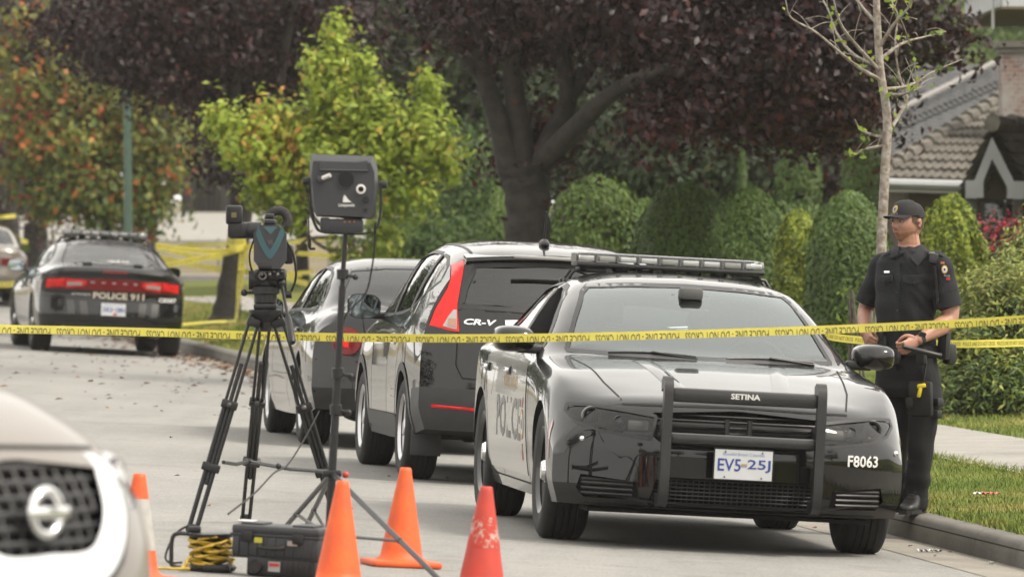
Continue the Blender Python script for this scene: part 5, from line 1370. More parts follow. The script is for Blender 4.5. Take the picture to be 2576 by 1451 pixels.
NAVY_L = mat("navy_cloth_seam", (.0085, .0095, .014), rough=.85)
cloth_patch('collar', [(2262, 614), (2258, 640), (2233, 652), (2244, 624)], NAVY_L, .016); cloth_patch('collar', [(2313, 612), (2296, 640), (2284, 646), (2305, 668), (2330, 640)], NAVY_L, .020)
cloth_patch('pocket_flap', [(2206, 694), (2244, 690), (2244, 707), (2226, 713), (2207, 708)], NAVY_L, .007); cloth_patch('pocket_flap', [(2268, 690), (2322, 688), (2322, 707), (2296, 716), (2268, 708)], NAVY_L, .007)
cloth_patch('placket', [(2252, 660), (2262, 660), (2258, 870), (2246, 870)], NAVY_L, .005, 14)
cloth_patch('epaulette', [(2216, 634), (2242, 622), (2246, 632), (2218, 645)], NAVY_L, .014); cloth_patch('epaulette', [(2338, 618), (2372, 632), (2370, 645), (2335, 632)], NAVY_L, .012)
cloth_patch('name_tag', [(2223, 681), (2236, 681), (2236, 686), (2223, 686)], CHROME, .010, 4)
for v_ in (690, 735, 780): MB().sphere(on_shirt(2254, v_, .008), .0045, 8).build('button', TRIM, sho, 50)
MB().sphere(on_shirt(2224, 706, .012), .0045, 8).build('button', TRIM, sho, 50); MB().sphere(on_shirt(2295, 709, .012), .0045, 8).build('button', TRIM, sho, 50)
# shoulder crest
pt = MB()
for (r0, r1, m_, of) in ((.0, .026, 3, .0045), (.013, .021, 0, .006), (.0, .014, 1, .0062), (.0, .008, 2, .0068)):
    n = 18; vs = []
    for k in range(n):
        a = 2 * math.pi * k / n
        for r_ in (r0 + 1e-4, r1): vs.append(on_shirt(2371 + r_ * 439 * math.cos(a) * .85, 677 + r_ * 439 * math.sin(a) * 1.15, of))
    pt.add(vs, [(2 * k, 2 * k + 1, (2 * k + 3) % (2 * n), (2 * k + 2) % (2 * n)) for k in range(n)], m_)
for (u_, v_, m_) in ((2366, 661, 4), (2380, 701, 5)): pt.box(on_shirt(u_, v_, .006), (.022, .004, .013), m=m_, bev=.0018)
vs, fs = text_fit('POLICE', 15, 5, .02); pt.add([on_shirt(2377 + v.x, 693 - v.y + v.x * .12, .006) for v in vs], fs, 6)
pt.build('shoulder_crest', [GOLD, WHITE, mat("plate_blue", (.03, .06, .30)), NAVY_L, mat("orange_thread", (.55, .17, .05)), REDP, mat("grey_thread", (.30, .30, .31))], sho, 0, fixn=False)
# ---- trousers
tr = MB()
section_loft(tr, [(P_(2280, 878), .178, .126), (P_(2281, 905), .186, .132), (P_(2282, 940), .192, .140), (P_(2283, 975), .185, .136), (P_(2284, 995), .150, .115)], 32)
limb(tr, [P_(2244, 930, .07), P_(2245, 990, .06), kR + Vector((0, 0, .02)), P_(2257, 1150, .07), aR + Vector((0, 0, .02)), aR + Vector((-.005, 0, -.035))], [.092, .097, .078, .069, .068, .070])
limb(tr, [P_(2320, 935, -.07), P_(2326, 995, -.08), kL + Vector((.0, 0, .02)), P_(2312, 1160, -.07), aL + Vector((0, 0, .02)), aL + Vector((0, 0, -.028))], [.092, .100, .082, .073, .072, .074])
tro = remesh(tr, 'trousers', NAVY2, officer, .0085, 4)
for v in tro.data.vertices:
    c_ = v.co; k = math.sin(c_.z * 26 + c_.x * 30) * math.sin(c_.z * 15 - c_.x * 20 + .6) + .5 * math.sin(c_.z * 70 + c_.x * 12) * (1 if c_.z < .30 else 0); v.co += v.normal * .0048 * k
# ---- boots
for nm, a_, fa in (('boot', aR, R(62)), ('boot', aL, R(20))):
    fd = Vector((-math.sin(fa), -math.cos(fa), 0)); ld = Vector((math.cos(fa), -math.sin(fa), 0)); c0 = Vector((a_.x, a_.y, 0)); bt = MB()
    rows = [(-.085, .030, .035, .07), (-.07, .040, .006, .13), (-.03, .043, .003, .17), (.02, .043, .003, .15), (.07, .046, .003, .105), (.12, .050, .003, .075), (.165, .049, .004, .062), (.20, .038, .008, .050), (.215, .015, .016, .032)]
    vs = []; n = 16
    for f_, w_, z0, z1 in rows:
        for k in range(n):
            t = 2 * math.pi * k / n; vs.append(c0 + fd * f_ + ld * w_ * math.copysign(abs(math.cos(t)) ** .75, math.cos(t)) + Ud * ((z0 + z1) / 2 + (z1 - z0) / 2 * math.copysign(abs(math.sin(t)) ** .7, math.sin(t))))
    bt.add(vs, [(i * n + j, i * n + (j + 1) % n, (i + 1) * n + (j + 1) % n, (i + 1) * n + j) for i in range(len(rows) - 1) for j in range(n)] + [tuple(range(n)), tuple(range((len(rows) - 1) * n, len(rows) * n))])
    limb(bt, [c0 + Ud * .08, Vector((a_.x, a_.y, .20))], [.050, .052]); o = bt.build(nm, BOOT, officer, 50)
    so = MB(); vs = []
    for f_, w_ in ((-.09, .03), (-.07, .042), (.02, .044), (.10, .050), (.16, .051), (.205, .038), (.222, .015)):
        for sg in (1, -1):
            for z_ in (-.004, .018): vs.append(c0 + fd * f_ + ld * w_ * sg * 1.04 + Ud * z_)
    so.add(vs, [(4 * i + a, 4 * i + b2, 4 * i + 4 + b2, 4 * i + 4 + a) for i in range(6) for a, b2 in ((0, 1), (1, 3), (3, 2), (2, 0))] + [(0, 1, 3, 2), (24, 26, 27, 25)]); so.build('sole', TRIM, o, 30)
    la = MB()
    for k in range(5):
        p = c0 + fd * (.105 - .018 * k) + Ud * (.088 + .016 * k); la.tube([p + ld * .022, p + fd * .004 + Ud * .004, p - ld * .022], .0028, 5)
    la.build('lace', mat("lace_grey", (.05, .048, .045), rough=.8), o, 40)
# ---- belt and kit
be = MB()
def beltf(c, a, d, z0, z1, th=.006):
    n = 48; vs = []
    for off, zz in ((0, z0), (th, z0), (th, z1), (0, z1)):
        for k in range(n):
            t = 2 * math.pi * k / n; ca, sa = math.cos(t), math.sin(t); vs.append(Vector((c.x, c.y, 0)) + Ld * math.copysign(abs(ca) ** .87, ca) * (a + off) + Fd * math.copysign(abs(sa) ** .87, sa) * (d + off) + Ud * zz)
    be.add(vs, [(i * n + j, i * n + (j + 1) % n, ((i + 1) % 4) * n + (j + 1) % n, ((i + 1) % 4) * n + j) for i in range(4) for j in range(n)])
zb = P_(2280, 880).z; beltf(P_(2280, 880), .190, .138, zb - .028, zb + .026); be.build('duty_belt', LEATHER, officer, 40)
def kit(name, u, v, dy, size, m, rot=(0, 0, 0), bev=.012, parent=None):
    b = MB(); b.box(P_(u, v, dy), size, rot=rot, bev=bev); return b.build(name, m, parent or officer, 40)
ho = kit('holster', 2224, 880, -.05, (.075, .07, .17), LEATHER, (R(8), R(-6), R(-30)), .02)
b = MB(); b.box(P_(2216, 842, -.07), (.032, .06, .07), rot=(R(20), R(-20), R(-30)), bev=.01); b.build('pistol_grip', TRIM, ho, 40)
kit('belt_pouch', 2246, 896, -.165, (.075, .04, .085), LEATHER, (0, 0, R(-38)))
kit('belt_pouch', 2312, 893, -.245, (.06, .04, .09), LEATHER, (0, 0, R(-38)))
ra = kit('belt_radio', 2372, 868, -.10, (.065, .05, .16), LEATHER, (0, R(3), R(-38))); b = MB(); b.tube([P_(2378, 835, -.10), P_(2380, 790, -.09)], .007, 8); b.build('aerial', TRIM, ra, 40)
kit('belt_pouch', 2388, 890, -.02, (.06, .08, .12), LEATHER, (0, 0, R(-38)), .02)
# drop-leg holster with the yellow pistol-shaped stun device
dl = kit('leg_holster', 2312, 1000, -.19, (.145, .04, .20), LEATHER, (R(4), 0, R(-30)), .015)
b = MB(); b.tube([P_(2325, 905, -.20), P_(2318, 960, -.195)], .022, 8, flat=.3); b.build('leg_strap', LEATHER, dl, 40); b = MB(); b.box(P_(2352, 1010, -.15), (.07, .06, .05), bev=.01, rot=(0, 0, R(-40))); b.build('thigh_pouch', LEATHER, dl, 40); b = MB(); b.box(P_(2348, 1040, -.155), (.075, .05, .05), bev=.01, rot=(0, 0, R(-40))); b.build('thigh_pouch', LEATHER, dl, 40)
b = MB(); n = 24; c_ = P_(2318, 1045, -.085)
b.box(P_(2285, 1010, -.185), (.05, .04, .06), rot=(0, 0, R(-30)), bev=.012); b.build('thigh_pouch', LEATHER, dl, 40)
st = MB()
st.box(P_(2313, 968, -.225), (.052, .028, .026), rot=(0, R(-10), R(-10)), bev=.008); st.box(P_(2308, 984, -.225), (.022, .026, .060), rot=(0, R(14), R(-10)), bev=.008); st.box(P_(2325, 978, -.215), (.03, .03, .045), m=1, bev=.008)
st.build('stun_pistol', [mat("taser_yellow", (.80, .62, .02), rough=.4), TRIM], dl, 40)
# shoulder microphone on its coiled cord
mi_ = MB(); mi_.box(on_shirt(2344, 650, .022), (.050, .030, .062), rot=(R(-8), R(8), R(-20)), bev=.012, m=0); mi_.box(on_shirt(2340, 636, .024), (.034, .02, .012), m=1, bev=.004)
pts = []
for k in range(140):
    t = k / 139; c_ = on_shirt(2347 + 10 * t, 668 + 120 * t, .014) if k % 10 == 0 or k == 139 else None
    pts.append((t, c_))
ctr = [p for _, p in pts if p is not None]; path = crom(ctr, 12); path = [p + Vector((.006 * math.cos(i * 1.3), .004 * math.sin(i * 1.3), .004 * math.sin(i * 1.3))) for i, p in enumerate(path)]
mi_.tube(path, .0028, 5, m=0); mi_.build('shoulder_microphone', [TRIM, mat("mic_clip", (.25, .22, .2), rough=.4)], sho, 40)
# wrist watch
d_ = (wL - eL_).normalized(); a_ = d_.orthogonal().normalized(); b_ = d_.cross(a_); wc = wL - d_ * .012; wb = MB(); n = 24; vs = []
for t, r_ in ((-.011, .0325), (-.011, .0355), (.011, .0355), (.011, .0325)):
    for k in range(n): an = 2 * math.pi * k / n; vs.append(wc + d_ * t + a_ * r_ * math.cos(an) + b_ * r_ * math.sin(an))
wb.add(vs, [(i * n + j, i * n + (j + 1) % n, ((i + 1) % 4) * n + (j + 1) % n, ((i + 1) % 4) * n + j) for i in range(4) for j in range(n)])
wf = wc + (Vector((.15, -.9, .45)) - d_ * Vector((.15, -.9, .45)).dot(d_)).normalized() * .036; wb.box(wf, (.038, .012, .042), rot=(R(25), R(20), 0), bev=.005, m=1); wb.build('wrist_watch', [TRIM, mat("watch_face", (.03, .03, .032), rough=.15)], officer, 40)
# the baton he holds is a thing of its own
q0, q1 = P_(2262, 868, -.385) + OB, P_(2356, 892, -.30) + OB
bt = thing('baton', 'black baton lying level in the officer\'s left hand at the belt', 'baton', q0)
b = MB(); b.tube([Vector(), (q1 - q0) * .35, (q1 - q0) * .37, (q1 - q0)], [.0125, .0125, .0155, .0155], 14); b.build('shaft', TRIM, bt, 40)
b = MB(); b.tube([(q1 - q0) * .98, (q1 - q0) * 1.03], [.017, .017], 14); b.build('end_cap', LEATHER, bt, 40)
# ================================================================== press gear, cones, tape, litter
METAL_B = mat("black_metal", (.014, .014, .015), rough=.42, metal=.3, var=.2, vscale=30)
RUB = mat("black_rubber", (.010, .010, .010), rough=.8)
GREYM = mat("worn_grey_metal", (.10, .095, .09), rough=.4, metal=.6, var=.3)
PLAS = mat("charcoal_plastic", (.030, .032, .036), rough=.5, var=.12, vscale=12)
TEAL = mat("teal_plastic", (.035, .105, .125), rough=.4, coat=.3)
def ground(u, v):
    "point of the road seen at (u, v)"
    Y = 36.0
    for _ in range(30):
        X = (u - 1288) / FPX * Y; Y = (CAM_H - road_z(X, Y)) * FPX / (v - HORIZON)
    return Vector(((u - 1288) / FPX * Y, Y, road_z((u - 1288) / FPX * Y, Y)))
# ---- camera tripod
TY = 36.9
top = at(668, 785, TY); f1, f2, f3 = ground(482, 1338), ground(866, 1352), ground(618, 1312)
base = Vector(((f1.x + f2.x + f3.x) / 3, (f1.y + f2.y + f3.y) / 3, f1.z)); tp = thing('camera_tripod', 'tall black camera tripod with mid spreader and fluid head', 'tripod', base)
for f_, ho in ((f1, -.05), (f2, .055), (f3, .0)):
    h = top + Vector((ho, -.03 if ho < 0 else (.04 if ho == 0 else -.0), -.02)) ; d = f_ - h; L = d.length; b = MB(); sd = d.cross(Vector((0, 1, 0))).normalized() * .024
    for k in (1, -1):
        b.tube([h + sd * k - base, h + d * .46 + sd * k - base], .0085, 8); b.tube([h + d * .40 + sd * k * .9 - base, h + d * .99 + sd * k * .8 - base], .0125 if f_ is f1 else .010, 8)
    b.tube([h + d * .22 - base, h + d * .78 - base], .011, 8)
    for t, s_ in ((.41, .085), (.70, .095), (.03, .07)):
        m_ = Matrix((sd.normalized(), d.normalized(), sd.normalized().cross(d.normalized()))).transposed(); b.box(h + d * t - base, (s_, .045, .04), rot=m_, bev=.008)
    b.box(f_ + Vector((0, 0, .02)) - base, (.06, .06, .045), bev=.015, m=1); b.sphere(h + d * .41 - base + Vector((0, -.03, 0)), .014, 8, m=2)
    b.build('leg', [METAL_B, RUB, GREYM], tp, 40)
b = MB(); J = at(625, 1160, 37.5)
for q in (at(562, 1162, 36.5), at(832, 1186, 36.4)): b.tube([J - base, J.lerp(q, .5) - base + Vector((0, 0, -.012)), q - base], .010, 8)
b.box(J - base, (.045, .04, .03), bev=.008); b.sphere(at(700, 1172, 37) - base, .016, 8); b.build('spreader', METAL_B, tp, 40)
b = MB(); tb = top - base
b.lathe([(.001, -.10), (.03, -.10), (.035, -.05), (.075, -.02), (.085, .0), (.085, .012), (.05, .02)], 28, 'z', tb); b.box(tb + Vector((0, 0, .03)), (.12, .13, .03), bev=.01)
b.lathe([(.05, 0), (.06, .01), (.06, .05), (.072, .055), (.072, .09), (.05, .10), (.05, .13), (.001, .13)], 28, 'z', tb + Vector((0, 0, .04)))
b.lathe([(.001, -.085), (.05, -.085), (.05, .085), (.001, .085)], 24, 'x', tb + Vector((0, 0, .165))); b.box(tb + Vector((0, 0, .20)), (.11, .17, .04), bev=.01); b.box(tb + Vector((0, .02, .235)), (.07, .26, .025), bev=.006)
b.sphere(tb + Vector((-.11, 0, .10)), .018, 10); b.tube([tb + Vector((-.06, 0, .10)), tb + Vector((-.12, 0, .10))], .008, 8); b.tube([tb + Vector((.10, -.02, .09)), tb + Vector((.135, -.02, .09))], .02, 10)
hd_ = b.build('fluid_head', [METAL_B], tp, 40)
b = MB(); p0, p1 = at(708, 712, TY - .05) - base, at(736, 862, TY - .38) - base; b.tube([tb + Vector((.055, 0, .165)), p0, p0.lerp(p1, .6)], .009, 8); b.tube([p0.lerp(p1, .55), p0.lerp(p1, .62), p1.lerp(p0, .03), p1], [.012, .019, .020, .014], 10); b.sphere(p0, .022, 10); b.build('pan_handle', METAL_B, tp, 40)
# ---- video camera on the tripod (seen from its battery end)
cb_ = top + Vector((.0, 0, .252)); vc = thing('video_camera', 'shoulder video camera with teal battery and fuzzy microphone on the tall tripod', 'video camera', cb_)
def q_(u, v, dy=0.0): return at(u, v, TY) + Vector((0, dy, 0)) - cb_
k_ = TY / FPX
b = MB(); b.box(q_(680, 622, .12), (.115, .36, .17), bev=.018); b.box(q_(678, 560, .15), (.06, .24, .035), bev=.012); b.box(q_(676, 545, .20), (.045, .16, .03), bev=.01); b.lathe([(.001, .30), (.05, .30), (.058, .34), (.058, .48), (.07, .50), (.07, .58), (.001, .57)], 24, 'y', q_(680, 618, .0)); b.box(q_(725, 640, .10), (.05, .20, .10), bev=.015); b.build('camera_body', METAL_B, vc, 40)
b = MB(); out_ = [(640, 585), (655, 566), (702, 566), (722, 588), (722, 655), (706, 676), (655, 676), (640, 655)]
vs = [q_(u, v, dy) for dy in (-.10, -.04) for u, v in out_]; b.add(vs, [tuple(range(8)), tuple(range(15, 7, -1))] + [(i, i + 8, (i + 1) % 8 + 8, (i + 1) % 8) for i in range(8)]); bp = b.build('battery', PLAS, vc, 30)
b = MB(); vs = []; N_ = 15
for i in range(N_):
    t = -1 + 2 * i / (N_ - 1); u = 681 + 37 * t; vo, vi = 652 - 62 * abs(t) ** 1.5, 630 - 62 * abs(t) ** 1.25
    vs += [q_(u * .97 + 681 * .03, vo, -.104), q_(681 + (u - 681) * .80, vi - 2, -.108), q_(u * .97 + 681 * .03, vo, -.10), q_(681 + (u - 681) * .80, vi - 2, -.10)]
b.add(vs, [(4 * i + a, 4 * i + c_, 4 * i + 4 + c_, 4 * i + 4 + a) for i in range(N_ - 1) for a, c_ in ((0, 1), (1, 3), (3, 2), (2, 0))]); b.add([q_(664, 570, -.104), q_(700, 570, -.104), q_(682, 590, -.104)], [(0, 1, 2)])
vs, fs = text_fit('VL', 16, 11, .02); b.add([q_(683 + v.x, 609 - v.y, -.106) for v in vs], fs, 1); b.build('battery_stripe', [TEAL, GREYM], bp, 0, fixn=False)
b = MB(); b.box(q_(588, 541, .06), (.085, .07, .10), bev=.014); b.box(q_(588, 541, .022), (.066, .01, .08), m=1, bev=.004); b.box(q_(588, 541, .016), (.026, .004, .026), m=2); b.box(q_(598, 580, .10), (.10, .15, .085), bev=.016); b.box(q_(592, 580, .022), (.075, .01, .066), m=1, bev=.004); b.lathe([(.001, 0), (.04, 0), (.044, .02), (.044, .09), (.001, .09)], 20, 'x', q_(612, 580, .08)); b.tube([q_(625, 578, .1), q_(665, 572, .12)], .016, 10)
b.build('viewfinder', [METAL_B, RUB, mat("amber_screen", (.16, .13, .05), rough=.4)], vc, 40)
b = MB(); c_ = q_(696, 553, .26); rr = np.random.default_rng(4)
pts = [c_ + Vector((.048 * math.cos(a), 0, .048 * math.sin(a))) for a in np.linspace(-.9, 4.0, 15)]; b.tube(pts, .024, 12, m=0)
for k in range(900):
    p = pts[int(rr.integers(0, 15))]; d_ = Vector(rr.normal(0, 1, 3)).normalized(); q = p + d_ * .022; b.add([q, q + d_ * .012 + Vector((.002, 0, 0)), q + Vector((.002, .001, .002))], [(0, 1, 2)], 0)
b.tube([q_(690, 575, .2), q_(686, 560, .24)], .01, 8, m=1); b.build('fuzzy_microphone', [mat("fuzzy_grey", (.05, .046, .046), rough=1.0, var=.3, vscale=60), METAL_B], vc, 0)
b = MB(); b.box(q_(682, 690, .05), (.15, .26, .055), bev=.012)
for k in range(7): b.sphere(q_(650 + 10 * k, 684 + 6 * (k % 2), -.09), .011, 8, m=k % 2)
b.lathe([(.014, -.1), (.022, -.1), (.022, -.085), (.014, -.085)], 16, 'y', q_(662, 693, 0), m=1); b.build('base_plate', [METAL_B, GREYM], vc, 40)
cable = crom([q_(716, 600, -.05), q_(738, 640, -.02), q_(744, 700, .0), q_(722, 745, .02), q_(716, 690, .02)], 8); b = MB(); b.tube(cable, .006, 6); b.tube(crom([q_(640, 600, -.03), q_(628, 640, -.02), q_(634, 680, 0), q_(655, 690, 0)], 6), .005, 6); b.build('camera_cord', RUB, vc, 40)
# ---- light stand
SY = 33.6; t0 = at(869, 588, SY); pb_ = ground(829, 1410); pb_ = at(829, 1345, SY - .0); ls = thing('light_stand', 'black light stand with braced tripod legs behind the orange cones', 'light stand', Vector((pb_.x, SY, road_z(pb_.x, SY)))); lo = Vector(ls.location)
b = MB(); P = [at(869, 588, SY) - lo, at(861, 720, SY) - lo, at(850, 935, SY) - lo, at(835, 1190, SY) - lo, at(828, 1345, SY) - lo]
b.tube(P[:3], .012, 10); b.tube([P[1], P[2], P[3]], .0165, 10); b.tube(P[2:], .020, 10); b.build('pole', METAL_B, ls, 40)
b = MB()
for (u, v) in ((862, 690), (850, 938), (845, 1030)):
    b = MB(); p = at(u, v, SY) - lo; b.lathe([(.02, -.025), (.028, -.022), (.028, .022), (.02, .025)], 14, 'z', p); b.tube([p, p + Vector((.055, -.01, -.012))], .008, 6); b.sphere(p + Vector((.06, -.01, -.013)), .014, 8); b.build('clamp', METAL_B, ls, 40)
b = MB(); b.box(P[3], (.09, .06, .035), bev=.01); b.sphere(P[3] + Vector((.065, -.03, -.005)), .016, 8, m=1); b.build('collar', [METAL_B, REDP], ls, 40)
lf = [ground(1128, 1492), ground(690, 1362), ground(762, 1345)]
lf[0].z += .01
for k, g_ in enumerate(lf):
    b = MB(); s_ = P[3]; e_ = g_ - lo + Vector((0, 0, .012)); b.tube([s_, s_.lerp(e_, .5), e_], .0125, 8); b.sphere(e_, .018, 8, m=1); m_ = s_.lerp(e_, .60); b.tube([P[4], m_], .008, 6); b.sphere(m_, .015, 8); b.build('leg', [METAL_B, RUB], ls, 40)
# ---- light panel seen from the back
pc = at(868, 488, SY); lp = thing('film_light', 'square black film light seen from its back on top of the light stand', 'film light', pc)
def w_(u, v, dy=0.0): return at(u, v, SY) + Vector((0, dy, 0)) - pc
O1 = [(783, 388), (938, 393), (948, 420), (950, 470), (944, 541), (936, 552), (796, 545), (786, 520), (779, 430)]
O2 = [(796, 420), (932, 424), (936, 470), (930, 530), (804, 524), (794, 470)]
b = MB(); n = len(O1); cx, cy = 865, 470
vs = [w_(u, v, .09) for u, v in O1] + [w_(u, v, -.02) for u, v in O1] + [w_(cx + (u - cx) * .93, cy + (v - cy) * .86 + 6, -.075) for u, v in O1]
b.add(vs, [tuple(range(n))] + [(r_ * n + i, r_ * n + (i + 1) % n, (r_ + 1) * n + (i + 1) % n, (r_ + 1) * n + i) for r_ in (0, 1) for i in range(n)] + [tuple(range(2 * n, 3 * n))]); pn_ = b.build('panel_housing', PLAS, lp, 40)
b = MB()
vs = []
for k in range(13):
    u = 805 + 10 * k
    vs += [w_(u, 415, -.062), w_(u, 405 + 5 * math.sin(k / 12 * math.pi), -.078), w_(u, 428, -.081)]
b.add(vs, [(3 * i + j, 3 * i + j + 1, 3 * i + j + 4, 3 * i + j + 3) for i in range(12) for j in range(2)]); b.tube([w_(806, 428, -.08), w_(926, 430, -.08)], .006, 6); b.build('top_ledge', PLAS, pn_, 40)
b = MB(); c_ = w_(871, 453, -.075); b.lathe([(.040, .0), (.042, -.006), (.038, -.006), (.036, .0)], 28, 'y', c_); b.lathe([(.001, -.001), (.037, -.001)], 28, 'y', c_, m=1)
for k in range(7):
    x = -.033 + .011 * k; h_ = math.sqrt(.036 ** 2 - x * x); b.box(c_ + Vector((x, -.003, 0)), (.002, .003, 2 * h_)); b.box(c_ + Vector((0, -.003, x)), (2 * h_, .003, .002))
b.build('fan_grille', [PLAS, RUB], pn_, 40)
b = MB(); b.tube([w_(812, 449, -.08), w_(832, 441, -.10)], .011, 12, m=0); b.box(w_(806, 452, -.08), (.03, .02, .03), m=1, bev=.005); b.build('knob', [mat("silver_knob", (.62, .60, .57), rough=.3, metal=.5), PLAS], pn_, 40)
b = MB(); c_ = w_(909, 476, -.075); b.lathe([(.012, 0), (.022, -.002), (.023, -.012), (.013, -.013), (.011, -.002), (.001, -.001)], 24, 'y', c_, mrow=[0, 0, 0, 1, 1]); b.build('connector', [mat("silver_knob", (.62, .60, .57)), RUB], pn_, 40)
b = MB()
for (u, v, r_) in ((920, 502, .016), (921, 527, .008)): b.lathe([(.001, -.014), (r_ * .9, -.014), (r_, -.008), (r_, 0)], 16, 'y', w_(u, v, -.074)); 
b.build('dimmer_knob', [RUB], pn_, 40)
b = MB(); b.add([w_(863, 509, -.0785), w_(868, 490, -.0785), w_(878, 503, -.0785), w_(886, 509, -.0785)], [(0, 1, 2, 3)]); b.add([w_(864, 497, -.0785), w_(867, 489, -.0785), w_(863, 508, -.0785)], [(0, 1, 2)])
vs, fs = text_fit('Litepanels', 40, 10, .02); b.add([w_(873 + v.x, 517 - v.y, -.0785) for v in vs], fs)
b.build('maker_lettering', [WHITE, GREYPRINT], pn_, 0, fixn=False)
b = MB(); U = crom([w_(779, 455, .02), w_(783, 520, .02), w_(793, 566, .02), w_(812, 584, .02), w_(868, 588, .02), w_(930, 586, .02), w_(950, 568, .02), w_(958, 520, .02), w_(957, 462, .02)], 5)
vs = []
for p in U: vs += [p + Vector((-.006, -.02, -.004)), p + Vector((-.006, .02, -.004)), p + Vector((.006, .02, .004)), p + Vector((.006, -.02, .004))]
b.add(vs, [(4 * i + j, 4 * i + (j + 1) % 4, 4 * i + 4 + (j + 1) % 4, 4 * i + 4 + j) for i in range(len(U) - 1) for j in range(4)])
for (u, v, s_) in ((772, 456, -1), (964, 465, 1)): p = w_(u, v, .02); b.lathe([(.001, -.02), (.018, -.018), (.02, .0), (.018, .018), (.001, .02)], 14, 'x', p)
b.build('yoke', METAL_B, lp, 40)
b = MB(); b.box(w_(868, 568, -.01), (.17, .09, .065), bev=.012); b.box(w_(818, 566, -.02), (.045, .07, .07), bev=.01)
for k in range(3): b.sphere(w_(868 + 12 * k, 558, -.056), .006, 6, m=1)
b.build('power_box', [PLAS, mat("amber_dot", (.40, .18, .10), rough=.4)], lp, 40)
b = MB(); b.tube(crom([w_(775, 540, .02), w_(776, 590, .02), w_(777, 600, .02)], 4), .003, 5); b.box(w_(778, 612, .02), (.018, .018, .045), bev=.005); b.box(w_(785, 626, .02), (.03, .014, .012), bev=.003); b.build('hanging_remote', RUB, lp, 40)
b = MB(); b.tube(crom([w_(944, 560, .0), w_(942, 620, .02), w_(934, 680, .05), (w_(918, 740, .05)), w_(872, 790, .01), w_(858, 850, .02), w_(848, 960, .03)], 6), .0048, 6); o = b.build('power_cord', RUB, lp, 40)
# long thin cable from the tripod down to the case
a_ = at(770, 1085, 36.4); b = MB(); P = crom([at(803, 1034, 36.5), at(762, 1110, 36.2), at(722, 1170, 35.6), at(690, 1188, 34.8), at(640, 1240, 33.6), at(574, 1292, 32.6)], 6); cbz = thing('audio_cable', 'thin black cable running from the tripod leg down to the equipment case', 'cable', P[0]); b.tube([p - P[0] for p in P], .0045, 6); b.build('cord', RUB, cbz, 40)
# ---- cable reel
g_ = ground(531, 1436); cr_ = thing('cable_reel', 'black cable reel wound with yellow cord at the tripod foot', 'cable reel', g_)
YEL = mat("yellow_cord", (.55, .36, .022), rough=.55, var=.2, vscale=40)
b = MB(); b.lathe([(.001, .0), (.105, .0), (.115, .012), (.115, .022), (.105, .03), (.001, .03)], 28, 'z'); b.box((.03, -.10, .018), (.12, .06, .035), bev=.01); b.lathe([(.001, .155), (.10, .155), (.104, .162), (.104, .172), (.06, .176), (.001, .178)], 28, 'z'); b.lathe([(.05, .03), (.05, .155)], 20, 'z'); b.box((-.075, 0, .19), (.06, .03, .03), bev=.008); b.build('reel', METAL_B, cr_, 40)
b = MB(); rr = random.Random(8)
for k in range(11):
    z0 = .036 + .0112 * k; pts = []
    for j in range(25):
        a = 2 * math.pi * j / 24; r_ = .088 + .012 * math.sin(3 * a + k * 1.9) + .006 * math.sin(7 * a + k); pts.append((r_ * math.cos(a), r_ * math.sin(a), z0 + .012 * math.sin(2 * a + k * 2.3)))
    b.tube(pts, .0068, 6)
b.build('yellow_winding', YEL, cr_, 50)
b = MB(); b.tube(crom([(-.10, .0, .17), (-.15, -.01, .172), (-.175, -.01, .15), (-.18, -.01, .07), (-.172, -.01, .025), (-.10, -.01, .015)], 5), .010, 8); b.build('handle', METAL_B, cr_, 40)
P = [Vector((-.09, -.06, .045)), Vector((-.12, -.10, .012)), Vector((-.10, -.18, .010)), Vector((-.16, -.26, .012)), Vector((-.30, -.30, .022)), Vector((-.42, -.40, .03)), Vector((-.62, -.48, .04))]
P = [Vector((p.x, p.y, 0)) + g_ for p in P]; P = [Vector((p.x, p.y, road_z(p.x, p.y) + .012)) for p in P]; P[0].z += .05
yc = thing('yellow_cable', 'loose end of yellow cord lying on the road left of the reel', 'cable', P[2]); b = MB(); b.tube([p - P[2] + Vector((.006 * math.cos(i * 1.1), .006 * math.sin(i * 1.1), .003)) for i, p in enumerate(crom(P, 9))], .0075, 6); b.build('cord', YEL, yc, 50)
b = MB(); c0 = ground(470, 1418); P = crom([c0 + Vector((-.02, -.05, .01)), c0 + Vector((-.08, -.02, .01)), c0 + Vector((-.10, .05, .04)), c0 + Vector((-.06, .09, .13)), c0 + Vector((.0, .10, .17)), c0 + Vector((.05, .1, .15))], 6); bc = thing('black_cable', 'black cable loop curling beside the yellow cable reel', 'cable', c0); b.tube([p - c0 for p in P], .0055, 6); b.build('cord', RUB, bc, 40)
# ---- equipment case and battery pack
g_ = ground(700, 1452); cs = thing('equipment_case', 'black hard equipment case with latches and a yellow label by the cable reel', 'case', g_ + Vector((0, .06, .0)), (0, R(2.8), R(-14)))
b = MB(); b.box((0, .02, .155), (.405, .22, .115), bev=.016, m=0)
for k in range(9): b.box((-.17 + .0425 * k, -.092, .155), (.008, .008, .095), m=0, bev=.002)
b.box((0, .02, .098), (.412, .226, .010), m=1, bev=.003); b.build('case_body', [PLAS, RUB], cs, 40)
b = MB(); b.box((0, .02, .235), (.412, .226, .045), bev=.014); b.box((0, .02, .21), (.420, .232, .012), bev=.004)
for x in (-.12, .12): b.box((x, .02, .262), (.10, .16, .012), bev=.004)
b.build('case_lid', PLAS, cs, 40)
for x in (-.13, .11): b = MB(); b.box((x, -.105, .20), (.05, .018, .05), bev=.006); b.build('latch', RUB, cs, 40)
b = MB(); b.tube(crom([(-.06, -.10, .165), (-.06, -.125, .15), (.04, -.125, .15), (.04, -.10, .165)], 4), .009, 8); b.build('handle', RUB, cs, 40)
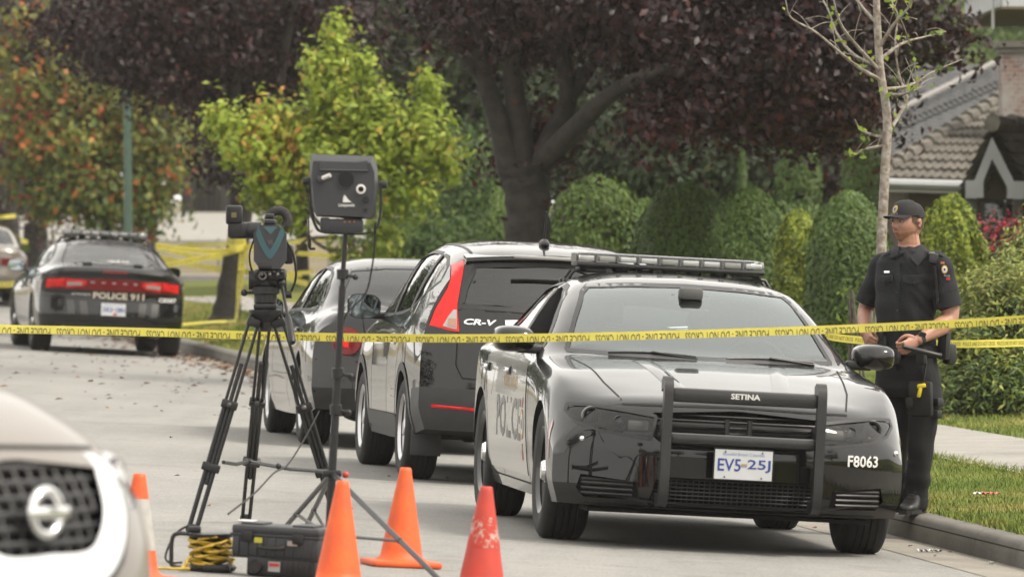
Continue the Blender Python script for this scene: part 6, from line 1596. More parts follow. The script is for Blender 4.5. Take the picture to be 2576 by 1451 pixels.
b = MB(); b.box((-.075, -.1015, .185), (.036, .004, .026)); b.build('yellow_label', mat("yellow_label", (.55, .52, .04), rough=.5), cs, 0)
b = MB(); b.box((.085, -.1015, .178), (.046, .004, .024)); b.build('white_label', WHITE_V, cs, 0)
b = MB(); b.box((-.16, .0, .272), (.07, .09, .006), bev=.002); b.build('paper_strip', WHITE, cs, 0)
cs.scale = (1, 1, .9)
ps_ = thing('battery_pack', 'low black battery pack with a red and white label under the equipment case', 'battery', g_ + Vector((.03, .055, .0)), (0, R(2.8), R(-12)))
b = MB(); b.box((0, 0, .048), (.32, .19, .090), bev=.014)
for k in range(6): b.box((.0 + .025 * k, -.097, .05), (.01, .006, .06), bev=.002)
b.lathe([(.001, -.012), (.03, -.012), (.034, 0)], 18, 'y', (-.12, -.095, .045)); b.build('pack_body', [METAL_B], ps_, 40)
b = MB(); b.box((-.03, -.0985, .05), (.055, .004, .045), m=0); b.box((-.03, -.1005, .058), (.045, .003, .014), m=1); b.build('pack_label', [WHITE_V, REDP], ps_, 0)
# ---- traffic cones
ORANGE = mat("cone_orange", (1.0, .150, .016), rough=.55, color2=(.80, .105, .022), vscale=9, bump=.1)
RED_C = node_mat("worn_red_cone", lambda n, l, b: (lambda tc: (l.new(mixc(n, l, (.55, .040, .018), (.58, .42, .36), ramp(n, l, noise(n, l, tc, 22, 6, .75), [(.50, (0, 0, 0)), (.60, (1, 1, 1))])), b.inputs["Base Color"]), b.inputs["Roughness"].__setattr__('default_value', .6)))(n.new("ShaderNodeTexCoord").outputs["Object"]))
RED_P = mat("cone_red", (.66, .055, .028), rough=.6, color2=(.50, .050, .032), vscale=11)
def cone(label, p, H=.47, mats=(ORANGE,), worn=False, sleeve=False, lean=0, rz=0.3, group=None):
    t = thing('traffic_cone', label, 'traffic cone', p, (0, R(3.0 + lean), rz), group)
    b = MB(); s_ = .165; r0, r1 = .105, .026
    out_ = [(s_, s_), (-s_, s_), (-s_, -s_), (s_, -s_)]
    b.box((0, 0, .016), (2 * s_, 2 * s_, .030), bev=.012, m=0); b.build('cone_base', mats[0], t, 40)
    def rad(z): return r0 + (r1 - r0) * (z - .03) / (H - .03)
    b = MB(); zs = [.028, .034, .05] + list(np.linspace(.08, H - .02, 12)) + [H - .004, H, H]; rs = [.128, .122, rad(.05)] + [rad(z) for z in zs[3:-3]] + [rad(H) + .001, rad(H) - .004, .012]
    b.lathe(list(zip(rs, zs)), 36, 'z'); b.lathe([(.012, H), (.010, H - .05)], 16, 'z'); co_ = b.build('cone_body', mats[0], t, 50)
    if worn: b = MB(); b.lathe([(rad(z) + .0012, z) for z in np.linspace(.20, .335, 6)], 36, 'z'); b.build('worn_band', RED_C, co_, 60, fixn=False)
    if sleeve: b = MB(); b.lathe([(rad(z) + .002, z) for z in np.linspace(.14, .36, 6)], 36, 'z'); b.build('reflective_sleeve', mat("grey_reflective", (.48, .47, .44), rough=.5, var=.1, vscale=20), co_, 60, fixn=False)
    return t
cone('bright orange traffic cone behind the other cones with its whole base in view', ground(1008, 1424), .470, rz=.25)
cone('bright orange traffic cone beside the equipment case in front of the light stand', ground(850, 1482), .478, rz=.6)
cone('faded red traffic cone with a scuffed white band near the front police car wheel', ground(1210, 1488), .470, (RED_P,), worn=True, rz=.1)
cone('orange-tipped traffic cone with pale sleeve half hidden behind the pale crossover', ground(338, 1462), .470, sleeve=True, rz=.4)
# ---- police tape
TAPE = mat("police_tape_yellow", (.95, .86, .16), rough=.35, var=.10, vscale=5, tl=.3)
TBLK = mat("tape_black_print", (.06, .055, .035), rough=.5)
def tape(label, pts, w, text=None, period=.48, th=.016, flip=False, cut=False, twist=0.0, first=0.0, cap=.62, tilt=0.0):
    P = [at(u, v, Y) for u, v, Y in pts]; C_ = crom(P, 10); org = C_[0].copy()
    t = thing('police_tape', label, 'police tape', org); b = MB(); L = [0.0]
    for a, c_ in zip(C_, C_[1:]): L.append(L[-1] + (c_ - a).length)
    def fr(s_):
        i = min(max(int(np.searchsorted(L, s_)) - 1, 0), len(C_) - 2); k = (s_ - L[i]) / max(1e-6, L[i + 1] - L[i]); p = C_[i].lerp(C_[i + 1], k); d = (C_[i + 1] - C_[i]).normalized()
        up = Vector((0, 0, 1)) - d * d.z; up = up.normalized() if up.length > .1 else Vector((1, 0, 0)); a_ = tilt + twist * math.sin(s_ * 1.7 + 1); n_ = up.cross(d)
        return p - org, up * math.cos(a_) + n_ * math.sin(a_), d, n_
    N_ = max(24, int(L[-1] / .06)); N_ = min(N_, 260); vs = []
    for i in range(N_ + 1):
        p, up, d, n_ = fr(L[-1] * i / N_); nn = up.cross(d)
        for a, o_ in ((.5, .0006), (-.5, .0006), (-.5, -.0006), (.5, -.0006)): vs.append(p + up * w * a + nn * o_)
    b.add(vs, [(4 * i + j, 4 * i + (j + 1) % 4, 4 * i + 4 + (j + 1) % 4, 4 * i + 4 + j) for i in range(N_) for j in range(4)]); b.build('ribbon', TAPE, t, 60)
    if text:
        s0 = first
        while s0 < L[-1] - period:
            q = MB()
            hh = w * cap * (1.7 if cut else 1.0); v_, f_ = text_fit(text, period * .93, hh, -.004)
            bm = bmesh.new(); bv = [bm.verts.new(x) for x in v_]
            for f in f_:
                try: bm.faces.new([bv[k] for k in f])
                except ValueError: pass
            yo = 0.0
            if flip:
                for x in bm.verts: x.co.x *= -1; x.co.y *= -1
            if cut:
                yo = -.5 * w + w * .5 - hh * .5 - .10 * w; yo = -hh * .5 + w * .20
                bmesh.ops.bisect_plane(bm, geom=bm.verts[:] + bm.edges[:] + bm.faces[:], plane_co=(0, -.47 * w - yo, 0), plane_no=(0, -1, 0), clear_outer=True)
            bm.verts.index_update(); vs = []
            for x in bm.verts:
                p, up, d, n_ = fr(s0 + period * .5 + x.co.x); nn = up.cross(d); nn = nn if nn.y < 0 else -nn; vs.append(p + up * (x.co.y + yo) + nn * .0022)
            q.add(vs, [[x.index for x in f.verts] for f in bm.faces]); bm.free(); s0 += period
            q.build('tape_lettering', TBLK, t, 0, fixn=False)
    return t
Y0 = 38.0
tape('long taut yellow police tape crossing the whole picture in front of the officer', [(-120, 825, Y0), (0, 827, Y0), (330, 834, Y0), (700, 845, Y0), (1000, 850, Y0), (1290, 850, Y0), (1600, 844, Y0), (1900, 835, Y0), (2150, 826, Y0), (2400, 814, Y0), (2576, 803, Y0), (2720, 794, Y0)], .044, 'POLICE LINE - DO NOT CROSS', .475, flip=True, cut=True, twist=.12, first=.06)
tape('second yellow police tape passing behind the officer at waist height', [(2060, 838, 47), (2100, 848, 47), (2160, 855, 47), (2260, 863, 47), (2390, 865, 47), (2480, 864, 47), (2600, 861, 47.2), (2700, 856, 47.4)], .050, 'POLICE LINE DO NOT CROSS', .235, cap=.5)
YT = 100.4
tape('yellow police tape sagging from the far police car to the leaning plum trunk', [(392, 617, 97.8), (450, 626, 98.4), (520, 632, 99), (580, 630, YT), (614, 622, YT)], .070, 'POLICE LINE DO NOT CROSS', .30)
tape('thin yellow police tape just above the sagging one beside the plum trunk', [(392, 628, 104), (440, 622, 103.5), (520, 616, 103), (612, 610, 101.2)], .060)
tape('yellow police tape sloping down right between far police car and plum trunk', [(392, 622, 101.6), (440, 634, 101), (500, 648, 100.8), (560, 648, 100.6)], .060)
tape('lower yellow police tape running from the far police car past the plum trunk', [(400, 648, 102.4), (470, 663, 102), (530, 674, 101.6), (600, 682, 101.4), (680, 688, 101.2), (760, 690, 101)], .080)
tape('yellow police tape rising right to meet the plum trunk', [(412, 668, 99.6), (480, 655, 99.8), (540, 643, YT - .1), (606, 628, YT - .1)], .070, 'POLICE LINE DO NOT CROSS', .30)
tape('yellow police tape from the plum trunk rising right behind the light stand', [(612, 624, YT - .1), (700, 614, 99), (780, 604, 98), (850, 596, 97)], .075)
tape('yellow police tape level behind the camera toward the green tree', [(716, 634, 99.5), (790, 640, 99), (870, 646, 98.6), (960, 648, 98.2)], .060)
tape('yellow police tape looping low from the plum trunk behind the tripod', [(616, 622, YT - .2), (634, 670, 100), (668, 700, 99.8), (716, 690, 99.7), (790, 684, 99.4)], .055)
tape('short yellow police tape drooping right of the tripod head', [(716, 692, 99), (745, 706, 98.8), (775, 714, 98.6)], .080)
tape('yellow police tape hanging straight down the front of the plum trunk', [(612, 616, YT - .18), (607, 680, YT - .18), (600, 745, YT - .16), (594, 806, YT - .10)], .095, 'POLICE LINE DO NOT CROSS', .32)
tape('yellow police tape lying on the grass at the foot of the plum trunk', [(456, 816, 98.8), (500, 812, 99.6), (540, 809, 100.1), (594, 808, YT)], .050, tilt=.9)
tape('yellow police tape wrapped round the plum trunk at tape height', [(574, 603, YT - .16), (594, 607, YT - .22), (618, 602, YT - .16)], .16, 'POLICE LINE', .12)
tape('yellow police tape band tied round the plum trunk below the camera', [(576, 622, YT - .17), (594, 625, YT - .24), (618, 620, YT - .17)], .10)
tape('yellow police tape knotted on the knotty trunk at the left edge', [(-20, 548, 147.4), (8, 546, 147.2), (40, 543, 147.4)], .08)
tape('yellow police tape stretched before the beige sedan at the left edge', [(-60, 716, 112), (-10, 716, 112), (20, 716, 112), (52, 711, 112)], .085, 'DO NOT CROSS', .22)
tape('small scrap of yellow police tape between the two left trunks', [(48, 604, 158), (58, 606, 158), (70, 610, 158)], .09)
# ---- litter
p = at(2480, 1243, 1); 
def lawn_pt(u, v):
    Y = 45.0
    for _ in range(40): X = (u - 1288) / FPX * Y; Y = .5 * Y + .5 * (CAM_H - lawn_z(X, Y) - .03) * FPX / (v - HORIZON)
    return Vector(((u - 1288) / FPX * Y, Y, lawn_z((u - 1288) / FPX * Y, Y) + .03))
def wrapper(label, p, L, w, mats, name='wrapper', rz=0.0):
    t = thing(name, label, 'litter', p, (0, 0, rz)); b = MB(); n = 14; vs = []
    for i in range(n):
        x = -L / 2 + L * i / (n - 1)
        for y in (-w / 2, 0, w / 2): vs.append((x, y + .006 * math.sin(i * 1.9), .010 + .008 * math.sin(i * 2.3 + y * 60)))
    vs2 = [(x, y, z - .002) for x, y, z in vs]
    b.add(vs, [(3 * i + j, 3 * i + j + 1, 3 * i + j + 4, 3 * i + j + 3) for i in range(n - 1) for j in range(2)]); b.add(vs2, [(3 * i + j, 3 * i + j + 1, 3 * i + j + 4, 3 * i + j + 3) for i in range(n - 1) for j in range(2)])
    for k in range(len(b.f)): b.mi[k] = 0 if (k % 26) // 2 < 4 else min(1, len(mats) - 1)
    b.build('foil', mats, t, 0, fixn=False); return t
wrapper('red and white wrapper lying on the grass verge right of the officer', lawn_pt(2480, 1243), .155, .10, [WHITE, mat("red_wrapper", (.62, .10, .05), rough=.4)])
g_ = ground(2338, 1390); g_.z += .006; wrapper('crumpled silver foil in the gutter by the front police car', g_, .13, .05, [mat("silver_foil", (.7, .7, .7), rough=.3, metal=.8)], 'foil_scrap', .2)
g_ = ground(2492, 1421); g_.z += .006; wrapper('small white paper scrap in the gutter near the right edge', g_, .035, .03, [WHITE], 'paper_scrap')
# ================================================================== vegetation
BARK = mat("dark_bark", (.028, .024, .020), rough=.95, var=.45, vscale=9, bump=.8, bscale=18)
BARK_L = mat("grey_bark", (.46, .43, .38), rough=.95, color2=(.20, .145, .11), vscale=26, bump=.6, bscale=40)
TWIG = mat("twig", (.11, .095, .075), rough=.9, var=.3)
def lm(name, c, tl=.28, rough=.55, var=.28): return mat(name, c, rough=rough, var=var, vscale=1.3, tl=tl, spec=.3)
PLUM = [lm("plum_leaf_dark", (0.0220, 0.0116, 0.0138), .2, .42), lm("plum_leaf", (0.0396, 0.0165, 0.0187), .2, .42), lm("plum_leaf_red", (.075, .020, .018), .3, .45)]
GREEN_D = [lm("dark_green_leaf", (0.0270, 0.0480, 0.0180)), lm("mid_green_leaf", (0.0375, 0.0650, 0.0200)), lm("olive_leaf", (0.0625, 0.0750, 0.0225))]
GREEN_M = [lm("green_leaf_a", (0.0594, 0.1219, 0.0281)), lm("green_leaf_b", (0.0938, 0.1641, 0.0344)), lm("green_leaf_c", (0.1329, 0.1953, 0.0469))]
YG = [lm("lime_leaf", (0.3700, 0.4800, 0.0550), .4), lm("lime_leaf_light", (0.5000, 0.5800, 0.0900), .4), lm("lime_leaf_green", (0.2400, 0.3400, 0.0500), .4), lm("yellow_leaf", (0.6200, 0.5000, 0.1000), .4), lm("amber_leaf", (0.6000, 0.3000, 0.0800), .4)]
AUT = [lm("autumn_green", (0.1300, 0.2000, 0.0450), .35), lm("autumn_olive", (0.2100, 0.2350, 0.0500), .35), lm("autumn_yellow", (0.3600, 0.3400, 0.0750), .35), lm("autumn_orange", (0.6200, 0.2100, 0.0650), .35), lm("autumn_red", (0.4500, 0.0850, 0.0600), .35), lm("autumn_dark", (0.0675, 0.1170, 0.0405), .35)]
CEDAR = [lm("cedar_dark", (0.0810, 0.1386, 0.0297), .15), lm("cedar", (0.0813, 0.1421, 0.0245), .15), lm("cedar_light", (0.1176, 0.1852, 0.0308), .15)]
CEDAR_Y = [lm("gold_cedar", (0.2531, 0.3206, 0.0304), .25), lm("gold_cedar_light", (0.3629, 0.4134, 0.0439), .25), lm("gold_cedar_dark", (0.0938, 0.1375, 0.0175), .25)]
PIER = [lm("pieris_light", (0.3900, 0.4387, 0.0975), .3), lm("pieris", (0.1755, 0.2535, 0.0585), .25), lm("pieris_dark", (0.0455, 0.0780, 0.0208), .2), lm("pieris_tip", (0.4306, 0.4306, 0.1300), .3)]
FAR = [lm("far_leaf_a", (.045, .060, .028)), lm("far_leaf_b", (.065, .085, .035))]

def leaf_mesh(name, C, N, S, mi, mats, parent, aspect=.5, seed=0, T=None, tz=-.6):
    "one mesh of leaf-shaped faces: centres C, normals N, lengths S"
    r = np.random.default_rng(seed); n = len(C)
    N = N / (np.linalg.norm(N, axis=1, keepdims=True) + 1e-9)
    if T is None: T = r.normal(0, 1, (n, 3)); T[:, 2] += tz
    T = T - N * np.sum(T * N, 1, keepdims=True); T /= (np.linalg.norm(T, axis=1, keepdims=True) + 1e-9)
    B = np.cross(N, T); S = S[:, None]
    V = np.empty((n, 5, 3)); w = aspect * S / 2
    V[:, 0] = C - T * S / 2; V[:, 1] = C - B * w - T * S * .02 + N * w * .25; V[:, 2] = C + T * S / 2 - N * S * .14; V[:, 3] = C + B * w - T * S * .02 + N * w * .25; V[:, 4] = C + T * 0
    me = bpy.data.meshes.new(name); me.vertices.add(n * 5); me.vertices.foreach_set("co", V.reshape(-1))
    base = np.arange(n)[:, None] * 5
    F = np.concatenate([base + np.array([0, 1, 4]), base + np.array([1, 2, 4]), base + np.array([4, 2, 3]), base + np.array([0, 4, 3])], 1).reshape(-1)
    me.loops.add(n * 12); me.loops.foreach_set("vertex_index", F.astype(np.int32))
    me.polygons.add(n * 4); me.polygons.foreach_set("loop_start", np.arange(n * 4) * 3); me.polygons.foreach_set("material_index", np.repeat(mi, 4).astype(np.int32))
    for m in mats: me.materials.append(m)
    me.update(calc_edges=True)
    o = bpy.data.objects.new(name, me); col.objects.link(o)
    if parent: o.parent = parent
    return o
def ell(u, v, Y, ru, rv, ry=None, n=20):
    "ellipsoid placed where the photo shows a clump; radii in photo pixels, turned into metres at its distance"
    c = at(u, v, Y); s = FPX / Y
    return (c, ru / s, (ry if ry else ru / s), rv / s, n)
def crown(parent, base, ells, per, csz, leaf, mats, wts, seed, aspect=.55, shell=.5, up=.5, droop=.0, colorfn=None, name='crown', flat=.7, zmin=None, tz=-.6):
    r = np.random.default_rng(seed); Cs = []; Ns = []; mi = []; centers = []
    for (c, rx, ry, rz, ncl) in ells:
        for _ in range(ncl):
            d = r.normal(0, 1, 3); d /= np.linalg.norm(d); q = (shell + (1 - shell) * r.uniform()) if r.uniform() < .8 else r.uniform(.2, 1)
            p = np.array(c) + d * q * np.array((rx, ry, rz)); centers.append(p)
            k = max(4, int(per * r.uniform(.5, 1.5))); cs = csz * r.uniform(.6, 1.4)
            pts = r.normal(0, 1, (k, 3)) * np.array((cs, cs, cs * flat)); pts[:, 2] -= droop * np.hypot(pts[:, 0], pts[:, 1])
            P = p + pts
            nn = pts / (cs + 1e-6) * .6 + d * .5 + r.normal(0, .6, (k, 3)); nn[:, 2] += up
            w = np.array(wts, float) if colorfn is None else np.array(colorfn(p, d, r), float)
            w = np.maximum(w, 1e-6) * (r.uniform(.35, 1.65, len(w))); w /= w.sum()
            Cs.append(P); Ns.append(nn); mi.append(r.choice(len(mats), k, p=w))
    C = np.concatenate(Cs); N = np.concatenate(Ns); m = np.concatenate(mi); S = leaf * r.uniform(.6, 1.3, len(C))
    if zmin is not None: k = C[:, 2] > zmin; C, N, m, S = C[k], N[k], m[k], S[k]
    C = C - np.array(base)
    o = leaf_mesh(name, C, N, S, m, mats, parent, aspect, seed, tz=tz)
    return o, [Vector(p) for p in centers]
def tree(name, label, base, trunk, limbs, ells, per, csz, leaf, mats, wts, seed, bark=BARK, cat='tree', group=None, twigs=30, tw=.012, **kw):
    "trunk: [(point, radius)...]; limbs: lists of (point, radius)"
    base = Vector(base); t = thing(name, label, cat, base, group=group)
    b = MB(); r = random.Random(seed)
    def wob(L, n=5):
        P = crom([p for p, _ in L], n); R_ = np.interp(np.linspace(0, len(L) - 1, len(P)), range(len(L)), [q for _, q in L])
        return P, [float(x) for x in R_]
    P, Rr = wob(trunk); segs = 12
    b.tube([p - base for p in P], [x * (1 + .06 * math.sin(i * 1.7)) for i, x in enumerate(Rr)], 14)
    tips = []
    for L in limbs:
        P2, R2 = wob(L); b.tube([p - base for p in P2], R2, 9); tips += P2[len(P2) // 3:]
    tips = tips or P[len(P) // 2:]
    o, cen = crown(t, base, ells, per, csz, leaf, mats, wts, seed, **kw)
    for k in range(twigs):
        c = r.choice(cen); q = min(tips, key=lambda p: (p - c).length + r.uniform(0, .4)); mid = q.lerp(c, .5) + Vector((r.uniform(-1, 1), r.uniform(-1, 1), r.uniform(0, 1))) * .12 * (c - q).length
        b.tube([p - base for p in crom([q, mid, c], 4)], [tw * (1 - .75 * i / 8) for i in range(9)], 5, cap=False)
    b.build('trunk', bark, t, 60)
    return t
def A_(u, v, Y, r): return (at(u, v, Y), r)

# --- big purple plum in the middle
Y = 75; f = foot(1325, Y)
tree('plum_tree', 'big purple-leaved plum tree with thick forked trunk behind the black crossover', f,
     [(f, .30), A_(1325, 640, Y, .255), A_(1328, 540, Y, .235), A_(1325, 470, Y, .25), A_(1315, 420, Y, .27)],
     [[A_(1290, 440, Y, .16), A_(1262, 330, Y, .125), A_(1225, 215, Y, .10), A_(1195, 60, Y, .085), A_(1180, -120, Y, .06)],
      [A_(1320, 450, Y, .15), A_(1310, 330, Y, .12), A_(1290, 180, Y, .10), A_(1330, 20, Y, .08), A_(1340, -150, Y, .05)],
      [A_(1350, 440, Y, .15), A_(1390, 340, Y, .12), A_(1430, 250, Y, .10), A_(1420, 100, Y, .08), A_(1480, -80, Y, .05)],
      [A_(1355, 420, Y, .13), A_(1440, 330, Y - .6, .115), A_(1540, 235, Y - 1.2, .085), A_(1640, 185, Y - 1.3, .065), A_(1760, 150, Y - 1.0, .045), A_(1900, 120, Y - .6, .02)],
      [A_(1430, 250, Y, .08), A_(1520, 120, Y, .06), A_(1620, 20, Y, .05), A_(1760, -80, Y, .03)],
      [A_(1225, 215, Y, .06), A_(1130, 100, Y, .05), A_(1060, 10, Y, .03)]],
     [ell(1150, -20, Y, 170, 140, 1.6, 34), ell(1300, 40, Y + 1, 170, 130, 1.6, 30), ell(1480, -40, Y, 220, 190, 2.0, 70), ell(1700, 60, Y, 230, 170, 2.2, 110), ell(1930, 120, Y, 230, 170, 2.2, 120), ell(2105, 80, Y, 150, 155, 2.0, 80), ell(2245, 0, Y, 115, 105, 1.6, 36), ell(2385, 60, Y, 45, 45, .6, 7), ell(1700, -640, Y, 800, 420, 3.4, 90), ell(1100, -480, Y, 320, 260, 2.4, 30),
      ell(1990, 265, Y - .5, 200, 60, 1.2, 44), ell(2150, 215, Y - .5, 50, 45, 1.0, 9), ell(1660, 290, Y - 1, 80, 40, .8, 14), ell(1840, -160, Y, 560, 160, 2.5, 110), ell(1385, 330, Y + .3, 60, 80, .4, 9), ell(1300, 330, Y + .4, 40, 60, .3, 5), ell(1800, 240, Y - .8, 120, 60, .8, 22)],
     62, .21, .105, PLUM, (.52, .40, .08), 3, twigs=90, tw=.010, group='purple plum trees along the verge', droop=.45, up=.35,
     colorfn=lambda p, d, r: (.50, .40, .06) if p[2] > 3.2 else (.25, .40, .45))
# --- second plum, its trunk wrapped in tape
Y = 101; f = foot(566, Y)
tree('plum_tree', 'purple-leaved plum tree with a leaning trunk wrapped in yellow tape', f,
     [(f, .26), A_(572, 770, Y, .19), A_(583, 690, Y, .165), A_(600, 600, Y, .155), A_(612, 500, Y, .16), A_(612, 450, Y, .17)],
     [[A_(600, 480, Y, .12), A_(580, 380, Y, .10), A_(585, 200, Y, .11), A_(590, 40, Y, .09), A_(580, -120, Y, .06)],
      [A_(585, 330, Y, .08), A_(520, 250, Y, .05), A_(440, 150, Y, .03)], [A_(615, 470, Y, .11), A_(650, 400, Y, .09), A_(690, 300, Y, .08), A_(720, 100, Y, .07), A_(760, -60, Y, .04)],
      [A_(590, 120, Y, .07), A_(700, 20, Y, .05), A_(850, -60, Y, .03)], [A_(588, 100, Y, .06), A_(430, 30, Y, .05), A_(300, 0, Y, .03)]],
     [ell(200, 60, Y + 2, 160, 90, 2.0, 40), ell(330, 60, Y, 150, 110, 2.0, 52), ell(480, 60, Y, 170, 170, 2.0, 70), ell(640, 120, Y + 1, 170, 180, 2.0, 80), ell(800, 60, Y + 1.5, 170, 160, 2.0, 60), ell(560, -140, Y, 450, 140, 3.0, 90), ell(500, -560, Y, 600, 380, 3.6, 80), ell(330, 150, Y - 1, 90, 45, 1.0, 22), ell(420, 210, Y - 1, 60, 40, .8, 9), ell(540, 300, Y, 50, 90, .5, 10), ell(560, 420, Y, 40, 60, .4, 5), ell(700, 300, Y + 2, 120, 120, 1.5, 26)],
     60, .24, .115, PLUM, (.50, .42, .08), 5, twigs=60, tw=.011, group='purple plum trees along the verge', droop=.4, up=.35)
# --- plums farther left
Y = 148; f = foot(32, Y)
tree('plum_tree', 'purple plum tree with a knotty trunk at the left edge of the picture', f,
     [(f, .32), A_(30, 680, Y, .24), A_(25, 600, Y, .22), A_(15, 520, Y, .22)], [[A_(15, 520, Y, .14), A_(-40, 420, Y, .09), A_(-90, 300, Y, .06)], [A_(20, 530, Y, .14), A_(60, 420, Y, .09), A_(90, 250, Y, .06), A_(120, 60, Y, .04)]],
     [ell(-40, 300, Y, 130, 200, 2.5, 60), ell(40, 60, Y + 2, 180, 170, 2.5, 70), ell(40, 380, Y + 2, 90, 140, 2, 40), ell(-150, 100, Y, 200, 220, 2.5, 50)],
     55, .32, .15, PLUM, (.40, .42, .18), 7, twigs=30, tw=.018, group='purple plum trees along the verge', droop=.3)
Y = 160; f = foot(95, Y)
tree('plum_tree', 'purple plum tree whose dark trunk stands just left of the far police car', f,
     [(f, .34), A_(92, 640, Y, .28), A_(88, 560, Y, .26)], [[A_(88, 560, Y, .16), A_(60, 440, Y, .1), A_(50, 250, Y, .06)], [A_(90, 560, Y, .15), A_(150, 430, Y, .1), A_(200, 250, Y, .06)]],
     [ell(60, 460, Y, 110, 80, 2, 26), ell(180, 250, Y + 2, 180, 200, 3, 50), ell(120, 520, Y - 1, 60, 40, 1, 10)], 50, .34, .16, PLUM, (.40, .40, .2), 8, twigs=20, tw=.018, group='purple plum trees along the verge')
# --- autumn tree
Y = 138; f = foot(268, Y)
def autumn(p, d, r):
    u = 1288 + p[0] / p[1] * FPX; v = HORIZON + (CAM_H - p[2]) / p[1] * FPX; h = min(1, max(0, (560 - v) / 500)); lft = max(0, (230 - u) / 230)
    g = max(.05, 1.1 - 1.5 * h - .5 * lft); k = r.uniform()
    return (g + .35, .7 + .9 * h, .25 + 1.2 * h * (k > .4), .05 + 1.5 * h * (k > .66) + .2 * lft, .02 + .8 * (k > .88), .5 * max(0, .6 - h))
tree('autumn_tree', 'broad autumn tree turning orange and red above green behind the far police car', f,
     [(f, .13), A_(270, 580, Y, .115), A_(272, 540, Y, .11), A_(270, 480, Y, .09)],
     [[A_(272, 540, Y, .06), A_(200, 430, Y, .045), A_(110, 300, Y, .03), A_(40, 200, Y, .015)], [A_(270, 520, Y, .06), A_(270, 380, Y, .05), A_(240, 200, Y, .03), A_(120, 40, Y, .015)], [A_(272, 530, Y, .06), A_(350, 420, Y, .04), A_(410, 320, Y, .025)], [A_(270, 500, Y, .05), A_(160, 480, Y, .03), A_(60, 440, Y, .015)]],
     [ell(230, 330, Y, 200, 170, 1.8, 130), ell(110, 190, Y, 120, 130, 1.3, 60), ell(70, 90, Y, 70, 80, .8, 22), ell(340, 260, Y, 110, 100, 1.2, 44), ell(250, 480, Y, 210, 75, 1.6, 90), ell(80, 330, Y, 100, 120, 1.0, 40), ell(410, 390, Y, 80, 70, .8, 26), ell(130, 40, Y, 40, 50, .6, 8), ell(330, 520, Y, 90, 45, 1.0, 16)],
     36, .24, .17, AUT, (1, 1, 1, 1, 1, 1), 9, bark=BARK, twigs=80, tw=.012, colorfn=autumn, up=.7, droop=.3, shell=.55)
# --- yellow-green young tree
Y = 92; f = foot(885, Y)
def lime(p, d, r):
    u = 1288 + p[0] / p[1] * FPX; v = HORIZON + (CAM_H - p[2]) / p[1] * FPX; o = math.exp(-((u - 700) / 60) ** 2 - ((v - 330) / 110) ** 2)
    return (1.0, .7, .5 + .5 * (v > 420), .10 + 1.0 * o, .02 + .8 * o)
tree('lime_green_tree', 'young yellow-green tree with upright shoots behind the light panel', f,
     [(f, .055), A_(884, 620, Y, .05), A_(878, 540, Y, .045)],
     [[A_(878, 560, Y, .04), A_(860, 400, Y, .03), A_(850, 250, Y, .02), A_(845, 70, Y, .008)], [A_(878, 570, Y, .035), A_(800, 560, Y, .03), A_(700, 420, Y, .02), A_(560, 320, Y, .008)], [A_(880, 560, Y, .035), A_(940, 400, Y, .025), A_(960, 250, Y, .015), A_(940, 170, Y, .008)], [A_(880, 570, Y, .035), A_(990, 440, Y, .025), A_(1050, 280, Y, .015), A_(1080, 180, Y, .008)],
      [A_(885, 640, Y, .03), A_(810, 620, Y, .024), A_(745, 560, Y, .02), A_(680, 480, Y, .01)], [A_(884, 600, Y, .03), A_(780, 600, Y, .022), A_(740, 640, Y, .018)], [A_(880, 560, Y, .03), A_(760, 420, Y, .02), A_(720, 250, Y, .01)]],
     [ell(845, 90, Y, 14, 40, .15, 7), ell(845, 170, Y, 30, 50, .3, 12), ell(830, 270, Y, 60, 90, .5, 34), ell(800, 380, Y, 150, 110, 1.0, 70), ell(950, 260, Y, 45, 80, .4, 26), ell(970, 380, Y, 120, 110, .9, 60), ell(1080, 230, Y, 26, 60, .25, 12), ell(1060, 340, Y, 70, 90, .5, 34), ell(620, 350, Y, 90, 60, .6, 30), ell(550, 300, Y, 50, 36, .3, 10), ell(700, 320, Y, 60, 90, .5, 30), ell(680, 440, Y, 80, 80, .6, 26), ell(720, 530, Y, 70, 40, .5, 16), ell(1110, 400, Y, 50, 60, .4, 18), ell(1020, 480, Y, 90, 50, .6, 22), ell(800, 190, Y, 24, 45, .25, 10), ell(910, 170, Y, 16, 30, .2, 6), ell(960, 600, Y, 40, 60, .3, 10), ell(870, 630, Y, 50, 30, .3, 6)],
     34, .095, .115, YG, (1, .7, .5, .1, .05), 12, bark=TWIG, twigs=110, tw=.006, colorfn=lime, up=.55, droop=.1, aspect=.5, shell=.35, flat=1.5)

# --- green mass behind
def simple_tree(name, label, u, Y, ells, mats, wts, seed, leaf=.16, per=50, csz=.3, tr=.14, top=250, cat='tree', group=None, twigs=16, **kw):
    f = foot(u, Y)
    return tree(name, label, f, [(f, tr), A_(u, 560, Y, tr * .8), A_(u + 6, 420, Y, tr * .7), A_(u, top, Y, tr * .4)], [[A_(u, 440, Y, tr * .5), A_(u + 60, 300, Y, tr * .35), A_(u + 110, 150, Y, tr * .2)], [A_(u, 470, Y, tr * .5), A_(u - 60, 300, Y, tr * .35), A_(u - 110, 150, Y, tr * .2)]], ells, per, csz, leaf, mats, wts, seed, cat=cat, group=group, twigs=twigs, **kw)
simple_tree('green_tree', 'feathery green tree between the lime tree and the big plum trunk', 1120, 104, [ell(1140, 500, 104, 110, 130, 1.2, 70), ell(1180, 410, 104, 70, 80, .8, 34), ell(1060, 560, 103, 90, 90, 1.0, 40), ell(1215, 520, 104, 50, 120, .7, 26), ell(1150, 620, 102, 130, 50, 1.0, 34)], GREEN_M, (.5, .45, .25), 21, leaf=.10, per=70, csz=.24, tr=.05, top=420, aspect=.35)
G2 = 'tall trees massed behind the street trees'
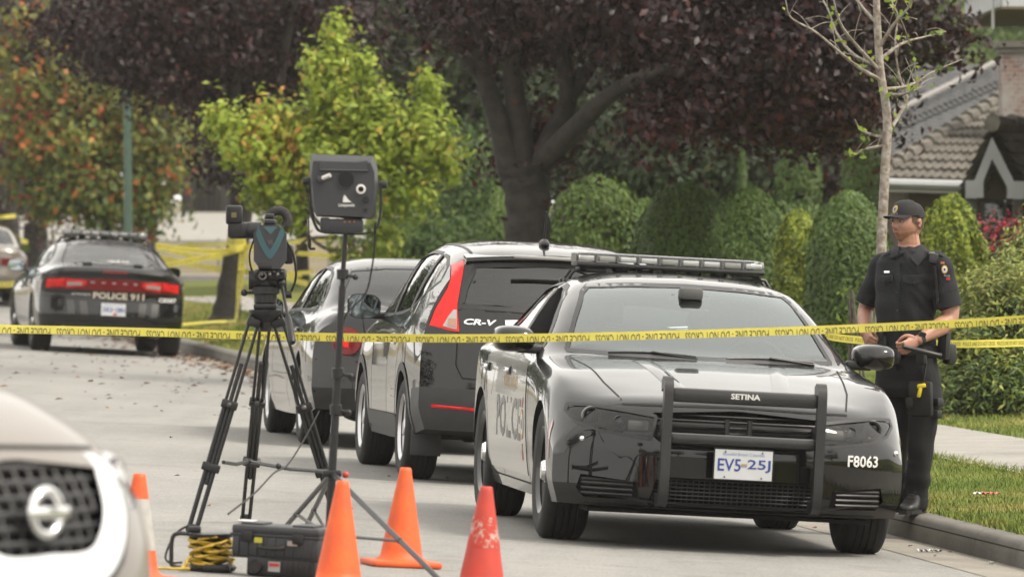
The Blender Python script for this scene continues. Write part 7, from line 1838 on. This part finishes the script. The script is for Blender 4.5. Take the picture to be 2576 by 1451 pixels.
simple_tree('olive_tree', 'tall olive-green tree behind the lime tree and the two plums', 980, 122, [ell(960, 120, 122, 160, 150, 2, 70), ell(1100, 160, 124, 130, 190, 2, 70), ell(1040, -60, 122, 240, 140, 2.5, 60), ell(980, -500, 122, 380, 380, 3.5, 60), ell(1130, 340, 124, 90, 120, 1.5, 34), ell(900, 260, 126, 130, 120, 2, 40)], GREEN_D, (.40, .35, .35), 22, leaf=.17, per=46, csz=.36, group=G2)
simple_tree('dark_plum_tree', 'dark purple tree standing behind the lime-green tree', 760, 130, [ell(740, 200, 130, 200, 220, 2.5, 80), ell(900, 300, 131, 170, 180, 2.5, 60), ell(1010, 380, 130, 120, 130, 2, 40), ell(640, 60, 131, 150, 200, 2.5, 40)], PLUM, (.5, .4, .1), 23, leaf=.18, per=46, csz=.38, group=G2)
simple_tree('dark_green_tree', 'dark broad-leaved tree filling the gap right of the plum trunk', 1600, 98, [ell(1500, 380, 98, 150, 110, 1.5, 70), ell(1650, 400, 97, 170, 100, 1.6, 80), ell(1800, 420, 98, 130, 100, 1.4, 50), ell(1560, 260, 99, 200, 120, 1.8, 60), ell(1760, 280, 100, 200, 130, 1.8, 60), ell(1420, 300, 99, 130, 160, 1.6, 50), ell(1950, 300, 102, 170, 130, 1.8, 44)], GREEN_D, (.55, .35, .12), 24, leaf=.14, per=50, csz=.28, group=G2)
simple_tree('dark_green_tree', 'dark tree behind the big plum, its top out of the picture', 1500, 124, [ell(1300, 60, 124, 260, 260, 3, 70), ell(1600, 0, 125, 320, 240, 3, 80), ell(1950, 60, 126, 320, 260, 3, 80), ell(1250, 330, 124, 150, 160, 2.5, 50), ell(2130, 60, 126, 130, 130, 2.5, 30), ell(1300, -500, 126, 420, 460, 4, 70), ell(2000, -520, 127, 480, 460, 4, 80)], GREEN_D, (.6, .3, .1), 25, leaf=.20, per=42, csz=.45, group=G2)
simple_tree('maroon_tree', 'maroon-leaved tree showing between the tall clipped cedars', 2010, 108, [ell(1920, 430, 108, 60, 120, 1, 34), ell(2090, 400, 108, 50, 140, 1, 34), ell(1990, 330, 109, 150, 80, 1.4, 34)], PLUM, (.35, .45, .2), 26, leaf=.14, per=46, csz=.26, group=G2)
simple_tree('dark_purple_tree', 'dark purple tree high behind the far police car and lamp post', 380, 172, [ell(330, 60, 172, 280, 200, 4, 70), ell(100, 100, 172, 220, 260, 4, 60), ell(250, -420, 172, 480, 420, 5, 60), ell(460, 260, 172, 120, 130, 2.5, 24)], PLUM, (.5, .4, .1), 27, leaf=.24, per=42, csz=.55, group=G2)
# --- clipped cedars and garden shrubs: a leafy skin over a dark twiggy core
def shrub(name, label, u, Y, v_top, ru, ry, mats, wts, seed, n=5200, leaf=.085, shape='dome', lump=.14, v_base=None, cat='shrub', group=None, aspect=.45, core=.86, up=.9, k=8):
    f = foot(u, Y); top = at(u, v_top, Y).z; H = top - f.z; rx = ru * Y / FPX
    t = thing(name, label, cat, f, group=group); r = np.random.default_rng(seed)
    ph = r.uniform(0, 6.28, (14, 3)); fr = r.integers(2, k, (14, 2)).astype(float)
    def rad(th, s):
        base = {'dome': math.sqrt(max(0, 1 - max(0, (s - .45) / .55) ** 2.6)) * (.92 + .08 * min(1, s * 4)), 'cone': (1 - s) ** .75 * (1 - .25 * (1 - s) ** 6) + .03, 'column': (1 - max(0, (s - .68) / .32) ** 2.0) * (.92 + .08 * min(1, 4 * s)) + .02}[shape]
        L = sum(math.sin(fr[i, 0] * th + ph[i, 0] + fr[i, 1] * s * 3 + ph[i, 1]) for i in range(14)) / 6
        return base * (1 + lump * L)
    th = r.uniform(0, 2 * math.pi, n); s = r.uniform(0, 1, n) ** (.9 if shape != 'cone' else 1.3)
    q = np.array([rad(a, b_) for a, b_ in zip(th, s)]) * (1 - np.abs(r.normal(0, .10, n)))
    q = q * np.where(r.uniform(0, 1, n) < .05, r.uniform(1.0, 1.12, n), 1.0)
    C = np.stack([q * rx * np.cos(th), q * ry * np.sin(th), s * H * (1 + r.normal(0, .012, n))], 1)
    cap = int(n * .18); th2 = r.uniform(0, 6.28, cap); qq = np.sqrt(r.uniform(0, 1, cap))
    N = np.stack([np.cos(th), np.sin(th), np.full(n, .35)], 1) + r.normal(0, .45, (n, 3))
    T = np.stack([np.cos(th) * .5, np.sin(th) * .5, np.full(n, up)], 1) + r.normal(0, .4, (n, 3))
    patchy = np.array([math.sin(3.1 * c[0] / rx * 2 + ph[0, 0]) * math.sin(5 * c[2] / max(H, .3) + ph[1, 0]) for c in C])
    mi = np.array([r.choice(len(mats), p=_w(wts, r, pt)) for pt in patchy])
    leaf_mesh('foliage', C, N, leaf * r.uniform(.6, 1.35, n), mi, mats, t, aspect, seed, T)
    b = MB(); b.grid(lambda a, s_: Vector((rad(2 * math.pi * a, .01 + .97 * s_) * core * rx * math.cos(2 * math.pi * a), rad(2 * math.pi * a, .01 + .97 * s_) * core * ry * math.sin(2 * math.pi * a), .97 * s_ * H)), 40, 24, 0, True)
    b.build('inner_twigs', mats[[i for i, w in enumerate(wts) if w == min(wts)][0]] if False else mat("shrub_core_" + name, tuple(x * .8 for x in mats[0].node_tree.nodes["Principled BSDF"].inputs["Base Color"].default_value[:3]), rough=.95, var=.5, vscale=14, bump=1.0, bscale=20), t, 60)
    return t
def _w(w, r, pt):
    w = np.array(w, float); w[0] *= 1 + .7 * max(0, -pt); w[-1] *= 1 + .9 * max(0, pt); return w / w.sum()
GH = 'clipped cedars along the garden edge'
shrub('cedar_shrub', 'bright green rounded cedar directly right of the plum trunk', 1500, 82, 448, 140, .65, [CEDAR[1], CEDAR[2], CEDAR_Y[2]], (.5, .4, .3), 31, 9000, .075, 'dome', group=GH)
shrub('cedar_shrub', 'narrow green cedar showing left of the plum trunk', 1250, 88, 470, 40, .3, [CEDAR[1], CEDAR[2]], (.5, .5), 32, 2600, .075, 'column', group=GH)
shrub('cedar_shrub', 'wide dark cedar above the light bar of the front police car', 1730, 76, 462, 145, .75, CEDAR, (.5, .4, .15), 33, 11000, .06, 'dome', .10, group=GH)
shrub('cedar_shrub', 'broad dark clipped cedar left of the golden cedar', 1890, 74, 478, 118, .65, CEDAR, (.5, .4, .12), 34, 10000, .06, 'dome', .09, group=GH)
shrub('golden_cedar', 'yellow-green upright cedar between two dark clipped cedars', 2008, 72.5, 535, 66, .38, CEDAR_Y, (.45, .3, .4), 35, 8775, 0.0588, 'dome', .22, group=GH)
shrub('cedar_shrub', 'tall dark clipped cedar directly behind the young bare tree', 2136, 71, 488, 112, .65, CEDAR, (.45, .42, .15), 36, 12000, .055, 'dome', .07, group=GH)
shrub('cedar_shrub', 'low yellowish cedar below the plum branches beside the crossover aerial', 1620, 86, 505, 90, .5, [CEDAR[1], CEDAR[2]], (.5, .5), 37, 3000, .075, 'dome', group=GH)
shrub('cedar_hedge', 'long dark cedar hedge filling the gaps behind the clipped cedars', 1930, 79, 515, 330, .55, CEDAR, (.5, .4, .12), 38, 20250, 0.0630, 'dome', .06, cat='hedge')
GC = 'tall column cedars in front of the house'
shrub('column_cedar', 'slim pointed cedar in the gap above the wide dark cedars', 1866, 96, 352, 34, .3, CEDAR, (.4, .45, .15), 41, 5670, 0.0672, 'cone', .1, cat='cedar', group=GC)
shrub('column_cedar', 'tall dark column cedar left of the bare young tree', 2008, 95, 318, 62, .45, CEDAR, (.5, .4, .12), 42, 9450, 0.0672, 'column', .08, cat='cedar', group=GC)
shrub('column_cedar', 'tall green column cedar just left of the house roof', 2168, 93, 268, 52, .42, CEDAR, (.4, .45, .16), 43, 9450, 0.0672, 'column', .08, cat='cedar', group=GC)
# broad-leaved garden shrubs
def bush(name, label, u, Y, ells, mats, wts, seed, leaf, per, csz, group=None, cat='shrub', **kw):
    f = foot(u, Y); t = thing(name, label, cat, f, group=group)
    o, cen = crown(t, f, ells, per, csz, leaf, mats, wts, seed, name='foliage', zmin=f.z, **kw)
    b = MB(); r = random.Random(seed)
    for c in r.sample(cen, min(len(cen), 26)):
        p = Vector((r.uniform(-.15, .15), r.uniform(-.15, .15), 0)); b.tube([q for q in crom([p, p.lerp(c - f, .5) + Vector((0, 0, .08)), c - f], 3)], .010, 5, cap=False)
    b.build('stem', TWIG, t, 60)
    return t
shrub('golden_cypress', 'rounded golden-green cypress behind the officer', 2392, 68, 497, 92, .34, CEDAR_Y, (.5, .3, .35), 51, 9450, 0.0504, 'dome', .20, aspect=.5, k=14)
bush('flowering_shrub', 'dark shrub with pink-red flowers under the house gable', 2505, 72, [ell(2500, 600, 72, 60, 60, .4, 30), ell(2560, 600, 72, 50, 70, .4, 24)], [lm("flower_pink", (.50, .030, .075), .3), GREEN_D[0], PLUM[1]], (.40, .4, .3), 52, .055, 26, .09)
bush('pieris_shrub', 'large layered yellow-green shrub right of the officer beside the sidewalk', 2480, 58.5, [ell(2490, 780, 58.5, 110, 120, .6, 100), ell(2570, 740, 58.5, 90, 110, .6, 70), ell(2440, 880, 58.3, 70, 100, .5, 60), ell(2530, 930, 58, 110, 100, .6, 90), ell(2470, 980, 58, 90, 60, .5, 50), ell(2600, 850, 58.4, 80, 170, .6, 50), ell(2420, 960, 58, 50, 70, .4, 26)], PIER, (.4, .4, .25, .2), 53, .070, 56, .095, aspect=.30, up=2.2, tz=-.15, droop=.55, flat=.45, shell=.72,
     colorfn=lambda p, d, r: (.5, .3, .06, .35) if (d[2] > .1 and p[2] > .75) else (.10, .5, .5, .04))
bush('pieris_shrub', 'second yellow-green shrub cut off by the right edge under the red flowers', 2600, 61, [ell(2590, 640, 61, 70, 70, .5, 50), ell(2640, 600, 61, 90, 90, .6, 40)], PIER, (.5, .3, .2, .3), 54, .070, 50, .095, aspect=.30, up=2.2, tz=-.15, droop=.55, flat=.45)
bush('leafy_sucker', 'thin shoots with green leaves beside the front police car mirror', 2150, 54, [ell(2140, 730, 54, 16, 24, .1, 3), ell(2135, 790, 54, 14, 30, .1, 3)], [YG[2], GREEN_M[2]], (.5, .5), 55, .06, 4, .04)
bush('low_shrub', 'low leafy undergrowth behind the roof of the black sedan', 1060, 98, [ell(960, 620, 98, 60, 40, .5, 20), ell(1080, 630, 98, 110, 40, .6, 34), ell(1190, 640, 98, 70, 40, .5, 22)], GREEN_M, (.4, .4, .3), 56, .10, 40, .18)
# --- young bare tree by the officer
Y = 52.5; f = foot(2214, Y)
t = thing('young_tree', 'slender young tree with pale lichened trunk and few leaves behind the officer', 'tree', f)
b = MB()
def br(pts, r0, r1, n=6):
    P = crom([at(u, v, Y + dy) - f for u, v, dy in pts], 6); b.tube(P, [r0 + (r1 - r0) * i / (len(P) - 1) for i in range(len(P))], n)
    return [p + f for p in P]
br([(2214, 900, 0), (2216, 700, 0), (2218, 600, 0), (2226, 440, 0), (2232, 300, 0), (2215, 180, 0), (2207, 60, 0), (2203, -60, 0), (2200, -200, 0)], .042, .022, 12)
tips = []
for pts in ([(2235, 335, 0), (2262, 290, .1), (2282, 245, .15), (2262, 190, .2), (2252, 110, .2), (2258, 40, .25), (2240, 0, .3)], [(2222, 205, 0), (2160, 170, -.1), (2110, 130, -.2), (2050, 80, -.3), (1990, 45, -.35), (1976, 0, -.4)], [(2216, 170, 0), (2150, 140, .1), (2105, 85, .2), (2085, 30, .25), (2060, -20, .3)],
            [(2214, 150, 0), (2270, 110, .1), (2320, 95, .2), (2380, 80, .3)], [(2225, 225, 0), (2290, 215, .1), (2350, 180, .2), (2420, 150, .25)], [(2212, 120, 0), (2250, 60, -.1), (2290, 10, -.15), (2300, -60, -.2)], [(2234, 365, 0), (2180, 375, 0), (2140, 395, .1)], [(2234, 350, 0), (2170, 330, .1), (2150, 300, .1)], [(2222, 240, 0), (2280, 235, -.1), (2330, 215, -.1)], [(2207, 60, 0), (2170, 20, .1), (2130, -50, .1)], [(2214, 180, 0), (2120, 70, -.2), (2090, -30, -.3)]):
    tips += br(pts, .015, .004)[3:]
r = random.Random(5)
for k in range(60):
    p = r.choice(tips); q = p + Vector((r.uniform(-.2, .2), r.uniform(-.15, .15), r.uniform(-.02, .22))); b.tube([v - f for v in crom([p, p.lerp(q, .5) + Vector((0, 0, .02)), q], 3)], .0028, 4, cap=False); tips.append(q)
b.build('trunk', BARK_L, t, 60)
rr = np.random.default_rng(3); C = np.array([tuple(r.choice(tips) - f) for _ in range(120)]) + rr.normal(0, .025, (120, 3)); N = rr.normal(0, 1, (120, 3)); N[:, 1] -= 1.2
leaf_mesh('crown', C, N, .062 * rr.uniform(.6, 1.25, 120), rr.integers(0, 3, 120), [YG[0], GREEN_M[2], YG[2]], t, .6, 4)
# --- distant trees
def far_wood():
    r = np.random.default_rng(77); Cs = []; 
    n = 26000; X = r.uniform(-45, 30, n); Yq = 250 + r.uniform(0, 14, n); zz = 1.6 + 12.5 * r.uniform(0, 1, n) ** .9
    C = np.stack([X, Yq, zz + np.sin(X * .9) * .8], 1); N = r.normal(0, 1, (n, 3)); N[:, 1] -= 1
    o = leaf_mesh('far_wood', C, N, r.uniform(.5, 1.1, n), r.integers(0, 2, n), FAR, None, .6, 78); o["kind"] = 'stuff'; return o
far_wood()
for k, (u, Yk) in enumerate(((2500, 205), (2570, 215), (2420, 210), (2340, 190))):
    simple_tree('distant_tree', ('pale hazy tree far behind the brick chimney', 'pale hazy tree right of the chimney top', 'pale distant tree above the slate roof', 'pale distant tree behind the plum branch tips')[k], u, Yk, [ell(u, 150, Yk, 90, 120, 2.5, 40), ell(u + 20, 0, Yk, 110, 150, 3, 40), ell(u, 300, Yk, 90, 110, 2.5, 26)], [GREEN_M[1], GREEN_M[2]], (.5, .5), 80 + k, leaf=.26, per=40, csz=.5, group='pale distant trees')
for k, u in enumerate((470, 500, 530, 560, 650, 690, 760, 1010)):
    Yk = 246 + 2 * (k % 3); f = foot(u, Yk); t = thing('distant_trunk_tree', 'thin dark trunk in the hazy wood beyond the upper road', 'tree', f, group='thin trunks of the far wood')
    b = MB(); b.tube([Vector((0, 0, 0)), Vector((.1, 0, 6)), Vector((.0, 0, 11))], [.22, .18, .08], 8); b.build('trunk', BARK, t, 60)
    rr = np.random.default_rng(90 + k); C = rr.normal(0, 1, (700, 3)) * np.array((1.6, 1.6, 1.6)) + np.array((0, 0, 9)); leaf_mesh('crown', C, rr.normal(0, 1, (700, 3)), rr.uniform(.4, .8, 700), rr.integers(0, 2, 700), FAR, t, .6, k)
# ================================================================== houses, lamp post, fence
TILE = mat("mossy_roof_tile", (.085, .075, .060), rough=.9, color2=(.20, .185, .155), vscale=5, bump=.5, bscale=30)
SLATE = mat("grey_shingle", (.075, .077, .080), rough=.9, color2=(.105, .107, .110), vscale=6, bump=.4, bscale=40)
SIDING = mat("brown_siding", (.16, .125, .095), rough=.85, var=.2, vscale=4)
FASCIA = mat("white_fascia", (.56, .58, .60), rough=.6, var=.08, vscale=3)
def _brick(n, l, b):
    tc = n.new("ShaderNodeTexCoord").outputs["Object"]; mp = n.new("ShaderNodeMapping"); mp.inputs["Rotation"].default_value = (R(90), 0, 0); l.new(tc, mp.inputs[0])
    br = n.new("ShaderNodeTexBrick"); br.inputs["Scale"].default_value = 4.2; br.inputs["Mortar Size"].default_value = .03
    br.inputs["Color1"].default_value = (.22, .10, .075, 1); br.inputs["Color2"].default_value = (.33, .22, .18, 1); br.inputs["Mortar"].default_value = (.33, .31, .29, 1)
    l.new(mp.outputs[0], br.inputs["Vector"])
    wear = ramp(n, l, noise(n, l, tc, 3.5, 5, .65), [(.42, (0, 0, 0)), (.6, (1, 1, 1))])
    l.new(mixc(n, l, br.outputs[0], (.40, .38, .35), wear), b.inputs["Base Color"]); b.inputs["Roughness"].default_value = .9
BRICK = node_mat("weathered_brick", _brick)
def tiled(b, p00, p10, p01, p11, rows, cols, h=.035, wave=.025, m=0):
    "roof face with overlapping courses: p00-p10 along the eave, p01-p11 at the top"
    p00, p10, p01, p11 = map(Vector, (p00, p10, p01, p11)); nn = (p10 - p00).cross(p01 - p00).normalized()
    if nn.z < 0: nn = -nn
    K = 5
    for r_ in range(rows):
        vs = []
        for (t, hh) in ((r_ / rows, h), ((r_ + 1.04) / rows, .0)):
            for c_ in range(cols * K + 1):
                s_ = c_ / (cols * K); a = p00.lerp(p10, s_); q = p01.lerp(p11, s_); ph = 2 * math.pi * c_ / K
                vs.append(a.lerp(q, min(t, 1)) + nn * (hh + wave * max(0, math.cos(ph)) + .004 * math.sin(r_ * 7.3 + c_ // K * 3.1)))
        w = cols * K + 1
        base = [a_ - nn * (h + .01) for a_ in [vs[i] for i in range(w)]]
        b.add(vs + base, [(i, i + 1, i + 1 + w, i + w) for i in range(w - 1)] + [(i, i + 2 * w, i + 1 + 2 * w, i + 1) for i in range(w - 1)], m)
def ridge_tiles(b, a, c, n, r=.10, m=0):
    a, c = Vector(a), Vector(c)
    for k in range(n):
        p, q = a.lerp(c, k / n), a.lerp(c, (k + 1.15) / n); b.tube([p + Vector((0, 0, .045)), q], [r * 1.08, r * .9], 8, m=m)
H1 = thing('bungalow', 'brown bungalow with mossy tiled roof and white-trimmed gable at the right edge', 'house', (6.2, 98, gz(6.2, 98)))
o_ = Vector(H1.location)
class LB(MB):
    def build(s, name, mats, parent=None, smooth=35, fixn=True):
        if parent is H1 or getattr(s, 'org', None) is not None:
            off = s.org if getattr(s, 'org', None) is not None else o_
            s.v = [tuple(Vector(v) - off) for v in s.v]
        return MB.build(s, name, mats, parent, smooth, fixn)
rb = LB(); eL, eR = at(2208, 452, 94), at(2700, 466, 94); tL, tR = at(2524, 254, 100.5), at(2720, 240, 100.5)
tiled(rb, eL, eR, tL, tR, 10, 22, .05, .035)
tiled(rb, at(2190, 430, 103), eL, at(2500, 262, 103), tL, 10, 10, .04, .03)
roof = rb.build('roof', TILE, H1, 30)
rt = LB(); rt.org = o_; ridge_tiles(rt, eL + Vector((0, 0, .03)), tL + Vector((0, 0, .05)), 13, .09); rt.build('hip_tile', TILE, roof, 40)
g = LB(); g.org = o_
g.tube([eL + Vector((-.05, -.08, -.05)), eR + Vector((0, -.08, -.05))], .07, 8); g.build('gutter_pipe', FASCIA, roof, 40)
w = LB(); zf = gz(6.2, 98)
w.box(((5.2 + 12) / 2, 98.5, (zf + 2.15) / 2 + .0), (6.8, 8, 2.25 - zf + .25)); w.build('wall', SIDING, H1, 0)
sd = LB()
for k in range(7): sd.box((8.6, 94.47, zf + .12 + k * .19), (6.78, .03, .165), rot=(R(4), 0, 0))
sd.build('siding', SIDING, H1, 0)
fb = LB(); fb.box(((eL.x + eR.x) / 2, 94.05, eL.z - .12), ((eR.x - eL.x), .03, .14), rot=(0, math.atan2(eL.z - eR.z, eR.x - eL.x), 0)); fb.build('fascia_board', FASCIA, H1, 0)
wd = LB()
wd.box((6.62, 94.42, 1.55), (.9, .05, .95)); wi = wd.build('window', mat("window_frame_dark", (.10, .105, .10), rough=.5), H1, 0)
pn = LB(); pn.org = o_
for k in range(3): pn.box((6.33 + .29 * k, 94.385, 1.55), (.25, .02, .82))
pn.build('pane', mat("dark_pane", (.02, .022, .024), rough=.05, coat=1), wi, 0)
# gable over the entrance
GY = 90.5
ap, bl, br_ = at(2494, 346, GY), at(2432, 500, GY), at(2572, 502, GY)
gd = Vector((2.6, 3.8, 0)); gb = LB()
out = .10
tiled(gb, bl + Vector((-.12, -.1, -.02)), bl + gd + Vector((-.12, 0, 0)), ap + Vector((0, -.1, .10)), ap + gd + Vector((0, 0, .10)), 6, 14, .04, .03)
tiled(gb, br_ + gd + Vector((.4, 0, -.5)), br_ + Vector((.4, -.1, -.5)), ap + gd + Vector((0, 0, .10)), ap + Vector((0, -.1, .10)), 9, 14, .045, .035)
gr = gb.build('gable_roof', TILE, H1, 30)
rt = LB(); rt.org = o_; ridge_tiles(rt, ap + Vector((0, -.15, .14)), ap + gd + Vector((0, 0, .14)), 10, .11); rt.build('ridge_tile', TILE, gr, 40)
for a_, c_ in ((ap, bl), (ap, br_)):
    bb = LB(); inw = Vector((1 if c_.x < ap.x else -1, 0, 0))
    Q = [a_, c_, c_ + inw * .115, a_ + Vector((0, 0, -.27))]; vs = [q + Vector((0, dy, 0)) for dy in (-.13, -.07) for q in Q]
    bb.add(vs, [(0, 1, 2, 3), (7, 6, 5, 4)] + [(i, i + 4, (i + 1) % 4 + 4, (i + 1) % 4) for i in range(4)])
    sg = 1 if c_.x < ap.x else -1
    bb.box(c_ + Vector((sg * .09, -.10, .12)), (.22, .11, .22)); bb.build('barge_board', FASCIA, H1, 0)
gw = LB(); gw.add([ap + Vector((0, .5, -.1)), bl + Vector((.15, .5, 0)), br_ + Vector((-.15, .5, 0)), ap + Vector((0, .6, -.1)), bl + Vector((.15, .6, 0)), br_ + Vector((-.15, .6, 0))], [(0, 1, 2), (3, 5, 4), (0, 3, 4, 1), (1, 4, 5, 2), (2, 5, 3, 0)]); gw.build('gable_wall', SIDING, H1, 0)
for u_ in (2445, 2560):
    ps = LB(); p = at(u_, 500, GY + .3); ps.box((p.x, p.y, (p.z + zf) / 2), (.12, .12, p.z - zf)); ps.build('porch_post', mat("green_grey_post", (.16, .18, .17), rough=.6), H1, 0)
ch = LB(); c0, c1 = at(2519, 312, 97), at(2590, 118, 97)
ch.box(((c0.x + c1.x) / 2 + .1, 97.2, (c0.z + c1.z) / 2 - .2), (c1.x - c0.x + .2, .7, c1.z - c0.z + .4)); co = ch.build('chimney', BRICK, H1, 0)
cc = LB(); cc.org = o_; cc.box(((c0.x + c1.x) / 2 + .1, 97.2, c1.z + .03), (c1.x - c0.x + .34, .84, .08)); cc.box(((c0.x + c1.x) / 2 + .1, 97.2, c1.z - .06), (c1.x - c0.x + .26, .77, .06)); cc.build('chimney_cap', CONC, co, 0)
# grey-roofed house behind
H2 = thing('grey_house', 'house with grey shingle roof and pale hip line behind the mossy bungalow', 'house', (6, 114, gz(6, 114)))
o2 = Vector(H2.location)
b = LB(); b.org = o2; a0, a1, t0, t1 = at(2120, 405, 107), at(2760, 430, 107), at(2318, 163, 114), at(2760, 166, 114); tiled(b, a0, a1, t0, t1, 30, 30, .012, .002)
r2 = b.build('roof', SLATE, H2, 30)
b = LB(); b.org = o2; q0, q1 = at(2196, 325, 109), at(2516, 166, 113.6); b.tube([q0 + Vector((0, -.12, .10)), q1 + Vector((0, -.12, .10))], .045, 8); b.build('hip_cap', mat("pale_ridge", (.30, .285, .27), rough=.8), r2, 40)
b = LB(); b.org = o2; ridge_tiles(b, at(2262, 334, 106.6) + Vector((0, 0, .05)), at(2540, 208, 109.5) + Vector((0, 0, .02)), 22, .05); b.build('ridge_tile', SLATE, r2, 40)
b = LB(); b.org = o2; b.box((7.6, 112, 1.4), (6.0, 8, 2.3)); b.build('wall', SIDING, H2, 0)
b = LB(); b.org = o2; p = at(2399, 120, 115); b.box((p.x, 115, p.z - .2), (.15, .3, 1.0)); k = b.build('chimney', BRICK, H2, 0)
b = LB(); b.org = o2; b.box((p.x, 115, p.z + .32), (.19, .34, .05)); b.build('chimney_cap', CONC, k, 0)
# tall house whose eave reaches into the top right corner
H3 = thing('tall_house', 'two-storey house whose white eave pokes into the top right corner', 'house', (8.4, 86, gz(8.4, 86)))
o3 = Vector(H3.location); p = at(2516, 40, 84)
b = LB(); b.org = o3; b.box((p.x + 3.6, 88, 3.6), (4.0, 7, 7.0)); b.build('wall', mat("taupe_stucco", (.24, .20, .165), rough=.9, var=.1), H3, 0)
b = LB(); b.org = o3; b.box((p.x + 2.4, 88, p.z + .09), (4.8, 8.2, .03)); b.build('soffit', SIDING, H3, 0)
b = LB(); b.org = o3; b.box((p.x + .0, 87.0, p.z + .28), (.06, 6.1, .36)); b.box((p.x + .17, 83.93, p.z + .28), (.30, .05, .36)); b.build('fascia_board', FASCIA, H3, 0)
b = LB(); b.org = o3; tiled(b, (p.x, 83.9, p.z + .5), (p.x, 92.1, p.z + .5), (p.x + 2.4, 83.9, p.z + 1.9), (p.x + 2.4, 92.1, p.z + 1.9), 8, 20); b.build('roof', TILE, H3, 30)
b = LB(); b.org = o3; b.tube([(p.x - .07, 84.0, p.z + .42), (p.x - .07, 91, p.z + .42)], .05, 8); b.tube([(p.x - .07, 84.2, p.z + .40), (p.x - .07, 84.2, p.z - .15)], .02, 6); b.build('gutter_pipe', FASCIA, H3, 40)

# lamp post
f = foot(324, 122); LP_ = thing('lamp_post', 'tall green tapered lamp post behind the far police car', 'lamp post', f)
PGREEN = mat("green_paint", (.085, .155, .112), rough=.5, var=.08, vscale=6)
b = MB(); b.tube([(0, 0, 0), (0, 0, .35), (0, 0, .36), (-.02, 0, 3), (-.05, 0, 7.2)], [.11, .11, .078, .067, .05], 16); b.build('pole', PGREEN, LP_, 40)
b = MB(); b.tube(crom([(-.05, 0, 7.1), (-.3, -.1, 7.6), (-1.0, -.3, 7.9), (-1.8, -.5, 7.95)], 5), .035, 8); b.build('arm', PGREEN, LP_, 40)
b = MB(); b.sphere((-2.05, -.57, 7.93), (.35, .14, .08), 14); b.build('lantern', mat("lantern_grey", (.2, .2, .2), rough=.5), LP_, 40)
# chain link fence along the side street
fn = thing('chain_link_fence', 'low chain-link fence along the dry grass bank beyond the street end', 'fence', (-5, 166, .42))
WIRE = mat("galvanised_wire", (.22, .225, .22), rough=.5, metal=.6)
x0, x1, zt = -17.0, 6.0, .72
b = MB(); b.tube([(x0 + 5, 0, zt), (x1 + 5, 0, zt)], .024, 6); b.build('top_rail', WIRE, fn, 40)
b = MB(); k = x0 + 5
while k < x1 + 5:
    for s_ in (1, -1):
        vs = [(k, .0, .02), (k + .005, .0, .02), (k + s_ * .9 + .005, 0, zt), (k + s_ * .9, 0, zt)]
        vs = [(max(x0 + 5, min(x1 + 5, a)), y_, z_) for a, y_, z_ in vs]; b.add(vs + [(a, .004, z_) for a, y_, z_ in vs], [(0, 1, 2, 3), (4, 7, 6, 5), (0, 3, 7, 4), (1, 5, 6, 2)])
    k += .085
b.build('wire_mesh', WIRE, fn, 0)
for k in range(10):
    b = MB(); xx = x0 + 5 + k * (x1 - x0) / 9; b.tube([(xx, .03, -.05), (xx, .03, zt + .04)], .03, 8); b.sphere((xx, .03, zt + .05), .034, 8); b.build('post', WIRE, fn, 40)
# ================================================================== trees outside the frame that the glossy cars mirror, and the smoke haze
def plain_tree(name, label, p, h, wdt, mats, wts, seed, group, n=90):
    f = Vector(p); t = thing(name, label, 'tree', f, group=group); b = MB()
    b.tube([(0, 0, -.1), (.05, 0, h * .25), (0, .1, h * .5), (.1, 0, h * .8)], [.26, .2, .15, .05], 10)
    for k in range(6):
        a = k * 1.05; b.tube(crom([(0, 0, h * (.28 + .05 * k)), (math.cos(a) * wdt * .3, math.sin(a) * wdt * .3, h * (.42 + .05 * k)), (math.cos(a) * wdt * .55, math.sin(a) * wdt * .55, h * (.5 + .06 * k))], 4), [.08 * (1 - i / 10) for i in range(9)], 6, cap=False)
    b.build('trunk', BARK, t, 60)
    crown(t, f, [(f + Vector((0, 0, h * .58)), wdt * .62, wdt * .62, h * .40, n), (f + Vector((.3 * wdt, 0, h * .45)), wdt * .4, wdt * .4, h * .22, n // 3), (f + Vector((-.3 * wdt, .2, h * .48)), wdt * .4, wdt * .4, h * .22, n // 3)], 40, .55, .34, mats, wts, seed)
    return t
G3 = 'unseen trees added for the cars to mirror'
t0 = plain_tree('reflection_tree', 'tall dark street tree lining the other side of the street', (-15.5, 100, .35), 13.5, 8.0, GREEN_D, (.5, .35, .15), 201, G3)
for x, y, k in ((-20.5, 134, .9), (-13.5, 84, .62), (-26, 156, 1.0), (-12, 66, .5), (-17.5, 117, .8), (-31, 182, 1.1), (-12, 36, .45), (-6, -14, .7), (4, -18, .75), (12, -10, .65), (-14, -8, .7), (20, 6, .7), (0, -30, .9), (17, 24, .5)):
    c = copy_tree(t0); c.location = (x, y, .35); c.scale = (k, k, k); c.rotation_euler.z = x * 1.3
hz = MB(); hz.box((-8, 195, 9.0), (150, 500, 20.4)); ho_ = hz.build('haze', None, None, 0); ho_["kind"] = 'stuff'; ho_.data.materials.clear()
hm = bpy.data.materials.new("smoke_haze"); hm.use_nodes = True; hn, hL = hm.node_tree.nodes, hm.node_tree.links; hn.clear()
ou = hn.new("ShaderNodeOutputMaterial"); pv = hn.new("ShaderNodeVolumePrincipled"); pv.inputs["Color"].default_value = (.93, .91, .86, 1); pv.inputs["Density"].default_value = .00020; pv.inputs["Anisotropy"].default_value = .2
hL.new(pv.outputs[0], ou.inputs["Volume"]); ho_.data.materials.append(hm)
